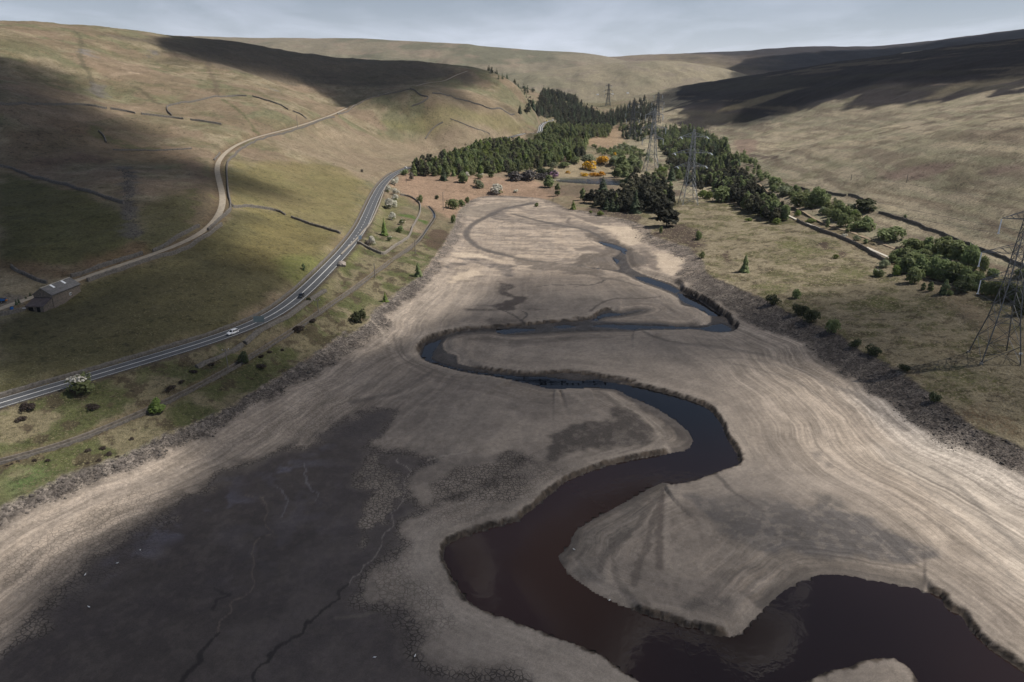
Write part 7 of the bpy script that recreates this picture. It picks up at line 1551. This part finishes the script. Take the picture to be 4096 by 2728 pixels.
def car(loc, heading, mat, label, L=4.55, W=1.86, Hh=1.66, estate=True, group='vehicles on the main road', van=False):
    """x forward; lofted body, glasshouse, wheels, lamps"""
    r = empty('van' if van else 'car', tuple(map(float, loc)), heading); tag(r, label, 'van' if van else 'car', group)
    def ring(x, zl, zh, w, tuck=.08):
        h = w / 2; return [(x, -h + tuck, zl), (x, h - tuck, zl), (x, h, zl + .22), (x, h * .985, zh - .16), (x, h * .90, zh), (x, -h * .90, zh), (x, -h * .985, zh - .16), (x, -h, zl + .22)]
    h = L / 2; bh = .98 if not van else 1.15
    S = [(-h, .42, bh - .12, W * .80), (-h + .10, .34, bh, W * .93), (-h + .7, .28, bh + .02, W), (-.4, .26, bh, W), (h - 1.25, .26, bh - .01, W), (h - .55, .28, bh - .12, W * .97), (h - .14, .32, bh - .24, W * .90), (h, .40, bh - .34, W * .76)]
    b_v, b_f = loft([ring(*q) for q in S]); body = mesh_obj('body', b_v, b_f, mat, r, True)
    md = body.modifiers.new('bevel', 'BEVEL'); md.width = .03; md.segments = 2; md.limit_method = 'ANGLE'
    def cab(x, z, w): return [(x, -w / 2, z), (x, w / 2, z)]
    zr = Hh; rb = -h + (.42 if estate or van else .95); 
    lower = [(-h + .16, W * .90), (h - 1.28 if not van else h - .75, W * .90)]; upper = [(rb, W * .74), (h - 2.05 if not van else h - 1.5, W * .74)]
    gv = [(lower[0][0], -lower[0][1] / 2, bh - .02), (lower[1][0], -lower[1][1] / 2, bh - .02), (lower[1][0], lower[1][1] / 2, bh - .02), (lower[0][0], lower[0][1] / 2, bh - .02),
          (upper[0][0], -upper[0][1] / 2, zr - .07), (upper[1][0], -upper[1][1] / 2, zr - .07), (upper[1][0], upper[1][1] / 2, zr - .07), (upper[0][0], upper[0][1] / 2, zr - .07)]
    gf = [(0, 1, 5, 4), (1, 2, 6, 5), (2, 3, 7, 6), (3, 0, 4, 7), (4, 5, 6, 7)]
    mesh_obj('windows', gv, gf, M_GLASS if not van else mat, r)
    rv = []
    for x, w in ((upper[0][0] - .05, W * .72), (upper[0][0] + .3, W * .765), (upper[1][0] - .2, W * .765), (upper[1][0] + .12, W * .71)):
        z = zr - (.02 if x in (upper[0][0] - .05, upper[1][0] + .12) else -.03); rv.append([(x, -w / 2, z - .10), (x, w / 2, z - .10), (x, w / 2 * .92, z), (x, -w / 2 * .92, z)])
    a_, b_ = loft(rv); mesh_obj('roof', a_, b_, mat, r, False)
    m = MB()
    for sd in (-1, 1):
        for f0, f1 in (((lower[0][0] + .02), upper[0][0]), (-.55, -.62), (.62 if not van else .9, .40), (lower[1][0], upper[1][0])): m.bar((f0, sd * lower[0][1] / 2 * 1.005, bh), (f1, sd * upper[0][1] / 2 * 1.01, zr - .07), .085)
    m.build('pillars', mat, r)
    for sx in (h - .92, -h + .88):
        for sd in (-1, 1):
            m = MB(); m.cyl((sx, sd * (W / 2 - .23), .35), (sx, sd * (W / 2 + .012), .35), .35, 16); wh = m.build('wheel', M_TYRE, r)
            m = MB(); m.cyl((sx, sd * (W / 2 + .010), .35), (sx, sd * (W / 2 + .028), .35), .22, 12); m.build('rim', M_RIM, wh)
    for sd in (-1, 1):
        m = MB(); m.box((h - .16, sd * W * .345, bh - .40), .22, .36, .16, sd * .35); m.build('headlamp', M_LAMP, r)
        m = MB(); m.box((-h + .06, sd * W * .38, bh - .30), .14, .22, .30); m.build('tail_lamp', M_RED, r)
        m = MB(); m.box((lower[1][0] - .25, sd * (W / 2 + .06), bh - .02), .18, .20, .15); m.build('wing_mirror', mat, r)
    m = MB(); m.box((h - .02, 0, .48), .06, .95, .24); m.build('grille', M_TYRE, r)
    m = MB(); m.box((h + .02, 0, .44), .03, .52, .12); m.build('number_plate', PLATE_W, r)
    return r
def on_road(Q, target, off):
    i = int(np.argmin(np.hypot(Q[:, 0] - target[0], Q[:, 1] - target[1]))); i = min(max(i, 1), len(Q) - 2); T = Q[i + 1, :2] - Q[i - 1, :2]; T /= np.linalg.norm(T)
    return np.array((Q[i, 0] - T[1] * off, Q[i, 1] + T[0] * off, Q[i, 2] + .07)), math.atan2(T[1], T[0])
WHITE = paint('white_car_paint', (.78, .78, .78)); BLACK = paint('black_car_paint', (.012, .014, .018)); YEL = paint('yellow_van_paint', (.62, .47, .06)); SILV = paint('silver_car_paint', (.42, .43, .44))
p, a = on_road(ROADL, on('c4', [(1545, 722)])[0], -1.75); car(p, a + math.pi, WHITE, 'white sport utility car driving down the shaded road towards the viewer')
p, a = on_road(ROADL, on('c4', [(1978, 490)])[0], -1.75); car(p, a + math.pi, BLACK, 'black car following the white one round the road bend', L=4.2, Hh=1.52)
p, a = on_road(ROADL, on('q1', [(955, 205)])[0], 1.75); car(p, a, WHITE, 'small white car on the sunlit road just before the wood', L=4.4, Hh=1.6)
p, a = on_road(ROAD2L, on('p5', [(785, 1045)])[0], 1.9); car(p, a, YEL, 'yellow van on the short stretch of road beyond the wood', L=6.4, W=2.2, Hh=2.9, van=True)
p, a = on_road(ROAD2L, on('p5', [(752, 1068)])[0], 1.9); car(p, a, BLACK, 'dark car right behind the yellow van on the far road', L=4.6, Hh=1.6)
p, a = on_road(ROAD2L, on('p5', [(725, 1112)])[0], 1.9); car(p, a, BLACK, 'dark car lowest on the short stretch of far road', L=4.4, Hh=1.55)
p, a = on_road(ROAD2L, ROAD2L[-1], -1.9); car(p, a, WHITE, 'white van at the top of the far road where it enters the trees', L=6.0, W=2.2, Hh=2.6, van=True)
for (x, y), lab in zip([(1750, 583), (2015, 572), (2290, 553)], ['leftmost white van in the distant valley head beyond the pylons', 'middle white van in the distant valley head beyond the pylons', 'rightmost white van in the distant valley head beyond the pylons']):
    q = px('p5', [(x, y)])[0]; p = hit([q[0]], [q[1]], GZ)[0]
    t = p[1] / ray(q[0], q[1])[1]
    if t > 2030: a_, b_, c_ = ray(q[0], q[1]); p = np.array((a_ * 2030, b_ * 2030, CAM_H + c_ * 2030 - .5))
    car(p, .2, WHITE, lab, L=8.5, W=2.6, Hh=3.6, van=True, group='white vans in the distant valley head')

# ------------------------------------------------------------------ barn and farm yard
M_STONE = simple_mat('barn_gritstone', (.135, .112, .092), .95, .4, 1.4, bump=.6)
M_SLATE = simple_mat('stone_slate', (.125, .120, .118), .85, .3, .8, bump=.3)
M_SHEET = simple_mat('rusty_sheet_roof', (.080, .066, .068), .75, .3, .7)
M_SKYL = simple_mat('white_rooflight', (.78, .79, .80), .35, .03, 1.0)
M_DOORSHADE = simple_mat('painted_door_shade', (.006, .006, .006), .95, .1, 1.0)  # near-black panels paint the unlit inside of the lean-to doorways
ZE = 28.6
for _ in range(12):
    A_ = at_z(*px('p3', [(1010, 490)])[0], ZE); B_ = at_z(*px('p3', [(1555, 275)])[0], ZE); ZE = .5 * ZE + .5 * (float(gz((A_[0] + B_[0]) / 2, (A_[1] + B_[1]) / 2)) + 4.6)
print('barn eave', ZE)
A_ = at_z(*px('p3', [(1010, 490)])[0], ZE); B_ = at_z(*px('p3', [(1555, 275)])[0], ZE)
dirv = (B_ - A_)[:2]; Lb = float(np.linalg.norm(dirv)); dirv /= Lb; ang = math.atan2(dirv[1], dirv[0]); nrm = np.array((-dirv[1], dirv[0]))
barn = empty('stone_barn', (float(A_[0]), float(A_[1]), ZE - 6.3), ang); tag(barn, 'long stone barn with two white rooflights and a lower lean to at its left end', 'barn')
Wb, E, RH = 7.4, 6.3, 2.5                    # local: x along the eave, y away from the field, eave height E, ridge rise RH
def quadm(name, pts, mat, parent, thick=.0):
    return mesh_obj(name, pts, [tuple(range(len(pts)))], mat, parent)
wm = [(0, 0, -5), (Lb, 0, -5), (Lb, Wb, -3), (0, Wb, -3), (0, 0, E), (Lb, 0, E), (Lb, Wb, E), (0, Wb, E), (0, Wb / 2, E + RH), (Lb, Wb / 2, E + RH)]
mesh_obj('wall', wm, [(0, 1, 5, 4), (1, 2, 6, 9, 5), (2, 3, 7, 6), (3, 0, 4, 8, 7)], M_STONE, barn)
def slab(name, pts, th, mat, parent):
    P = np.array(pts, float); n = np.cross(P[1] - P[0], P[3] - P[0]); n /= np.linalg.norm(n); Q = P + n * th
    return mesh_obj(name, np.vstack([P, Q]), [(3, 2, 1, 0), (4, 5, 6, 7), (0, 1, 5, 4), (1, 2, 6, 5), (2, 3, 7, 6), (3, 0, 4, 7)], mat, parent)
ov = .35; sl = RH / (Wb / 2)
nrow, ncol = 6, 9
roof_f = slab('roof', [(-ov, -ov, E - ov * sl + .03), (Lb + ov, -ov, E - ov * sl + .03), (Lb + ov, Wb / 2, E + RH + .03), (-ov, Wb / 2, E + RH + .03)], .16, M_SLATE, barn)
slab('roof', [(Lb + ov, Wb + ov, E - ov * sl + .03), (-ov, Wb + ov, E - ov * sl + .03), (-ov, Wb / 2, E + RH + .03), (Lb + ov, Wb / 2, E + RH + .03)], .16, M_SLATE, barn)
for i in range(7):                                  # courses of big stone slates
    f0, f1 = i / 7, (i + 1.12) / 7
    if f1 > 1: f1 = 1
    y0, y1 = -ov + (Wb / 2 + ov) * f0, -ov + (Wb / 2 + ov) * f1; slab('slate_course', [(-ov - .02, y0, E + y0 * sl + .21 + .03), (Lb + ov + .02, y0, E + y0 * sl + .21 + .03), (Lb + ov + .02, y1, E + y1 * sl + .205), (-ov - .02, y1, E + y1 * sl + .205)], .05, M_SLATE, roof_f)
m = MB(); m.box((Lb / 2, Wb / 2, E + RH + .18), Lb + .8, .42, .18); m.build('ridge_stones', M_COPE, barn)
for fx in (.27, .66):
    x0 = Lb * fx; y0, y1 = Wb * .26, Wb * .26 + 1.7
    slab('rooflight', [(x0, y0, E + y0 * sl + .30), (x0 + 1.0, y0, E + y0 * sl + .30), (x0 + 1.0, y1, E + y1 * sl + .30), (x0, y1, E + y1 * sl + .30)], .06, M_SKYL, barn)
wx = Lb * .62; m = MB(); m.box((wx, -.03, E - 2.9), 1.1, .10, 1.0); wf = m.build('window', M_WHITE, barn)
m = MB(); m.box((wx - .26, -.09, E - 2.8), .40, .03, .8); m.box((wx + .26, -.09, E - 2.8), .40, .03, .8); m.build('pane', M_GLASS, wf)
# lean-to at the near gable
LD, LW = 5.4, 6.9
mesh_obj('lean_to_wall', [(-LD, .2, -5), (-.01, .2, -5), (-.01, LW, -3), (-LD, LW, -3), (-LD, .2, E - 3.0), (-.01, .2, E - 1.2), (-.01, LW, E - 1.2), (-LD, LW, E - 3.0)], [(0, 1, 5, 4), (2, 3, 7, 6), (3, 0, 4, 7), (4, 5, 6, 7)], M_STONE, barn)
lt = slab('lean_to_roof', [(-LD - .3, -.1, E - 3.05), (-.02, -.1, E - 1.15), (-.02, LW + .3, E - 1.15), (-LD - .3, LW + .3, E - 3.05)], .10, M_SHEET, barn)
for i in range(13):
    y = -.05 + i * (LW + .3) / 13; slab('roof_rib', [(-LD - .3, y, E - 2.945), (-.03, y, E - 1.045), (-.03, y + .12, E - 1.045), (-LD - .3, y + .12, E - 2.945)], .06, M_SHEET, lt)
m = MB(); m.box((-LD - .03, 2.2, E - 5.6), .12, 1.3, 2.3); m.build('doorway', M_DOORSHADE, barn)
m = MB(); m.box((-LD - .03, 5.2, E - 5.6), .12, 1.9, 2.2); m.build('doorway', M_DOORSHADE, barn)
M_BLUE = simple_mat('blue_plastic', (.020, .115, .330), .45, .08, 2.0)
def on1(c, x, y): return on(c, [(x, y)])[0]
p = on1('p3', 238, 778); r = empty('water_butt', tuple(map(float, p))); tag(r, 'bright blue plastic drum standing in the farm yard', 'drum')
m = MB(); m.cyl((0, 0, -.1), (0, 0, .55), .50, 14, .56); m.cyl((0, 0, .55), (0, 0, 1.2), .56, 14, .50); m.build('body', M_BLUE, r); m = MB(); m.cyl((0, 0, 1.2), (0, 0, 1.27), .53, 14, .46); m.build('lid', M_TYRE, r); m = MB(); m.cyl((0, 0, .52), (0, 0, .60), .585, 14); m.build('hoop', M_BLUE, r)
p = on1('p3', 398, 772); m = MB(); m.box((0, 0, .35), 4.0, .45, .09, math.radians(8)); o = m.build('board', M_WHITE); o.location = p; tag(o, 'long white board lying beside the blue drum', 'board')
p = on1('p3', 20, 640); r = empty('farm_trailer', tuple(map(float, p)), .35); tag(r, 'dark farm trailer with blue sides at the left edge of the yard', 'trailer')
m = MB(); m.box((0, 0, .7), 3.4, 1.8, .15); m.build('bed', M_TYRE, r)
for sy in (-.9, .9): m = MB(); m.box((0, sy, .85), 3.4, .08, .65); m.build('side_board', M_BLUE, r)
m = MB(); m.box((.9, 0, .86), 1.3, 1.6, .6); m.build('load', simple_mat('dark_sheet', (.02, .02, .025), .6, .2, 2), r)
m = MB(); m.box((1.95, 0, .55), .6, 1.0, .45); m.build('toolbox', simple_mat('orange_plastic', (.42, .15, .02), .5, .1, 2), r)
for sx in (-.6, .6):
    for sy in (-1.05, 1.05): m = MB(); m.cyl((sx, sy - .12, .4), (sx, sy + .12, .4), .42, 14); wh = m.build('wheel', M_TYRE, r); m = MB(); m.cyl((sx, sy - .13, .4), (sx, sy + .13, .4), .2, 10); m.build('rim', M_RIM, wh)
m = MB(); m.bar((1.7, 0, .75), (3.1, 0, .5), .12); m.build('drawbar', M_STEEL, r)
for x, yb, yt, lab in [(328, 690, 555, 'small dark yard conifer nearest the lean to corner'), (378, 660, 545, 'second small dark conifer of the yard row'), (510, 570, 515, 'squat clipped shrub at the back of the farm yard'), (602, 520, 435, 'slim dark conifer at the back of the farm yard')]:
    plant_px('spruce', 'p3', x, yb, yt, 55, lab)

# ------------------------------------------------------------------ gulls on the mud
M_GULL = simple_mat('white_plumage', (.82, .82, .80), .7, .04, 2.0)
def gull(p, rz, label):
    r = empty('gull', tuple(map(float, p)), rz, 1.25); tag(r, label, 'bird', 'white birds on the drained bed')
    S = [(-.26, .19, .012), (-.18, .20, .045), (-.05, .205, .085), (.08, .22, .085), (.15, .255, .055), (.185, .29, .045), (.215, .315, .05), (.25, .315, .035), (.275, .31, .012), (.315, .305, .006)]
    v, f = loft([[(x, w * math.cos(k * math.pi / 4), z + w * math.sin(k * math.pi / 4)) for k in range(8)] for x, z, w in S]); mesh_obj('body', v, f, M_GULL, r, True)
    for sd in (-1, 1):
        m = MB(); m.v += [np.array(q) for q in ((.10, sd * .085, .25), (.0, sd * .10, .27), (-.30, sd * .035, .235), (-.16, sd * .085, .17))]; m.f.append((0, 1, 2, 3)); m.f.append((3, 2, 1, 0)); m.build('wing', simple_mat('grey_wing', (.42, .44, .47), .7, .04, 2) if 'grey_wing' not in bpy.data.materials else bpy.data.materials['grey_wing'], r)
        m = MB(); m.cyl((.0, sd * .035, 0), (.01, sd * .035, .14), .008, 5); m.build('leg', M_RED, r)
for i, (c, x, y, lab) in enumerate([('c8', 250, 1405, 'tiny white bird on the dark mud, left of a pair near the bottom edge'), ('c8', 522, 1395, 'tiny white bird on the dark mud, right of a pair near the bottom edge'), ('c8', 1592, 678, 'tiny white bird on the grey spit jutting into the brown pool'), ('c8', 1830, 1020, 'tiny white bird at the dark undercut edge of the spit'),
        ('c7', 945, 682, 'tiny white bird on the black mud under the bluish film'), ('c7', 790, 770, 'tiny white bird on the black mud, left of the one under the film'), ('c7', 575, 848, 'tiny white bird nearest the pale left shore'), ('c7', 600, 1065, 'tiny white bird lowest on the left black mud')]):
    gull(on1(c, x, y), i * 1.3, lab)
# ------------------------------------------------------------------ loose stones and tussocks
def scatter_stuff(name, mat, pts, sizes, seed, sq=.6, tuss=False):
    rng = np.random.RandomState(seed); n = len(pts)
    if tuss: base = np.array([(1, 0, 0), (-.5, .87, 0), (-.5, -.87, 0), (0, 0, 1.1)]); fc = np.array([(0, 1, 3), (1, 2, 3), (2, 0, 3)])
    else: base = np.array([(1, 0, 0), (0, 1, 0), (-1, 0, 0), (0, -1, 0), (.15, .1, 1), (0, 0, -1)]); fc = np.array([(0, 1, 4), (1, 2, 4), (2, 3, 4), (3, 0, 4), (1, 0, 5), (2, 1, 5), (3, 2, 5), (0, 3, 5)])
    V_ = base[None] * np.stack([sizes, sizes * rng.uniform(.6, 1, n), sizes * sq * rng.uniform(.6, 1.3, n)], 1)[:, None]; V_ = V_ * rng.uniform(.75, 1.25, V_.shape)
    a = rng.rand(n) * 6.28; ca, sa = np.cos(a)[:, None], np.sin(a)[:, None]; V_ = np.stack([V_[..., 0] * ca - V_[..., 1] * sa, V_[..., 0] * sa + V_[..., 1] * ca, V_[..., 2]], -1) + pts[:, None]
    F_ = fc[None] + (np.arange(n) * len(base))[:, None, None]
    me = bpy.data.meshes.new(name); vv = V_.reshape(-1, 3); ff = F_.reshape(-1, 3)
    me.vertices.add(len(vv)); me.vertices.foreach_set('co', vv.astype(np.float32).ravel()); me.loops.add(ff.size); me.loops.foreach_set('vertex_index', ff.astype(np.int32).ravel()); me.polygons.add(len(ff)); me.polygons.foreach_set('loop_start', np.arange(0, ff.size, 3, dtype=np.int32)); me.polygons.foreach_set('loop_total', np.full(len(ff), 3, np.int32)); me.update(calc_edges=True)
    me.materials.append(mat); o = bpy.data.objects.new(name, me); COL.objects.link(o); o['kind'] = 'stuff'; return o
rng = np.random.RandomState(77)
def rand_where(cond, n, seed):
    r_ = np.random.RandomState(seed); i = np.argwhere(cond); i = i[r_.randint(len(i), size=n)]; fi = i[:, 0] + r_.rand(n) * .98; fj = i[:, 1] + r_.rand(n) * .98; a = np.clip(fi.astype(int), 0, NR - 2); b = np.clip(fj.astype(int), 0, NT - 2); u = fi - a; v = fj - b
    X_ = (GX[a, b] * (1 - u) + GX[a + 1, b] * u) * (1 - v) + (GX[a, b + 1] * (1 - u) + GX[a + 1, b + 1] * u) * v; Y_ = (GY[a, b] * (1 - u) + GY[a + 1, b] * u) * (1 - v) + (GY[a, b + 1] * (1 - u) + GY[a + 1, b + 1] * u) * v
    return np.c_[X_, Y_, gz(X_, Y_)]
vis = (np.abs(np.arctan2(GX, GY)) < math.radians(40))
P_ = rand_where(vis & (DS > .5) & (DS < 20) & (STN > .4), 7000, 1); scatter_stuff('shore_stones', simple_mat('shore_stone', (.080, .070, .062), .95, .5, .3), P_, np.random.RandomState(2).gamma(2.0, .09, 7000) + .06, 3)
P_ = rand_where(vis & (DS < -.3) & (DS > -75) & (GX < 10) & (GY < 480), 9000, 4); scatter_stuff('grass_tussocks', simple_mat('dry_tussock_grass', (.120, .106, .058), .95, .45, .25), P_, np.random.RandomState(5).uniform(.18, .5, 9000), 6, .55, True)
P_ = rand_where(vis & (DS < -.3) & (DS > -85) & (GX > 10) & (GY < 620), 11000, 7); scatter_stuff('grass_tussocks', simple_mat('pale_tussock_grass', (.185, .155, .100), .95, .45, .25), P_, np.random.RandomState(8).uniform(.25, .75, 11000), 9, .5, True)
gull_y = on('c1', [(840, 1140), (865, 1190), (862, 1260), (868, 1330), (872, 1400), (880, 1460), (895, 1530), (905, 1600)])
gq = resample(gull_y, .25); r_ = np.random.RandomState(9); ii = r_.randint(len(gq), size=420); P_ = gq[ii] + np.c_[r_.randn(420) * 1.6, r_.randn(420) * 1.6, np.zeros(420)]; P_[:, 2] = gz(P_[:, 0], P_[:, 1]); scatter_stuff('gully_stones', simple_mat('gully_stone', (.080, .072, .065), .95, .4, .3), P_, r_.uniform(.2, .6, 420), 10)
